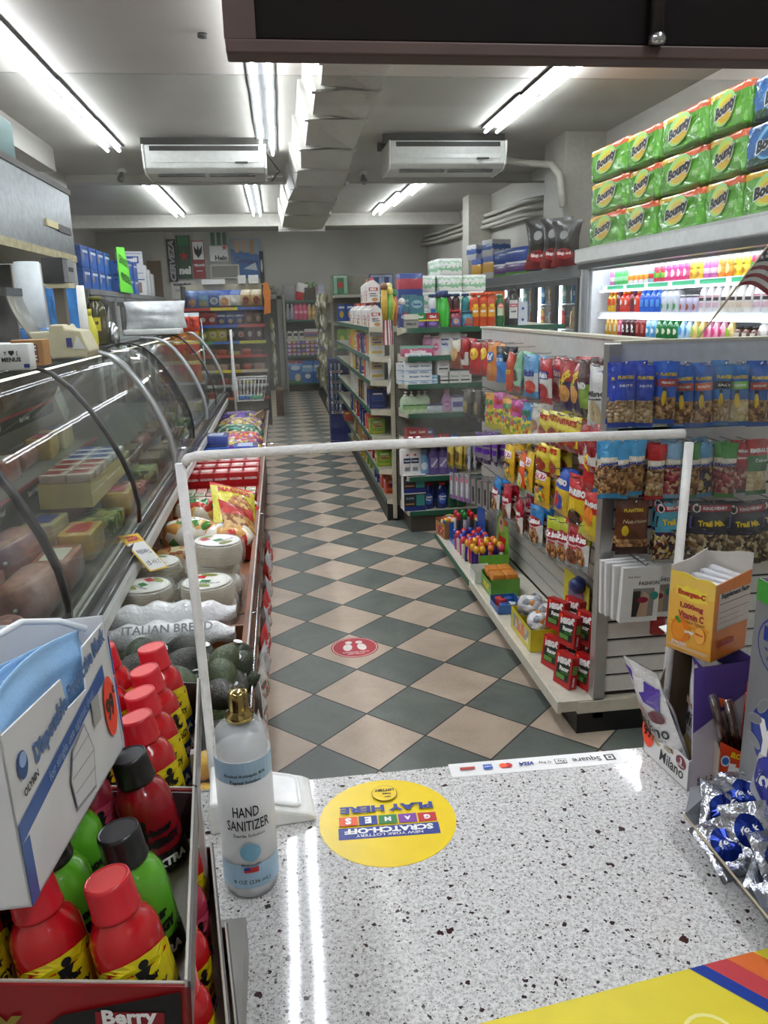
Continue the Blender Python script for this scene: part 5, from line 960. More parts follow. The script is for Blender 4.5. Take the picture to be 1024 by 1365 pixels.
for i in range(4): o=MB().rbox(-.045,.045,-.035,.035,0,.045,.01,FILM('d8862a',.5)).build('orange_pack',loc=(1.105+.072*(i%2),3.93+.1*(i//2),DZ+.08),rz=PI/2); T(o,f"orange wrapped pack in the green tray, {['near outer','near inner','far outer','far inner'][i]}",'pack','orange packs in the green tray')
t=dispbox('dfe3dc',w=.12,d=.1,h=.08,lip=.06); t.location=(1.08,4.17,DZ); t.rotation_euler=(0,0,-PI/2); T(t,'small white carton beside the green tray','carton')
def dishback():
    t=dispbox('6fae35',w=.26,d=.18,h=.12,lip=.06); p=MB(); p.prism([(-.13,.12),(.13,.12),(.11,.3),(.04,.36),(-.05,.34),(-.12,.28)],.004,PM('76b83a',.4),FY(0,.088,0)); decals(p,lambda x,z,e:(x,.083-e,z),[('e',-.03,.26,.05,.05,PM('d8a88a',.4)),('e',-.03,.27,.02,.015,INK),('t','Funny',.0,.17,.16,RINK,.1,.08),('e',.07,.3,.03,.03,PM('c8402a',.4))]); p.build('header_card',t); return t
t=dishback(); t.location=(1.18,4.38,DZ); t.rotation_euler=(0,0,-PI/2); T(t,'green toy display with tall cut out header card','display tray')
def lolly(key,c1,c2):
    def fn():
        mb=MB(); mb.lathe([(.011,0),(.013,.01),(.013,.09),(.008,.1)],PM(c2,.25,0,.05,coat=.4),12); o=mb.build('candy_toy'); q=MB(); q.lathe([(0,.095),(.012,.098),(.02,.115),(.02,.125),(.012,.14),(0,.143)],PM(c1,.25,0,.05,coat=.4),14); q.build('cap',o); return o
    reg(key,fn)
lolly('lolA','e8b02a','3a2a7a'); lolly('lolB','d83a4a','d8d0c0'); lolly('lolC','2a3aa0','b03a8a'); lolly('lolD','e0762a','c02a3a')
LD={'lolA':'yellow capped purple candy toy','lolB':'red capped clear candy toy','lolC':'blue capped pink candy toy','lolD':'orange candy toy'}
cn={}
for i in range(36):
    a,b=i%4,i//4; k=['lolA','lolA','lolD','lolB'][(a+b)%4] if b<5 else ['lolC','lolB','lolC','lolB'][(a+b)%4]
    T(PR.place(k,(1.075+.05*a+ru(-.006,.006),4.28+.062*b+ru(-.006,.006),DZ+(.03 if b<4 else 0)),rot=(ru(-.1,.1),ru(-.1,.1),0)),f"{LD[k]} on the deck, {ORD[a+1]} from the lip in row {NW(b+1)}",'candy toy','candy toys on the deck')
t=dispbox('2a62c0',w=.2,d=.2,h=.12,lip=.03); p=MB(); p.prism([(-.1,.12),(.1,.12),(.08,.26),(-.03,.3),(-.1,.2)],.004,PM('2a62c0',.4),FY(0,.098,0)); p.build('header_card',t); t.location=(1.17,4.72+.18,DZ); t.rotation_euler=(0,0,-PI/2); T(t,'blue curved display tray on the deck','display tray')
for i in range(6):
    o=MB().lathe([(.014,0),(.014,.15),(.012,.16)],PM(['3a3a3c','c9c9cc'][i%2],.3),12).lathe([(.015,.15),(.015,.185),(.01,.195),(0,.195)],PM(['c8282c','2a8a3a','c8282c'][i%3],.3,coat=.4),12).build('candy_tube',loc=(1.1+.045*(i%3),4.85+.07*(i//3),DZ+.03)); T(o,f"dark candy tube with bright cap in the blue display, {ORD[i%3+1]} from the lip, {['near','far'][i//3]} row",'candy tube','candy tubes in the blue display')
for i,(x,y,w,lab,cc_) in enumerate(((1.1,5.1,.16,'brown carton of mixed sweets at the far deck end','a8764a'),(1.26,5.08,.16,'printed carton of sweets beside the far brown carton','c9b08a'))):
    t=dispbox(cc_,w=w,d=.15,h=.12,lip=.1,L=[('r',-.06,.06,.02,.08,SPOTS(['c84a2a','e8d8b0','8a3a2a'],40,.4,.1))]); t.location=(x,y,DZ); t.rotation_euler=(0,0,-PI/2+.2); T(t,lab,'carton')
    T(lump('sweets_pile',.13,.13,.06,SPOTS(['e8862a','c83a2a','3a6ab0','e8d8b0','d8c02a'],35,.15,.8),80+i,loc=(x,y,DZ+.08)),f'heap of wrapped sweets filling the {["brown","printed"][i]} carton','sweets',kind='stuff')
o=MB().tube([(0,0,0),(0,-.0,.03),(0,.0,.06)],[.035,.045,.02],PM('3a4a8a',.4),14).build('round_toy_pack',loc=(1.32,3.25,.42),rot=(0,-1.3,0)); T(o,'round blue toy pack hanging on the low slats','toy')
# small flag on the gondola corner
def flag(name,label,w,base,tip,sag,cat='flag',hang=False):
    t=empty(name,base); d=Vector(tip)-Vector(base); MB().tube([(0,0,0),tuple(d)],.0035,PM('b9a98a',.5),8).build('stick',t)
    n=13; h=w*.6
    def P(u,v): # u along the fly, v along the hoist
        p=d*(1-(1-v)*h/d.length) if not hang else d*1.0-Vector((0,0,0))
        if hang: return (d.x+w*.12*math.sin(5*v)+ (v-.5)*h*.9, d.y+.02*math.sin(7*v+2*u), d.z-.01-w*u)
        return (p.x+w*u*.92, p.y+.03*math.sin(6*u+v*2)*u-.02*u, p.z-sag*u*u-.0+.012*math.sin(9*u))
    for i in range(n):
        mb=MB(); mb.grid(lambda u,v,i=i:P(u,1-(i+v)/n),16,1,[PM('b0283a',.6),PM('e9e6e2',.6)][i%2],mf=(lambda u,v,i=i: PM('232c52',.6) if (u<.42 and i<7) else [PM('9c2636',.6),PM('e9e6e2',.6)][i%2]))
        if i==0: big=mb
        else: big.add([tuple(a) for a in mb.v],mb.f,mb.mats[0]); 
        if i>0:
            k=len(mb.f)
            for q in range(k): big.m[-k+q]=big.mi(mb.mats[mb.m[q]])
    if not hang:
        for r_ in range(5):
            for c in range(6):
                u=.04+.062*c+(.03 if r_%2 else 0); v=.96-.1*r_
                if u<.40: p=P(u,v); big.star(.006*w/.25,WINK,FY(p[0],p[1]-.003,p[2]))
    o=big.build('cloth',t,solid=.001); T(t,label,cat); return t
p=AX(728,612*0+610*0+448,1.5); b0=AY(936,452,2.9); tp=AY(986,374,2.85)
flag('american_flag','american flag on a wooden stick at the right, above the gondola',.34,(AY(931,454,2.79).x,2.79,1.545),(AY(1034,314,2.7).x,2.7,AY(1034,314,2.7).z),.17)
p=AY(515,437,5.95); tp=AY(512,450,5.6)
flag('american_flag','small american flag hanging down over the middle gondola corner',.17,(AY(519,440,5.72).x,5.72,1.46),(AY(519,432,5.64).x,5.64,AY(519,425,5.64).z),.1,hang=True)
# ================= MIDDLE gondola (end cap faces the counter) =================
PEG=PM('7b776c',.6,0,.15,.2,60); GRN=PM('1f5a43',.4); SH=PM('b9b4a2',.45)
EX0,EX1=.90,2.1; EY=5.72; EB=6.12; MY1=9.8
t=empty('grocery_gondola',(1.4,7.9,0)); ox,oy=1.4,7.9
def mbx(name,x0,x1,y0,y1,z0,z1,m,**k): return MB().box(x0-ox,x1-ox,y0-oy,y1-oy,z0,z1,m).build(name,t,**k)
mbx('end_pegboard',.87,EX1,EB,EB+.03,.1,1.50,PEG); mbx('post',.845,.875,EB-.03,EB+.01,.02,1.53,PM('c4bda8',.45),bevel=.002)
mb=MB()
for i in range(60): mb.box(.876-ox,.884-ox,EB-.022-oy,EB-.018-oy,.12+.023*i,.131+.023*i,BLACK)
mb.build('slot_strip',t)
mbx('side_pegboard',1.18,1.22,EB+.03,MY1,.1,1.50,PEG); mbx('base',.93,EX1,EY+.02,EB,.0,.14,PM('4a443d',.5)); mbx('base',.80,1.2,EB,MY1,.0,.12,DK)
EZ=[1.543,1.342,1.14,.924,.707,.445,.176]; EZ=[z-.012 for z in EZ]
for i,z in enumerate(EZ):
    mb=MB(); mb.box(EX0+.01-ox,EX1-ox,EY-oy,EB-oy,z-.028,z,SH); mb.build('shelf',t)
    MB().box(EX0+.02-ox,EX1-ox,EY-.006-oy,EY+.001-oy,z-.032,z+.004,GRN).build('price_strip',t)
    m=MB(); m.prism([(EB-oy,z-.06),(EY-oy,z-.025),(EY-oy,z+.004),(EB-oy,z+.01)],.003,PM('d9d3bd',.45),Matrix(((0,0,1,EX0+.005-ox),(1,0,0,0),(0,1,0,0),(0,0,0,1)))); m.build('bracket',t)
SZ=[1.54,1.315,1.13,.90,.69,.42,.17]
for i,z in enumerate(SZ):
    x=.69 if i<5 else .74
    if i==6: x=.80
    mbx('side_shelf',x,1.18,EB+.03,MY1,z-.03,z-.005,SH); mbx('side_price_strip',x-.006,x,EB+.03,MY1,z-.036,z,GRN)
    m=MB(); m.prism([(1.18-ox,z-.08),(x-ox,z-.035),(x-ox,z+.0),(1.18-ox,z+.01)],.003,PM('d9d3bd',.45),Matrix(((1,0,0,0),(0,0,1,EB+.02-oy),(0,1,0,0),(0,0,0,1)))); m.build('side_bracket',t)
MB().box(1.0-ox,2.1-ox,EB+.03-oy,MY1-oy,1.50,1.535,SH).build('top_board',t)
T(t,'green edged grocery gondola in the middle of the shop','shelving')
cm=lambda t,z,w,m=WINK,h=None: ('t',t,0,z,w,m,0,.05,0,h)
# products
W_=PM('e9e9e6',.35); 
Bot('ajax','detergent_bottle','straight',.035,.24,PM('cf4a1c',.3,coat=.3),PM('d8582a',.4),[('r',-.03,.03,.02,.09,PM('e8a02a',.4)),('e',0,.1,.018,.012,YINK),cm('ajax',.06,.04)],lab=(.2,.7),capr=.9)
Bot('off','spray_can','straight',.03,.22,PM('1f6a3a',.3,coat=.3),PM('2a7a44',.4),[('r',-.024,.024,.03,.1,PM('d8dfc0',.4)),('e',0,.1,.02,.018,OINK),cm('OFF',.1,.03)],lab=(.2,.75),capr=.75)
Bot('black','bleach_bottle','jug',.058,.26,PM('201f1f',.35,coat=.3),PM('161616',.4),[('r',-.032,.032,.02,.15,PM('d8d4d0',.4)),('r',-.028,.028,.1,.125,RINK),cm('PINOL',.112,.04,WINK),cm('multi',.07,.04,INK)],lab=(.12,.75),sy=.7,capr=.35)
Box('whitebx','white_carton',.07,.05,.17,PM('c9cdd6',.4),[('e',0,.12,.01,.01,BINK),('e',0,.04,.01,.01,BINK)])
Bot('febreze','air_freshener_bottle','drop',.042,.26,PM('2fae2a',.25,coat=.4),PM('3a4a7a',.4),capr=.6); Bot('teal','spray_bottle','straight',.03,.24,PM('2f8f95',.3,coat=.3),PM('2a3f6a',.4),lab=(.1,.6),capr=.9); Bot('blkb','spray_bottle','straight',.03,.24,PM('4a1f28',.3,coat=.3),PM('2a3f6a',.4),[('r',-.024,.024,.03,.11,PM('8a2a3a',.4)),('e',0,.07,.018,.02,PM('6a4aa0',.4))],lab=(.1,.6),capr=.9); Bot('whtb','spray_bottle','straight',.03,.24,PM('dfe0e4',.3,coat=.3),PM('2a3f6a',.4),[('r',-.02,.02,.03,.11,PM('3a7ac0',.4))],lab=(.1,.6),capr=.9)
Box('glad','bag_box',.09,.07,.105,BAND([(0,'4a2a6a'),(.45,'e3c62a'),(.55,'2f8a44')],.35),[cm('Glad',.03,.05),cm('Glad',.08,.05),('e',0,.03,.03,.015,PM('8a6ab8',.4))]); Box('gladr','bag_box',.09,.07,.105,BAND([(0,'4a2a6a'),(.45,'e3c62a'),(.55,'b02a34')],.35),[cm('Glad',.03,.05),cm('Glad',.08,.05),('e',0,.03,.03,.015,PM('8a6ab8',.4))])
Box('steelw','foil_box',.1,.08,.1,BAND([(0,'8f8f88'),(.55,'4a4a44'),(.62,'ded8c6')],.4),[cm('BRILLO',.03,.07,INK)]); Box('bluebx','plug_in_box',.10,.06,.10,PM('1f3a8a',.35),[('r',-.02,.045,.01,.06,PM('b02a34',.4)),cm('Glade',.08,.07)]); Box('tealbx','cleaner_box',.11,.06,.13,PM('4a7f8f',.35),[('e',0,.07,.04,.03,PM('9ac0c8',.4)),cm('Scrub',.07,.06,BINK)])
Box('orgpk','cleaner_pack',.09,.06,.13,PM('c25a22',.35,coat=.3),[('r',-.035,.035,.03,.09,PM('e08a3a',.4)),cm('CLR',.1,.05)])
Box('dkred','coffee_box',.08,.06,.13,PM('3a1518',.35),[('r',-.03,.03,.06,.11,PM('a8a09a',.4)),cm('MILD',.085,.045,RINK)])
Bot('tubcl','cup_pack','squat',.05,.12,PM('8a2a3a',.3,coat=.3),PM('c8303a',.4),[('r',-.035,.035,.0,.05,PM('3a5aa0',.4)),('e',0,.03,.02,.02,PM('c9a08a',.4))],lab=(.1,.6),capr=.9); Bot('tubbl','cup_pack','squat',.048,.11,PM('3a8fa8',.3,coat=.3),PM('3a6a80',.4),[('e',0,.03,.025,.025,PM('a8604a',.4)),('r',-.035,.035,.0,.01,RINK)],lab=(.1,.6),capr=.9)
Box('tissue','tissue_box',.23,.11,.075,BAND([(0,'b03a6a'),(.35,'d8608a'),(.7,'8fc0b0')],.4,noise=.5),[cm('Scotties',.035,.12,WINK,.03)]); Box('gauze','medical_box',.115,.1,.075,BAND([(0,'dfe6ea'),(.3,'5a9ac8'),(.36,'eef0f0')],.4),[('t','Bandages',.01,.055,.07,PM('3a6aa0',.4,var=0)),('t','STERILE',0,.012,.06,PM('3a6aa0',.4,var=0))]); Box('carex','soap_box',.09,.08,.085,PM('e4e2de',.4),[('t','Caress',0,.05,.06,PM('7a6a60',.4,var=0)),('r',-.035,.035,.015,.025,INK)]); Box('bluegz','medical_box',.1,.08,.06,PM('a9cfe2',.4),[('e',0,.03,.03,.018,PM('5aa0c8',.4)),cm('Q-tips',.03,.05)])
Bot('jjpink','lotion_bottle','squat',.04,.14,PM('e6b8cc',.3,coat=.3),PM('e9c6d4',.4),[('e',0,.035,.02,.028,PM('d86a90',.4)),cm("baby",.035,.03)],lab=(.2,.75),sy=.6,capr=.8); Bot('jjpink2','shampoo_bottle','straight',.035,.15,PM('d59ab8',.25,0,.05,alpha=.9),PM('e8d2dc',.4),[('r',-.025,.025,.02,.07,PM('b86a9a',.4))],lab=(.1,.7),sy=.6,capr=.7); Bot('jjwhite','baby_powder_bottle','straight',.045,.19,W_,W_,[('r',-.03,.03,.02,.1,PM('dfe6ee',.4)),('r',-.03,.03,.09,.1,BINK),cm('baby',.06,.05,BINK)],lab=(.1,.7),sy=.6,capr=.7)
Bot('softsoap','hand_soap_bottle','squat',.042,.135,PM('cfe3c4',.15,0,.1,alpha=.9),W_,[('e',0,.03,.03,.02,PM('9ac080',.4)),cm('softsoap',.045,.05,GINK)],lab=(.1,.7),sy=.6,capr=.35,pump=True); Bot('lotion','lotion_bottle','drop',.045,.17,PM('c9a0c4',.2,0,.05),PM('d8b0cc',.4),[('e',0,.04,.022,.03,PM('b070a8',.4)),cm('Johnson',.04,.035,WINK)],lab=(.1,.7),sy=.6,capr=.5)
Bot('jar','cream_jar','squat',.04,.06,PM('c9d0d8',.2),PM('4a4a7a',.4),lab=(.1,.7),capr=.95); Bot('powder','powder_bottle','straight',.035,.12,PM('d9dce8',.3),PM('8a8ab8',.4),[('r',-.02,.02,.02,.06,PM('6a6aa8',.4))],lab=(.1,.7),sy=.7,capr=.8)
Box('redsoap','soap_box',.09,.09,.05,PM('b02232',.35,coat=.3),[cm('Lux',.025,.05,WINK,.02)]); Box('bluesoap','soap_box',.07,.08,.04,PM('2a4a9a',.35,coat=.3),[cm('Dial',.02,.04)])
Bot('vaseline','lotion_bottle','straight',.055,.25,W_,W_,[('r',-.03,.03,.06,.10,PM('1f2f5a',.4)),cm('Vaseline',.08,.05,WINK),('r',-.02,.02,.0,.03,PM('8a8f96',.4)),('e',0,.125,.012,.006,RINK)],lab=(.15,.75),sy=.55,capr=.35); Bot('bluew','lotion_bottle','drop',.042,.2,PM('7fb0d8',.2),PM('6a7a9a',.4),[('e',0,.05,.026,.03,PM('d8e8f0',.4))],lab=(.1,.7),sy=.6,capr=.6); Bot('purplew','fabric_softener_bottle','jug',.045,.23,PM('6a5a9a',.25,coat=.3),PM('8a7ac0',.4),[('r',-.03,.03,.03,.11,PM('8f86b8',.4)),('t','Suavitel',0,.07,.07,WINK,.9,.06)],lab=(.1,.75),sy=.7,capr=.5)
Box('dkbox','soap_multipack',.17,.12,.14,BAND([(0,'1f2f7a'),(.25,'20262c'),(.95,'e4e4e2')],.35,axis='Z'),[('r',.01,.075,.04,.125,PM('3a8a86',.4)),('t','SUAVE',-.04,.1,.06,PM('9ab8d0',.4,var=0)),('r',-.075,-.005,.05,.06,PM('b07a4a',.4))],side=PM('e3e3e0',.4)); Bot('mouth','mouthwash_bottle','squat',.048,.2,PM('15286a',.15,0,.1,coat=.5),PM('c02430',.35),[('e',0,.05,.034,.045,PM('2f62b8',.4)),('t','Colgate',0,.065,.06,WINK,0,.06),('t','Plax',0,.045,.04,WINK)],lab=(.15,.7),sy=.65,capr=.42); Bot('greenm','mouthwash_bottle','squat',.045,.2,PM('0f4a34',.15,0,.1,coat=.5),PM('1a1a1a',.35),lab=(.15,.7),sy=.65,capr=.42)
def erow(i,ps,place,group,y=None,dz=0):
    """ps=[(key,px,desc)] on end cap shelf i"""
    tot={}; cnt={}; z=EZ[i]+dz+.001
    for a in ps: tot[a[2]]=tot.get(a[2],0)+1
    for a in ps:
        k,px,d=a[:3]; yy=(a[3] if len(a)>3 else y or EY+.09); zz=z+(a[4] if len(a)>4 else 0); cnt[d]=cnt.get(d,0)+1
        p=AY(px,500,yy); o=PR.place(k,(p.x,yy,zz),ru(-.1,.1)); T(o,f"{d}{'' if tot[d]==1 else ', '+ORD[cnt[d]]+' of '+NW(tot[d])+' from left,'} on {place}",o.name.split('.')[0].replace('_',' '),group)
erow(0,[('steelw',549,'grey topped scouring pad box'),('glad',560,'green and purple bag box'),('gladr',576,'red and purple bag box',5.81),('febreze',593,'bright green air freshener'),('tubcl',607,'red and blue cup pack'),('tubbl',622,'teal and red cup pack'),('ajax',632,'orange cleaner bottle'),('ajax',643,'orange cleaner bottle'),('ajax',653,'orange cleaner bottle'),('off',665,'green insect spray can'),('black',681,'large black cleaner bottle'),('whitebx',694,'plain white carton')],'top end shelf','household goods on the top end shelf')
erow(0,[('bluebx',541,'blue and red plug in box',6.0),('tealbx',556,'teal cleaner box',6.02,.1),('whtb',577,'white spray bottle',6.0),('febreze',586,'tall green spray bottle',6.03),('blkb',598,'dark red spray bottle',6.0),('blkb',608,'dark red spray bottle',6.0),('teal',620,'teal spray bottle',6.0),('dkred',633,'dark red box',6.0,.05),('dkred',641,'dark red box',6.02,.05),('orgpk',652,'orange cleaner pack',6.0,.12),('orgpk',663,'orange cleaner pack',6.0,.12),('bluebx',548,'blue and red plug in box',6.02),('tealbx',547,'teal cleaner box',6.04,.11)],'top end back row','goods at the back of the top end shelf')
erow(1,[('tissue',566*0+556,'pink and green tissue box'),('jjpink2',570,'pink shampoo bottle'),('jjpink',581,'pale pink lotion bottle'),('jjwhite',593,'white baby powder bottle'),('jjwhite',607,'white baby powder bottle'),('jjpink2',618,'pink shampoo bottle')],'second end shelf','baby care goods on the second end shelf')
for c,px in enumerate((540,549,564)):
    for l in range(2 if c==0 else 3): 
        p=AY(px+ (0),500,5.80+(.04 if c==0 else 0)); T(PR.place('gauze',(p.x,5.80+(.06 if c==0 else 0),EZ[2]+.001+.0755*l)),f"white and blue medical box, {['lowest','second','topmost'][l]} in the {['left','middle','right'][c]} pile",'medical box','white medical boxes on the third end shelf')
T(PR.place('bluegz',(AY(577,500,5.8).x,5.8,EZ[2]+.001)),'pale blue box beside the white medical boxes','box')
for c,px in enumerate((590,604,619)):
    for l in range(2 if c<1 else 1): p=AY(px,500,5.8); T(PR.place('carex',(p.x,5.8,EZ[2]+.001+.086*l)),f"cream soap box with black band, {['lower','upper'][l]}, {['left','middle','right'][c]} on third end shelf",'soap box','cream soap boxes on the third end shelf')
erow(3,[('softsoap',540,'green hand soap pump bottle'),('softsoap',548,'green hand soap pump bottle'),('softsoap',558,'green hand soap pump bottle'),('softsoap',566,'green hand soap pump bottle'),('jar',574,'low clear jar'),('jar',584,'low clear jar'),('lotion',595,'pink purple lotion bottle'),('powder',606,'pale powder bottle'),('powder',613,'pale powder bottle'),('lotion',626,'pink purple lotion bottle')],'fourth end shelf','bath goods on the fourth end shelf')
erow(4,[('redsoap',546,'red soap box'),('redsoap',558,'red soap box'),('redsoap',568,'red soap box'),('bluesoap',578,'blue soap box'),('redsoap',590,'red soap box'),('bluesoap',603,'blue soap box')],'fifth end shelf','soap boxes on the fifth end shelf')
erow(4,[('redsoap',548,'red soap box'),('redsoap',560,'red soap box'),('bluesoap',570,'blue soap box')],'fifth end upper layer','soap boxes stacked on the fifth end shelf',dz=.052)
erow(5,[('vaseline',540,'white lotion bottle'),('vaseline',551,'white lotion bottle'),('bluew',564,'light blue bottle'),('purplew',577,'purple softener bottle'),('purplew',590,'purple softener bottle'),('purplew',602,'purple softener bottle')],'sixth end shelf','lotions on the sixth end shelf')
erow(6,[('dkbox',549,'dark and teal soap multipack'),('mouth',569,'blue mouthwash bottle with red cap'),('mouth',588,'blue mouthwash bottle with red cap'),('greenm',602,'dark green mouthwash bottle'),('greenm',614,'dark green mouthwash bottle')],'bottom end shelf','mouthwash and soap on the bottom end shelf')
T(PR.place('dkbox',(AY(549,500,5.81).x,5.81,EZ[6]+.143)),'dark and teal soap multipack stacked on top of another','soap multipack')
# ---- aisle side of the middle gondola
def gable(key,c,acc,txt):
    def fn():
        mb=MB(); w=.05; M=None
        mb.box(-w,w,-w,w,0,.13,PM(c,.4)); mb.add([(-w,-w,.13),(w,-w,.13),(w,w,.13),(-w,w,.13),(-w,0,.17),(w,0,.17)],[(0,1,5,4),(2,3,4,5),(1,2,5),(3,0,4)],PM(c,.4)); mb.box(-w,w,-.003,.003,.165,.19,PM(acc,.4))
        decals(mb,boxS(.1),[('r',-.04,.04,.05,.09,PM(acc,.4,var=0)),('t',txt,0,.07,.07,WINK,0,.06),('e',0,.025,.03,.018,PM('c9955a',.4))]); decals(mb,lambda x,z,e:(w+.0006+e,x,z),[('r',-.035,.035,.085,.11,PM(acc,.4,var=0)),('t',txt,0,.0975,.05,WINK,0,.06),('r',-.03,.02,.06,.066,INK),('r',-.03,.03,.045,.05,INK),('e',.01,.02,.025,.014,PM('c9955a',.4))]); return mb.build('carton')
    reg(key,fn)
gable('gabR','e6e0de','b8242c','MILK'); gable('gabB','e9e6e2','c07a4a','pan')
Box('sd_yel','food_box',.07,.12,.17,PM('d8b02a',.35,coat=.3),[('e',0,.08,.025,.05,PM('d8502a',.4)),cm('MAIZ',.14,.05,RINK)]); Box('sd_blu','food_box',.07,.12,.16,PM('1f3a8a',.35,coat=.3),[('r',-.025,.025,.08,.12,PM('dfe3e8',.4)),cm('JABON',.1,.04,RINK)]); Box('sd_pnk','food_box',.06,.1,.14,PM('d84a7a',.35),[('r',-.02,.02,.04,.08,W_),cm('PINK',.11,.04)]); Box('sd_red','food_box',.08,.12,.15,PM('b02226',.35),[('r',-.03,.03,.03,.07,W_),cm('RICE',.11,.05)]); Box('sd_wht','food_box',.04,.12,.2,PM('dcdad4',.4),[('r',-.008,.008,.04,.17,PM('8a2a2a',.4))]); Box('sd_grn','food_box',.08,.12,.12,PM('7fae3a',.35),[cm('tea',.08,.05),('e',0,.04,.02,.02,YINK)]); Box('sd_org','food_box',.1,.12,.12,PM('e0622a',.35,coat=.3),[('e',0,.06,.03,.03,PM('e83a7a',.4)),cm('ACE',.1,.05)]); Box('sd_dk','food_box',.06,.12,.15,PM('4a4038',.35),[('r',-.02,.02,.04,.1,PM('b98a5a',.4))]); Box('sd_gld','food_box',.06,.12,.15,PM('b0863a',.35),[('r',-.02,.02,.04,.1,PM('e8d8a0',.4))]); Box('sd_nav','food_box',.09,.14,.14,PM('16226a',.35,coat=.3),[('r',-.035,.035,.0,.03,W_),('e',.02,.1,.012,.01,W_)])
Bot('sd_can','food_can','straight',.037,.11,PM('4a6ab0',.3),CHROME,[('r',-.03,.03,.02,.06,PM('e0d0a0',.4))],capr=.95,lab=(.1,.8)); Bot('sd_jar','glass_jar','squat',.035,.14,PM('7a4a32',.15),PM('c83030',.4),[('r',-.025,.025,.02,.07,PM('e6dcc0',.4))],lab=(.1,.7),capr=.8); Bot('sd_bot','cleaner_bottle','straight',.03,.2,PM('c9ccd2',.25),PM('8a3a4a',.4),[('r',-.02,.02,.02,.1,PM('8a8a92',.4))],lab=(.1,.7))
SN={'gabR':'red and white carton','gabB':'white and brown carton','sd_yel':'yellow food box','sd_blu':'blue box with white panel','sd_pnk':'pink box','sd_red':'red box','sd_wht':'tall white box with dark stripe','sd_grn':'green box','sd_org':'orange box with pink spot','sd_dk':'dark brown box','sd_gld':'gold box','sd_nav':'navy blue box','sd_can':'blue labelled can','sd_jar':'brown jar with red lid','sd_bot':'slim grey bottle'}
def siderow2(i,keys,y0,y1,place,group,dz=0,x=None):
    z=SZ[i]+.0+dz; x=x or (.69 if i<5 else .74 if i==5 else .80)+.07; n=len(keys); tot={}; cnt={}
    for k in keys: tot[k]=tot.get(k,0)+1
    for j,k in enumerate(keys):
        y=y0+(y1-y0)*(j+.5)/n; cnt[k]=cnt.get(k,0)+1; o=PR.place(k,(x+ru(-.01,.01),y,z-.004),-PI/2+ru(-.08,.08)); T(o,f"{SN[k]}{'' if tot[k]==1 else ', number '+NW(cnt[k])+' from the near end,'} on {place}",o.name.split('.')[0].replace('_',' '),group)
siderow2(0,['gabR','gabB','gabR','gabB','gabR','gabB','gabR','gabB','gabR','gabB','gabB','gabR','gabB'],6.25,8.0,'top aisle shelf','cartons on the top aisle shelf')
siderow2(0,['gabR','gabR','gabB','gabB'],6.25,6.9,'top aisle shelf, stacked layer','cartons stacked on the top aisle shelf',dz=.19)
siderow2(1,['sd_wht','sd_yel','sd_red','sd_blu','sd_nav','sd_blu','sd_red','sd_pnk','sd_pnk','sd_can','sd_yel','sd_yel','sd_org'],6.25,8.0,'second aisle shelf','goods on the second aisle shelf')
siderow2(2,['sd_wht','sd_wht','sd_org','sd_red','sd_can','sd_blu','sd_dk','sd_gld','sd_bot','sd_dk','sd_yel','sd_bot','sd_wht','sd_gld','sd_can'],6.25,8.2,'third aisle shelf','goods on the third aisle shelf')
siderow2(3,['sd_nav','sd_nav','sd_wht','sd_dk','sd_gld','sd_dk','sd_dk','sd_jar','sd_wht','sd_wht','sd_wht','sd_wht'],6.25,8.0,'fourth aisle shelf','goods on the fourth aisle shelf')
siderow2(4,['sd_grn','sd_org','sd_org','sd_nav','sd_nav','sd_blu','sd_can','sd_red','sd_blu','sd_gld','sd_blu','sd_yel'],6.25,8.2,'fifth aisle shelf','goods on the fifth aisle shelf')
siderow2(5,['sd_grn','sd_red','sd_red','sd_jar','sd_red','sd_red','sd_jar','sd_yel','sd_yel','sd_dk','sd_gld','sd_gld','sd_can'],6.25,8.6,'sixth aisle shelf','goods on the sixth aisle shelf')
siderow2(6,['sd_org','sd_org','sd_blu','sd_blu','sd_can','sd_grn','sd_grn','sd_yel','sd_yel','sd_org','sd_red','sd_red','sd_jar','sd_gld'],6.3,9.4,'bottom aisle shelf','goods on the bottom aisle shelf')
# hanging strip of bags beside the price post
mb=MB(); mb.grid(lambda u,v:(.02*math.sin(5*v)-.04+.08*u,.012*math.sin(9*v+4*u),-.9*v),4,16,PM('dcdad2',.5),smooth=True); o=mb.build('hanging_bag_strip',loc=(.83,6.06,1.30),solid=.004); o.scale=(.35,1,.3); T(o,'white strip hanging beside the middle gondola post','strip')
# toys rising above the corner
for i,(px,py,c,h,lab) in enumerate(((512,390,'c8a02a',.34,'yellow toy'),(517,400,'7fc04a',.30,'lime green toy'),(522,388,'e0c83a',.34,'yellow flowered toy'),(528,398,'d8702a',.28,'orange toy'),(535,405,'3a7ac0',.2,'blue and white toy'))):
    p=AY(px,438,5.95); mb=MB(); mb.tube([(0,0,0),(.01*math.sin(i),.0,h*.6),(.02*math.sin(i*2),0,h)],[.012,.03,.022],PM(c,.35,0,.2,.3,30,.2),10); mb.lathe([(0,0),(.03,.015),(.03,.05),(.015,.07),(0,.075)],PM(['8a5a3a','e8d85a','e8e0a0','3a8a5a','e8e8ea'][i],.4),12,Matrix.Translation((.02*math.sin(i*2),0,h-.01))); o=mb.build('toy',loc=(p.x,5.9+.03*i,1.545)); o.scale=(.9,.9,.78); T(o,f'{lab} standing on the corner of the middle gondola','toy','toys on the gondola corner')
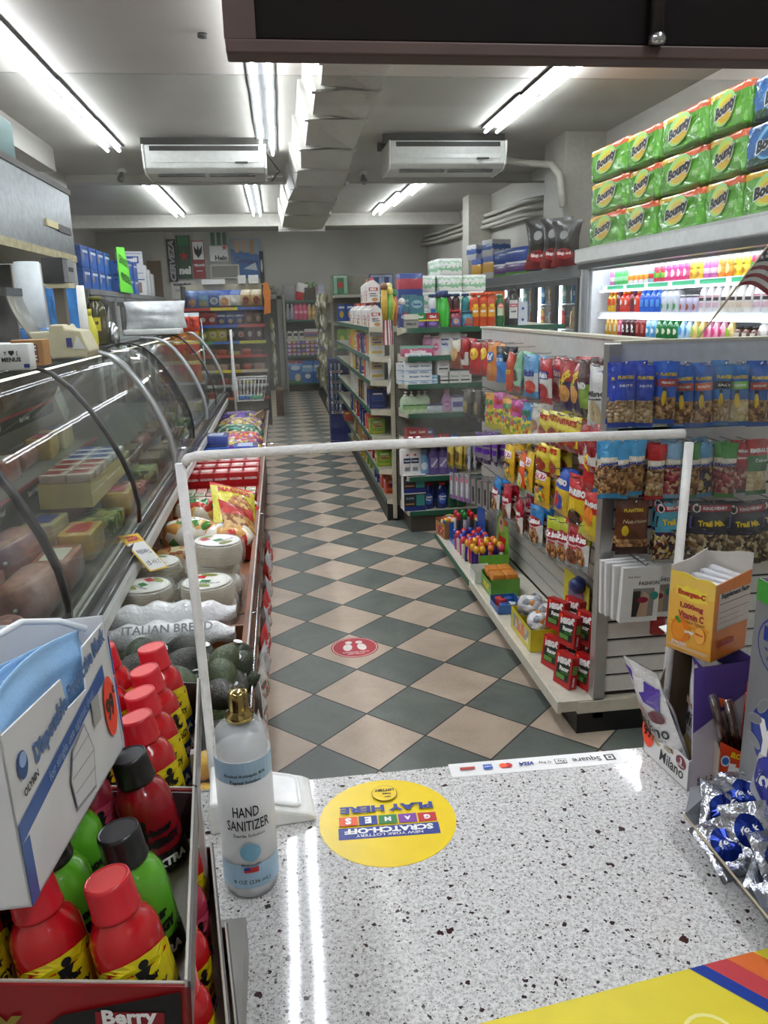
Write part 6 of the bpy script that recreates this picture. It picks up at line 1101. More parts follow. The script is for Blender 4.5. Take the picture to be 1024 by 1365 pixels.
# end of the gondola, blue stand in front of it
t=empty('blue_battery_stand',(.715,9.9,0)); BL=PM('16246a',.4,0,.1); MB().box(-.13,.12,-.12,.12,0,1.09,BL).build('stand_body',t,bevel=.004); T(t,'tall navy blue cardboard stand by the aisle','display stand')
MB().box(-.115,.035,-.128,-.12,.42,1.06,PM('101a4a',.5)).build('front_recess',t)
for r_ in range(5):
    z=.94-.125*r_; MB().box(-.115,.04,-.15,-.12,z-.02,z+.012,PM('d8c9d2',.4)).text('BUDDY',.1,INK,FY(-.04,-.1505,z-.004),bold=.05).build('tier_label',t)
    for c in range(3):
        o=MB().lathe([(.02,0),(.022,.01),(.022,.07),(.014,.085),(0,.085)],PM(['8f9aa8','6a7890','a9b2bc'][c],.25,.5),12).build('small_canister',loc=(.715-.095+.05*c,9.9-.15,z+.014)); T(o,f"small grey canister in the blue stand, {['left','middle','right'][c]}, {ORD[r_+1]} tier from top",'canister','canisters in the blue stand')
t=dispbox('b03a2a',w=.16,d=.14,h=.1,lip=.08); t.location=(.77,8.9,.45); T(t,'small red tray of fruit flavoured packs on the gondola side','tray')
for i in range(4): o=MB().rbox(-.02,.02,-.02,.02,0,.08,.008,FILM(['e8d82a','e83a2a'][i%2],.4)).build('small_packet',loc=(.72+.04*i,8.87,.46)); T(o,f"yellow or red packet in the small side tray, {ORD[i+1]} from left",'packet','packets in the small side tray')
o=MB().box(-.03,.2,-.02,.1,0,.28,PM('c9bfa5',.5)).build('support_bracket',loc=(.80,8.82,.165)); kill(o)

# ================= RIGHT WALL: glass door cooler, open cooler, paper towels =================
FR=PM('77777a',.4,.3,.05); FRD=PM('3a3b3c',.45)
CX=2.6; CY0,CY1=6.72,11.6
t=empty('glass_door_cooler',(2.95,9.2,0)); ox,oy=2.95,9.2
def cb(name,x0,x1,y0,y1,z0,z1,m,par=None,**k): return MB().box(x0-ox,x1-ox,y0-oy,y1-oy,z0,z1,m).build(name,par or t,**k)
cb('base',CX+.02,3.28,CY0,CY1,0,.35,FR); cb('back_panel',3.2,3.28,CY0,CY1,.35,1.98,PM('d8dcdc',.4)); cb('top_panel',CX-.02,3.28,CY0-.02,CY1,1.90,2.0,FR,bevel=.004); cb('end_panel',CX-.01,3.28,CY0-.05,CY0,0,1.99,PM('c9ccce',.35)); cb('end_panel',CX,3.28,CY1,CY1+.04,0,1.98,FR)
LED=EM('eef4ff',9)
nd=8; dw=(CY1-CY0)/nd
for i in range(nd):
    y0=CY0+dw*i; y1=y0+dw
    f=MB(); 
    for a,b,c,d in ((y0+.005,y0+.05,.36,1.89),(y1-.05,y1-.005,.36,1.89),(y0+.05,y1-.05,.36,.42),(y0+.05,y1-.05,1.84,1.89)): f.box(CX-.03-ox,CX+.01-ox,a-oy,b-oy,c,d,FRD)
    o=f.build('door',t); MB().box(CX-.012-ox,CX-.006-ox,y0+.05-oy,y1-.05-oy,.42,1.84,GLASS('f2f6f6',.05)).build('pane',o)
    MB().tube([(CX-.05-ox,y0+.07-oy,.9),(CX-.05-ox,y0+.07-oy,1.3)],.01,CHROME,8).build('handle',o)
    MB().box(CX+.03-ox,CX+.05-ox,y0-.012-oy,y0+.012-oy,.4,1.85,LED).build('door_lamp',t)
for z in (.75,1.12,1.45,1.68): cb('wire_shelf',CX+.06,3.2,CY0+.01,CY1-.01,z-.012,z,PM('d8d8d8',.4))
T(t,'grey framed glass door drinks cooler along the right wall','cooler')
Bot('drA','drink_bottle','straight',.033,.19,PM('e8853a',.25,coat=.3),PM('e8e8e8',.4),[('r',-.028,.028,.03,.09,PM('e8d8c0',.4))],capr=.5); Bot('drB','drink_bottle','juice',.034,.2,PM('e9b25a',.2,coat=.3),PM('f0f0ee',.4),[('r',-.028,.028,.02,.06,PM('d8502a',.4))],capr=.5); Bot('drC','drink_bottle','soda',.032,.2,PM('3f8fc8',.2,coat=.3),PM('3a4a9a',.4),[('r',-.026,.026,.02,.06,PM('d8e0e8',.4))],capr=.45); Bot('drD','drink_bottle','soda',.032,.2,PM('8ac4b0',.2,coat=.3),PM('e8e8e8',.4),[('r',-.026,.026,.02,.06,PM('f0ece0',.4))],capr=.45); Bot('drE','drink_carton','straight',.035,.17,PM('e8e6e2',.3),PM('b83a3a',.4),[('r',-.03,.03,.03,.08,PM('c83a3a',.4))],capr=.5); Bot('drF','drink_bottle','juice',.034,.19,PM('c8342a',.2,coat=.3),PM('e8e8e8',.4),capr=.5)
DN={'drA':'orange drink bottle','drB':'golden juice bottle','drC':'blue drink bottle','drD':'mint green drink bottle','drE':'white and red drink bottle','drF':'red juice bottle'}
for si,(z,ks) in enumerate(((1.451,['drE','drF','drB','drA']),(1.681,['drC','drB','drD','drB']))):
    for i in range(nd):
        for j in range(4):
            y=CY0+dw*i+.1+(dw-.2)*(j+.5)/4; k=ks[(i+j+(si*i))%4] if i>0 else (ks[0] if j<2 else 'drC' if si else 'drB')
            o=PR.place(k,(CX+.12,y,z)); T(o,f"{DN[k]}, {['lower','upper'][si]} shelf of door {NW(i+1)} from the near end, {ORD[j+1]} along",'drink','bottles behind the glass doors')
# open cooler
t=empty('open_drinks_cooler',(2.95,4.8,0)); ox,oy=2.95,4.8; OY0,OY1=3.0,6.42
WH=PM('e4e6ea',.35); 
cb('back_panel',3.16,3.28,OY0,OY1,0,2.0,WH); cb('base',2.5,3.28,OY0,OY1,0,.55,WH,bevel=.01); cb('end_wall',2.58,3.28,OY1,OY1+.05,.0,2.0,WH); cb('end_trim',2.56,2.62,OY1+.04,OY1+.10,0,2.0,PM('a9abb0',.35)); cb('roof',2.5,3.28,OY0,OY1+.05,1.99,2.05,WH)
m=MB(); pr=[(2.44,2.09),(2.44,2.0),(2.47,1.985),(2.52,1.985),(2.52,2.09)]; m.prism([(x-ox,z) for x,z in pr],OY1+.05-OY0,PM('dfe0de',.35),Matrix(((1,0,0,0),(0,0,-1,OY1+.05-oy),(0,1,0,0),(0,0,0,1)))); m.build('canopy',t,bevel=.003)
cb('canopy_top',2.44,3.28,OY0,OY1+.05,2.085,2.10,PM('d0d0cc',.4)); cb('canopy_underside',2.47,2.58,OY0,OY1+.04,1.945,1.99,PM('17181a',.3)); cb('canopy_lip',2.58,2.60,OY0,OY1,1.93,1.99,WH)
MB().tube([(2.66-ox,OY0+.1-oy,1.95),(2.66-ox,OY1-.08-oy,1.95)],.014,EM('eef4ff',12),8).build('canopy_lamp',t)
MB().tube([(2.62-ox,OY0+.1-oy,1.765),(2.62-ox,OY1-.08-oy,1.765)],.006,EM('eef4ff',10),8).build('shelf_lamp',t); MB().tube([(2.62-ox,OY0+.1-oy,1.56),(2.62-ox,OY1-.08-oy,1.56)],.006,EM('eef4ff',10),8).build('shelf_lamp',t)
for i,(x,z) in enumerate(((2.66,1.80),(2.645,1.595),(2.63,1.385))):
    cb('shelf',x,3.16,OY0,OY1,z-.025,z,WH); f=MB(); f.box(x-.006-ox,x-ox,OY0-oy,OY1-oy,z-.03,z+.012,WH)
    if i==0:
        y=OY0+.1
        while y<OY1-.3: f.box(x-.0075-ox,x-.006-ox,y-oy,y+.3-oy,z-.022,z+.004,PM('2f9a6a',.4)); y+=.36
    f.build('price_rail',t)
T(t,'bright white open drinks cooler with a wide canopy on the right','cooler')
def can(k,c,acc,L=(),r=.031,h=.135,ac2=None): Can(k,'drink_can',r,h,BAND([(0,c),(.3,acc),(.55,c),(.9,'c8ccd0')],.25,coat=.5),list(L),None)
can('cnP','c86aa8','e8d0e0'); can('cnG','4fae5a','9ad8a0'); can('cnW','d8d4d0','e8a03a',[('e',0,.05,.018,.02,PM('e8762a',.3))]); can('cnY','e8c22a','f0d85a',[('t','YERBA',0,.08,.045,PM('6a4a1a',.3,var=0),0,.05),('e',0,.04,.02,.02,PM('c8862a',.3))]); can('cnK','d83a7a','e86a9a',[('e',0,.06,.02,.025,WINK)]); can('cnM','c8304a','8fc84a',[('e',0,.06,.02,.025,PM('4a9a3a',.3))]); can('cnO','e88a2a','f0b04a',[('e',0,.06,.02,.03,PM('f0e0a0',.3))]); can('cnR','c82a3a','e05a5a',[('e',0,.07,.02,.02,WINK)]); can('cnB','8fb8c0','c83a3a')
CN={'cnP':'purple drink can','cnG':'green drink can','cnW':'silver white drink can','cnY':'yellow drink can','cnK':'pink drink can','cnM':'watermelon red drink can','cnO':'orange drink can','cnR':'red drink can','cnB':'pale blue drink can'}
Bot('gaY','sports_bottle','juice',.035,.165,PM('e8b82a',.2,coat=.3),PM('e87a2a',.4),[('r',-.03,.03,.02,.07,PM('d8502a',.4))],capr=.5); Bot('gaR','sports_bottle','juice',.038,.165,PM('e83a2a',.2,coat=.3),PM('e87a2a',.4),[('r',-.03,.03,.02,.07,PM('e8552a',.4)),('e',0,.04,.015,.02,WINK)],capr=.5); Bot('gaB','water_bottle','soda',.034,.19,PM('2a6ad8',.2,coat=.4),PM('e0e8f0',.4),[('r',-.028,.028,.0,.05,PM('5a9ae8',.4))],capr=.42); Bot('gaD','sports_bottle','juice',.035,.18,PM('7a3040',.2,coat=.3),PM('3a7ae0',.4),capr=.5); Bot('wG','drink_can_tall','straight',.037,.17,PM('dfe2ea',.2,coat=.4),CHROME,[('e',0,.03,.016,.022,PM('2f9a3a',.4)),('r',-.03,.03,.08,.1,PM('c9cde0',.4))],capr=.95,lab=(.1,.9)); Bot('wL','drink_can_tall','straight',.033,.12,PM('cfc6e0',.2,coat=.4),CHROME,[('e',0,.03,.016,.02,PM('b0553a',.4))],capr=.95,lab=(.1,.9))
Bot('wP','milk_bottle','soda',.036,.19,PM('eae8ea',.3,coat=.2),PM('c86a7a',.4),[('r',-.032,.032,.05,.07,PM('4a3a3e',.4)),('r',-.032,.032,.01,.04,PM('e0b8c4',.4)),('r',-.032,.032,.075,.08,PM('d84a6a',.4))],capr=.5,lab=(.15,.65)); Bot('wC','milk_bottle','soda',.036,.19,PM('eae6de',.3,coat=.2),PM('e8d8b8',.4),[('r',-.032,.032,.05,.07,PM('4a3a3e',.4)),('r',-.032,.032,.01,.04,PM('e8d0b8',.4))],capr=.5,lab=(.15,.65)); Bot('wYl','milk_bottle','soda',.036,.19,PM('eae8e6',.3,coat=.2),PM('e8c22a',.4),[('r',-.032,.032,.05,.07,PM('4a3a3e',.4)),('r',-.032,.032,.01,.04,PM('d8b0b8',.4))],capr=.5,lab=(.15,.65))
DN2={'gaY':'yellow sports drink bottle','gaR':'red orange sports drink bottle','gaB':'blue water bottle','gaD':'dark red bottle with blue cap','wG':'white can with green dot','wL':'lilac can','wP':'white bottle with pink cap','wC':'white bottle with cream cap','wYl':'white bottle with yellow cap'}
Bot('tea1','tea_bottle','soda',.033,.2,PM('c8983a',.15),PM('e8e0d0',.4),[('r',-.02,.02,.02,.07,PM('e8d8b0',.4))]); Bot('tea2','tea_bottle','soda',.033,.2,PM('c83a6a',.15),PM('e8e0d0',.4),[('r',-.02,.02,.02,.07,PM('e8c0cc',.4))]); Bot('tea3','tea_bottle','straight',.036,.19,PM('4a1a20',.15),PM('e0dcd8',.4),[('e',0,.06,.02,.02,WINK),('t','FUZE',0,.03,.05,WINK,0,.05)]); Bot('tea4','tea_bottle','straight',.034,.19,PM('8a2a2a',.15),PM('8a2a2a',.4),[('r',-.02,.02,.02,.08,PM('c86a5a',.4))]); Bot('per','mineral_water_bottle','soda',.034,.2,PM('1f7a3a',.12,coat=.5),PM('1f6a34',.4),[('e',0,.04,.022,.02,PM('e8e8d0',.4))]); Bot('fiji','water_bottle','straight',.034,.19,PM('a8d0ea',.12,coat=.5),PM('3a7ac8',.4),[('r',-.03,.03,.0,.07,PM('4a9ad0',.4)),('e',0,.04,.018,.018,WINK)]); Bot('vw1','flavored_water_bottle','drop',.04,.2,PM('b8d8f0',.12,coat=.4),PM('e8f0f8',.4),[('e',0,.05,.02,.03,PM('5aa0d8',.4))]); Bot('vw2','flavored_water_bottle','drop',.04,.2,PM('f0a0b8',.12,coat=.4),PM('f0e8e8',.4),[('e',0,.05,.02,.03,PM('e84a8a',.4))]); Bot('vw3','flavored_water_bottle','drop',.04,.2,PM('e8c87a',.12,coat=.4),PM('f0f0e0',.4),[('e',0,.05,.02,.03,PM('b0d84a',.4))]); Bot('cof','coffee_drink_bottle','squat',.034,.14,PM('6a4030',.2),PM('2a2020',.4),[('r',-.026,.026,.02,.07,PM('e0d8c8',.4))],capr=.7); Bot('mlk','milk_carton_bottle','squat',.04,.17,PM('d8d2cc',.3),PM('e8e4e0',.4),[('e',0,.05,.02,.03,PM('b8a8a0',.4))],capr=.6)
DN3={'tea1':'golden tea bottle','tea2':'pink tea bottle','tea3':'dark brown tea bottle','tea4':'deep red tea bottle','per':'green mineral water bottle','fiji':'square blue water bottle','vw1':'clear blue flavoured water','vw2':'pink flavoured water','vw3':'yellow flavoured water','cof':'small brown coffee drink','mlk':'greyish milk bottle'}
def crow(keys,x,z,place,names,group,y0=6.33,y1=3.95,sc=None):
    n=len(keys); tot={}; cnt={}
    for k in keys: tot[k]=tot.get(k,0)+1
    for j,k in enumerate(keys):
        cnt[k]=cnt.get(k,0)+1; y=y0+(y1-y0)*(j+.5)/n; o=PR.place(k,(x,y,z+.001),-PI/2+ru(-.1,.1),scale=sc); T(o,f"{names[k]}{'' if tot[k]==1 else ', '+ORD[cnt[k]]+' of '+NW(tot[k])+' from left,'} on {place} of cooler",'drink',group)
crow(['cnP','cnG','cnG','cnG','cnW','cnW','cnW','cnW','cnB','cnM','cnM','cnK','cnK','cnK','cnK','cnY','cnY','cnP','cnP','cnO','cnO','cnY','cnY','cnM','cnR','cnR','cnB','cnB'],2.71,1.80,'top shelf',CN,'cans on the top shelf of the open cooler')
crow(['gaY','gaY','gaD','gaR','gaR','gaD','gaR','gaB','gaB','gaB','gaB','wG','wG','wG','wL','wL','wL','wP','wP','wP','wC','wC','wC','wC','wP','wP','wYl','wYl'],2.70,1.595,'middle shelf',DN2,'drinks on the middle shelf of the open cooler')
crow(['tea1','tea1','tea1','tea2','tea3','tea3','tea3','tea4','tea4','fiji','fiji','per','per','per','per','vw1','vw1','vw3','vw3','vw2','vw2','vw2','vw3','cof','cof','cof','mlk','mlk','mlk'],2.69,1.385,'bottom shelf',DN3,'drinks on the lower shelf of the open cooler')
o=MB().tube([(2.56,6.9,1.0),(2.56,6.9,1.9)],.01,CHROME).build('handle_bar'); kill(o)
# paper towels
def towels(key,blue=False):
    def fn():
        w,h,d=.53,.235,.3; g='2f6ea8' if blue else '4f9a2a'; mb=MB(); GR=PM('5fa832' if not blue else '2a6ab0',.18,0,.18,.8,22,.7,6)
        def fnn(u,v):
            # rounded box shell: u round, v up
            a=2*PI*u; c,s=math.cos(a),math.sin(a); q=.22
            x=math.copysign(abs(c)**q,c)*w/2; y=math.copysign(abs(s)**q,s)*d/2; k=(math.sin(PI*min(max(v,.0),1)))**.12
            wr=.004*math.sin(9*a+14*v)+.003*math.sin(17*a-9*v)
            return (x*(.94+.06*k)*(1 if 0<v<1 else .0),y*(.94+.06*k)*(1 if 0<v<1 else 0)+wr,h*(v*1.06-.03 if 0<v<1 else v)+wr)
        Y_=PM('e9bf22' if not blue else '2a6ab0',.18,0,.1,.6,22,.7,6); O_=PM('e0602a' if not blue else '2a6ab0',.18,0,.1,.6,22,.7,6); DKG=PM('1f4a3a',.2,0,.1,.5,22,.6,6)
        def mf(u,v):
            if blue: return GR if v>.25 else DKG
            if v>.77: return O_ if (u>.76 or u<.3) else Y_
            return GR
        mb.grid(fnn,40,14,GR,wrapu=True,mf=mf); o=mb.build('paper_towel_pack')
        l=MB(); S=lambda x,z,e:(x,-d/2-.0055-e,z)
        D=[('e',-.02,.125,.135,.085,PM('9fd47e' if not blue else '7ab8d8',.3,var=0),.25),('e',-.015,.12,.115,.07,PM('cfd23a' if not blue else '2a6ab0',.3,var=0),.25),('e',0,.112,.10,.058,PM('d8b02e' if not blue else '1f5a8a',.3,var=0),.2),('t','Bounty',-.01,.122,.285,WINK,.2,.115,.25,.09),('t','Bounty',-.01,.122,.27,INK,.2,.06,.25,.08),('t','SELECT',.17,.09,.07,PM('cfe8b0',.4,var=0),.1,.02),('t','A SIZE',.17,.075,.06,PM('cfe8b0',.4,var=0),.1,.02)]
        decals(l,S,D,0,.0006); l.build('printed_logo',o); return o
    reg(key,fn)
towels('bty'); towels('btb',True)
cols=[(783,328,205),(831,322,180),(872,315,163),(934,303,150),(985,290,122),(1075,270,95)]
ys=[AX(c[0],c[1],2.5).y for c in cols]; GRP='paper towel packs stacked on the open cooler'
for c in range(5):
    ya,yb=ys[c],ys[c+1]; w=ya-yb; top=[2.82,2.80,2.80,2.80,2.78][c]; h=(top-2.10)/3
    for r_ in range(3):
        k='btb' if (c==4 and r_>0) else 'bty'
        o=PR.place(k,(2.5+.15+ru(-.012,.012),(ya+yb)/2+ru(-.01,.01),2.101+h*r_),-PI/2+ru(-.03,.03),scale=(w/.53*.99,1,h/.235*.985)); T(o,f"{'blue' if k=='btb' else 'green'} Bounty paper towel pack, {['bottom','middle','top'][r_]} of the {ORD[c+1]} stack from left",'paper towels',GRP)
# bags of charcoal on the glass cooler
def charcoal(key,c,L):
    def fn():
        mb=MB(); pouch(mb,.32,.42,.2,bandf([(.3,PM('8a1f24',.4,0,.2,.5,20,.3)),(.8,PM(c,.4,0,.2,.6,20,.3)),(1,PM(c,.4,0,.2,.6,20,.3))]),PM(c,.4,0,.2,.6,20,.3),L,seed=4,wr=.008,pinch=.25); return mb.build('charcoal_bag')
    reg(key,fn)
charcoal('chr','25211f',[('e',0,.11,.08,.05,PM('b83034',.4)),('t','Kingsford',0,.11,.13,WINK,0,.05),('e',0,.28,.04,.04,PM('8a8a8a',.4))])
for px,y,lab,s in ((721,7.5,'leftmost black charcoal bag on the glass door cooler',1.05),(741,7.15,'middle black charcoal bag on the glass door cooler',1.0),(755,6.95,'black charcoal bag tucked beside the brown paper bag',.9)):
    p=AY(px,350,y); T(PR.place('chr',(p.x,y,2.002),-.7+ru(-.1,.1),scale=s),lab,'charcoal bag','charcoal bags on the cooler')
mb=MB(); pouch(mb,.34,.55,.2,bandf([(1,PM('a58a68',.6,0,.2,.5,20))]),PM('a58a68',.6,0,.2,.5,20),[('t','HP',0,.12,.1,PM('5a4a3a',.5,var=0),0,.05),('r',-.08,.08,.2,.21,PM('5a4a3a',.5,var=0)),('t','BROWN',0,.24,.16,PM('5a4a3a',.5,var=0),0,.03)],seed=14,wr=.01); o=mb.build('paper_sack',loc=(2.83,6.72,2.002),rot=(0,0,-.8)); T(o,'brown paper sack standing beside the first green towel stack','paper sack')
# packs on the far part of the glass cooler
block('viva','kitchen_roll_pack',.42,.28,.15,BAND([(0,'5fa030'),(.25,'5a2a7a'),(.85,'e8e4ee')],.3,bump=.4),None); block('vivab','kitchen_roll_pack',.42,.28,.15,FILM('2a52b0',.5),PM('dfe4ec',.3)); block('ypk','tissue_roll_pack',.26,.28,.28,BAND([(0,'e8e6e2'),(.3,'e0a82a'),(.75,'2a52b0')],.3,bump=.4),None); block('bpk','tissue_roll_pack',.26,.28,.2,BAND([(0,'e8e8ea'),(.4,'3a6ab8'),(.7,'e8e8ea')],.3,bump=.4,noise=.3),None)
for k,px,y,z,lab in (('viva',655,9.0,2.002,'purple and green kitchen roll pack on the cooler'),('vivab',655,9.0,2.153,'blue kitchen roll pack on top of purple pack'),('viva',638,9.5,2.002,'second purple and green kitchen roll pack further back'),('vivab',638,9.5,2.153,'second blue kitchen roll pack further back'),('ypk',618,10.2,2.002,'yellow and blue tissue pack, near one'),('ypk',609,10.8,2.002,'yellow and blue tissue pack, far one'),('bpk',604,11.1,2.285,'blue and white tissue pack on the far yellow pack'),('bpk',618,10.25,2.285,'blue and white tissue pack on the near yellow pack')):
    T(PR.place(k,(2.82,y,z),-PI/2+.3),lab,'roll pack','roll packs on the far glass door cooler')
block('tp','toilet_roll_pack',.2,.2,.13,BAND([(0,'e9eae8'),(.25,'8fc09a'),(.5,'e9eae8'),(.7,'a9d0b0'),(.85,'eceeec')],.35,bump=.5,noise=.6),None)
for i,(x,y,l) in enumerate(((1.22,6.75,0),(1.22,6.75,1),(1.22,6.75,2),(1.43,6.72,0),(1.43,6.72,1),(1.43,6.72,2),(1.43,6.72,3),(1.64,6.75,0),(1.64,6.75,1),(1.64,6.75,2),(1.22,7.0,0),(1.22,7.0,1),(1.43,7.0,3),(1.43,7.0,2),(1.43,7.0,1),(1.43,7.0,0))):
    T(PR.place('tp',(x,y,1.538+.131*l),ru(-.1,.1)),f"white and green toilet roll pack, {['left','middle','right'][round((x-1.22)/.21)]} column, {ORD[l+1]} up, {'near' if y<6.9 else 'far'} row",'toilet rolls','toilet roll packs on the middle gondola')
block('tpy','tissue_pack',.16,.15,.16,BAND([(0,'6a9a3a'),(.3,'d8b02a'),(.7,'c8622a')],.35,bump=.4),None); T(PR.place('tpy',(1.85,6.7,1.538)),'green and orange pack right of the toilet rolls','pack'); T(PR.place('bpk',(2.02,6.9,1.538),scale=(.7,.7,1)),'small blue and white tissue pack right of the orange pack','tissue pack')
block('redbk','detergent_pack',.2,.15,.2,BAND([(0,'23408a'),(.4,'a8283a'),(.8,'23408a')],.35,bump=.3),None); T(PR.place('redbk',(1.05,6.45,1.538)),'red and blue detergent pack behind the corner toys','detergent'); T(PR.place('redbk',(1.06,6.45,1.74)),'upper red and blue detergent pack behind the corner toys','detergent')
# ================= REAR =================
BWY=17.49
def flat(name,px0,py0,px1,py1,L,m,label,cat,y=BWY,th=.02,skew=0):
    a=AY(px0,py0,y); b=AY(px1,py1,y); x0,x1=sorted((a.x,b.x)); z0,z1=sorted((a.z,b.z)); cx,cz=(x0+x1)/2,(z0+z1)/2; w,h=x1-x0,z1-z0
    t=empty(name,(cx,y,cz)); MB().box(-w/2,w/2,-th,0,-h/2,h/2,m).build('board',t)
    mb=MB(); decals(mb,lambda x,z,e:(x*w/2,-th-e,z*h/2),L(w,h) if callable(L) else L,.001,.0015)
    if mb.v: mb.build('printed_art',t)
    T(t,label,cat); return t
def tx(t,x,z,w,W,H,m,rot=0,b=.06,h=None): return ('tt',)
class Art:
    def __init__(s,w,h): s.w,s.h=w,h
def flat2(name,px0,py0,px1,py1,fn,m,label,cat,y=BWY,th=.02):
    a=AY(px0,py0,y); b=AY(px1,py1,y); x0,x1=sorted((a.x,b.x)); z0,z1=sorted((a.z,b.z)); cx,cz=(x0+x1)/2,(z0+z1)/2; w,h=x1-x0,z1-z0
    t=empty(name,(cx,y,cz)); MB().box(-w/2,w/2,-th,0,-h/2,h/2,m).build('board',t)
    mb=MB(); D=fn(w/2,h/2)
    if D: decals(mb,lambda x,z,e:(x,-th-e,z),D,.001,.0015); mb.build('printed_art',t)
    T(t,label,cat); return t
G3=PM('a9abac',.4,var=0); DG=PM('23262a',.5)
flat2('beer_poster',221,319,238,376,lambda a,b:[('t','CERVEZA',0,0,b*1.9,G3,PI/2,.05,.2,a*1.3)],DG,'dark poster with grey vertical lettering at back wall left','poster')
flat2('beer_poster',234,314,257,371,lambda a,b:[('r',-a*.8,a*.8,b*.55,b*.95,PM('2f7a44',.4)),('s',0,b*.05,a*.75,RINK),('t','nel',0,-b*.62,a*1.7,WINK,0,.06)],PM('1f4a2c',.45),'green beer can poster with a red star','poster',y=BWY-.03)
flat2('beer_poster',255,321,275,371,lambda a,b:[('r',-a*.9,a*.9,-b*.0,b*.95,WINK),('p',[(-a*.7,b*.75),(-a*.2,b*.5),(0,b*.8),(a*.2,b*.5),(a*.7,b*.75),(a*.6,b*.35),(a*.15,b*.15),(0,b*.05),(-a*.15,b*.15),(-a*.6,b*.35)],INK),('t','TECATE',0,-b*.3,a*1.8,WINK,0,.06),('r',-a*.5,a*.5,-b*.62,-b*.58,WINK)],PM('a01f26',.45),'red and white beer poster with a black eagle','poster',y=BWY-.01)
flat2('beer_poster',276,308,306,350,lambda a,b:[('r',-a*.7,-a*.3,b*.1,b*.9,PM('2f5a3a',.4)),('r',-a*.1,a*.3,b*.1,b*.9,PM('2f5a3a',.4)),('r',a*.45,a*.85,b*.1,b*.9,PM('2f5a3a',.4)),('r',-a*.9,a*.9,-b*.9,b*.05,WINK),('t','Hein',a*.2,-b*.7,a*1.2,INK,0,.05),('s',a*.6,-b*.05,a*.35,RINK)],PM('a9aca6',.45),'poster of green bottles in a white carrier','poster')
flat2('beer_poster',306,318,350,371,lambda a,b:[('p',[(-a,b*.5),(a,b*.15),(a,-b),(-a*.3,-b),(-a,-b*.2)],PM('2f66a8',.4)),('r',-a*.7,-a*.45,b*.3,b*.9,PM('b98a4a',.4)),('r',-a*.2,a*.05,b*.3,b*.95,PM('b98a4a',.4)),('r',a*.3,a*.55,b*.2,b*.9,PM('b98a4a',.4)),('t','Corona',0,-b*.1,a*1.6,PM('1f3a7a',.4,var=0),-.1,.06),('p',[(-a*.2,-b*.5),(a*.6,-b*.2),(a*.7,-b*.6)],PM('c9d0d8',.4))],PM('8fa0ac',.45),'blue poster of a beer carrier on the back wall','poster',y=BWY-.015)
flat2('whiteboard_frame',280,353,320,371,lambda a,b:[('r',-a*.9,a*.9,-b*.8,b*.8,PM('8a8880',.5))],PM('d0cfc8',.5),'white framed blank board between the beer posters','board',y=BWY-.035)
flat2('beer_poster',345,335,353,378,lambda a,b:[('e',0,b*.1,a*.5,b*.4,PM('c8ccd0',.4))],PM('23282e',.5),'narrow dark poster right of blue beer poster','poster',y=BWY-.02)
flat2('warning_sign',228,375,262,398,lambda a,b:[('t','WARNING',-a*.1,b*.6,a*1.5,INK,0,.07),('r',-a*.7,a*.5,-b*.2,b*.1,G3)],PM('d8d6d0',.5),'white sign reading WARNING on the back wall','sign')
flat2('brown_board',196,348,219,398,lambda a,b:[],PM('6a5440',.6,0,.2),'plain brown board leaning on the back left wall','board',y=BWY,th=.05)
flat2('electrical_box',356,380,368,390,lambda a,b:[('r',-a*.8,a*.8,-b*.7,b*.7,PM('8f8c84',.5)),('r',-a*.3,a*.3,-b*.1,b*.1,INK)],PM('a8a59c',.5),'grey electrical box on the back wall above the door','electrical box',th=.06)
for i,(a,b) in enumerate(((150,162),(164,182),(186,203))): flat2('wall_vent',a,338,b,347,lambda a,b:[],PM('a8a69e',.5),f"pale vent plate high on the back wall, {['left','middle','right'][i]} one of three",'vent')
# door and frame
t=empty('door_1',(-.02,BWY-.05,0)); ST(t); MB().box(-.36,.02,-.03,.03,0,1.92,PM('3f3b37',.5)).build('door_leaf',t); MB().box(.02,.12,-.08,.06,0,1.99,PM('8f8c84',.5)).build('door_frame',t); MB().box(-.44,.12,-.08,.05,1.92,1.99,PM('9a978e',.5)).build('door_lintel',t); MB().lathe([(.0,0),(.03,.01),(.03,.05),(0,.06)],CHROME,12,Matrix.Translation((-.05,-.03,1.0))@Matrix.Rotation(PI/2,4,'X')).build('door_handle',t)
# rear shelf unit facing the counter
Z17=lambda py:AY(400,py,16.9).z
t=empty('rear_shelf_unit',(.45,17.15,0)); zs=[Z17(401),Z17(426.6),Z17(452),Z17(474.6),Z17(510.7)]
MB().box(-.33,-.29,-.25,.3,0,2.0,PM('8f8c82',.5)).build('upright',t); MB().box(.5,.54,-.25,.3,0,2.0,PM('8f8c82',.5)).build('upright',t); MB().box(-.3,.52,.27,.3,.05,2.0,PM('6a675e',.6)).build('back_panel',t)
for i,z in enumerate(zs): MB().box(-.29,.5,-.22,.28,z-.03,z,PM('8a877c',.5)).build('shelf',t); MB().box(-.29,.5,-.23,-.22,z-.035,z+.005,GRN if i!=2 else PM('c9c5b4',.5)).build('price_strip',t)
MB().box(-.29,.5,-.18,.28,0,zs[-1]-.03,DK).build('base',t); T(t,'tall shelf unit against the back wall at the aisle end','shelving')
Bot('pinkb','drink_bottle','straight',.055,.34,PM('c84a6a',.3),PM('d86a8a',.4),[('r',-.04,.04,.05,.1,PM('e8a0b0',.4))],capr=.6); Bot('greyb','drink_bottle','drop',.055,.33,PM('8a8890',.3),PM('c8c6c8',.4)); Bot('tanb','drink_bottle','soda',.05,.32,PM('b08a4a',.3),PM('d8c8a0',.4),[('r',-.04,.04,.03,.1,PM('d8b070',.4))])
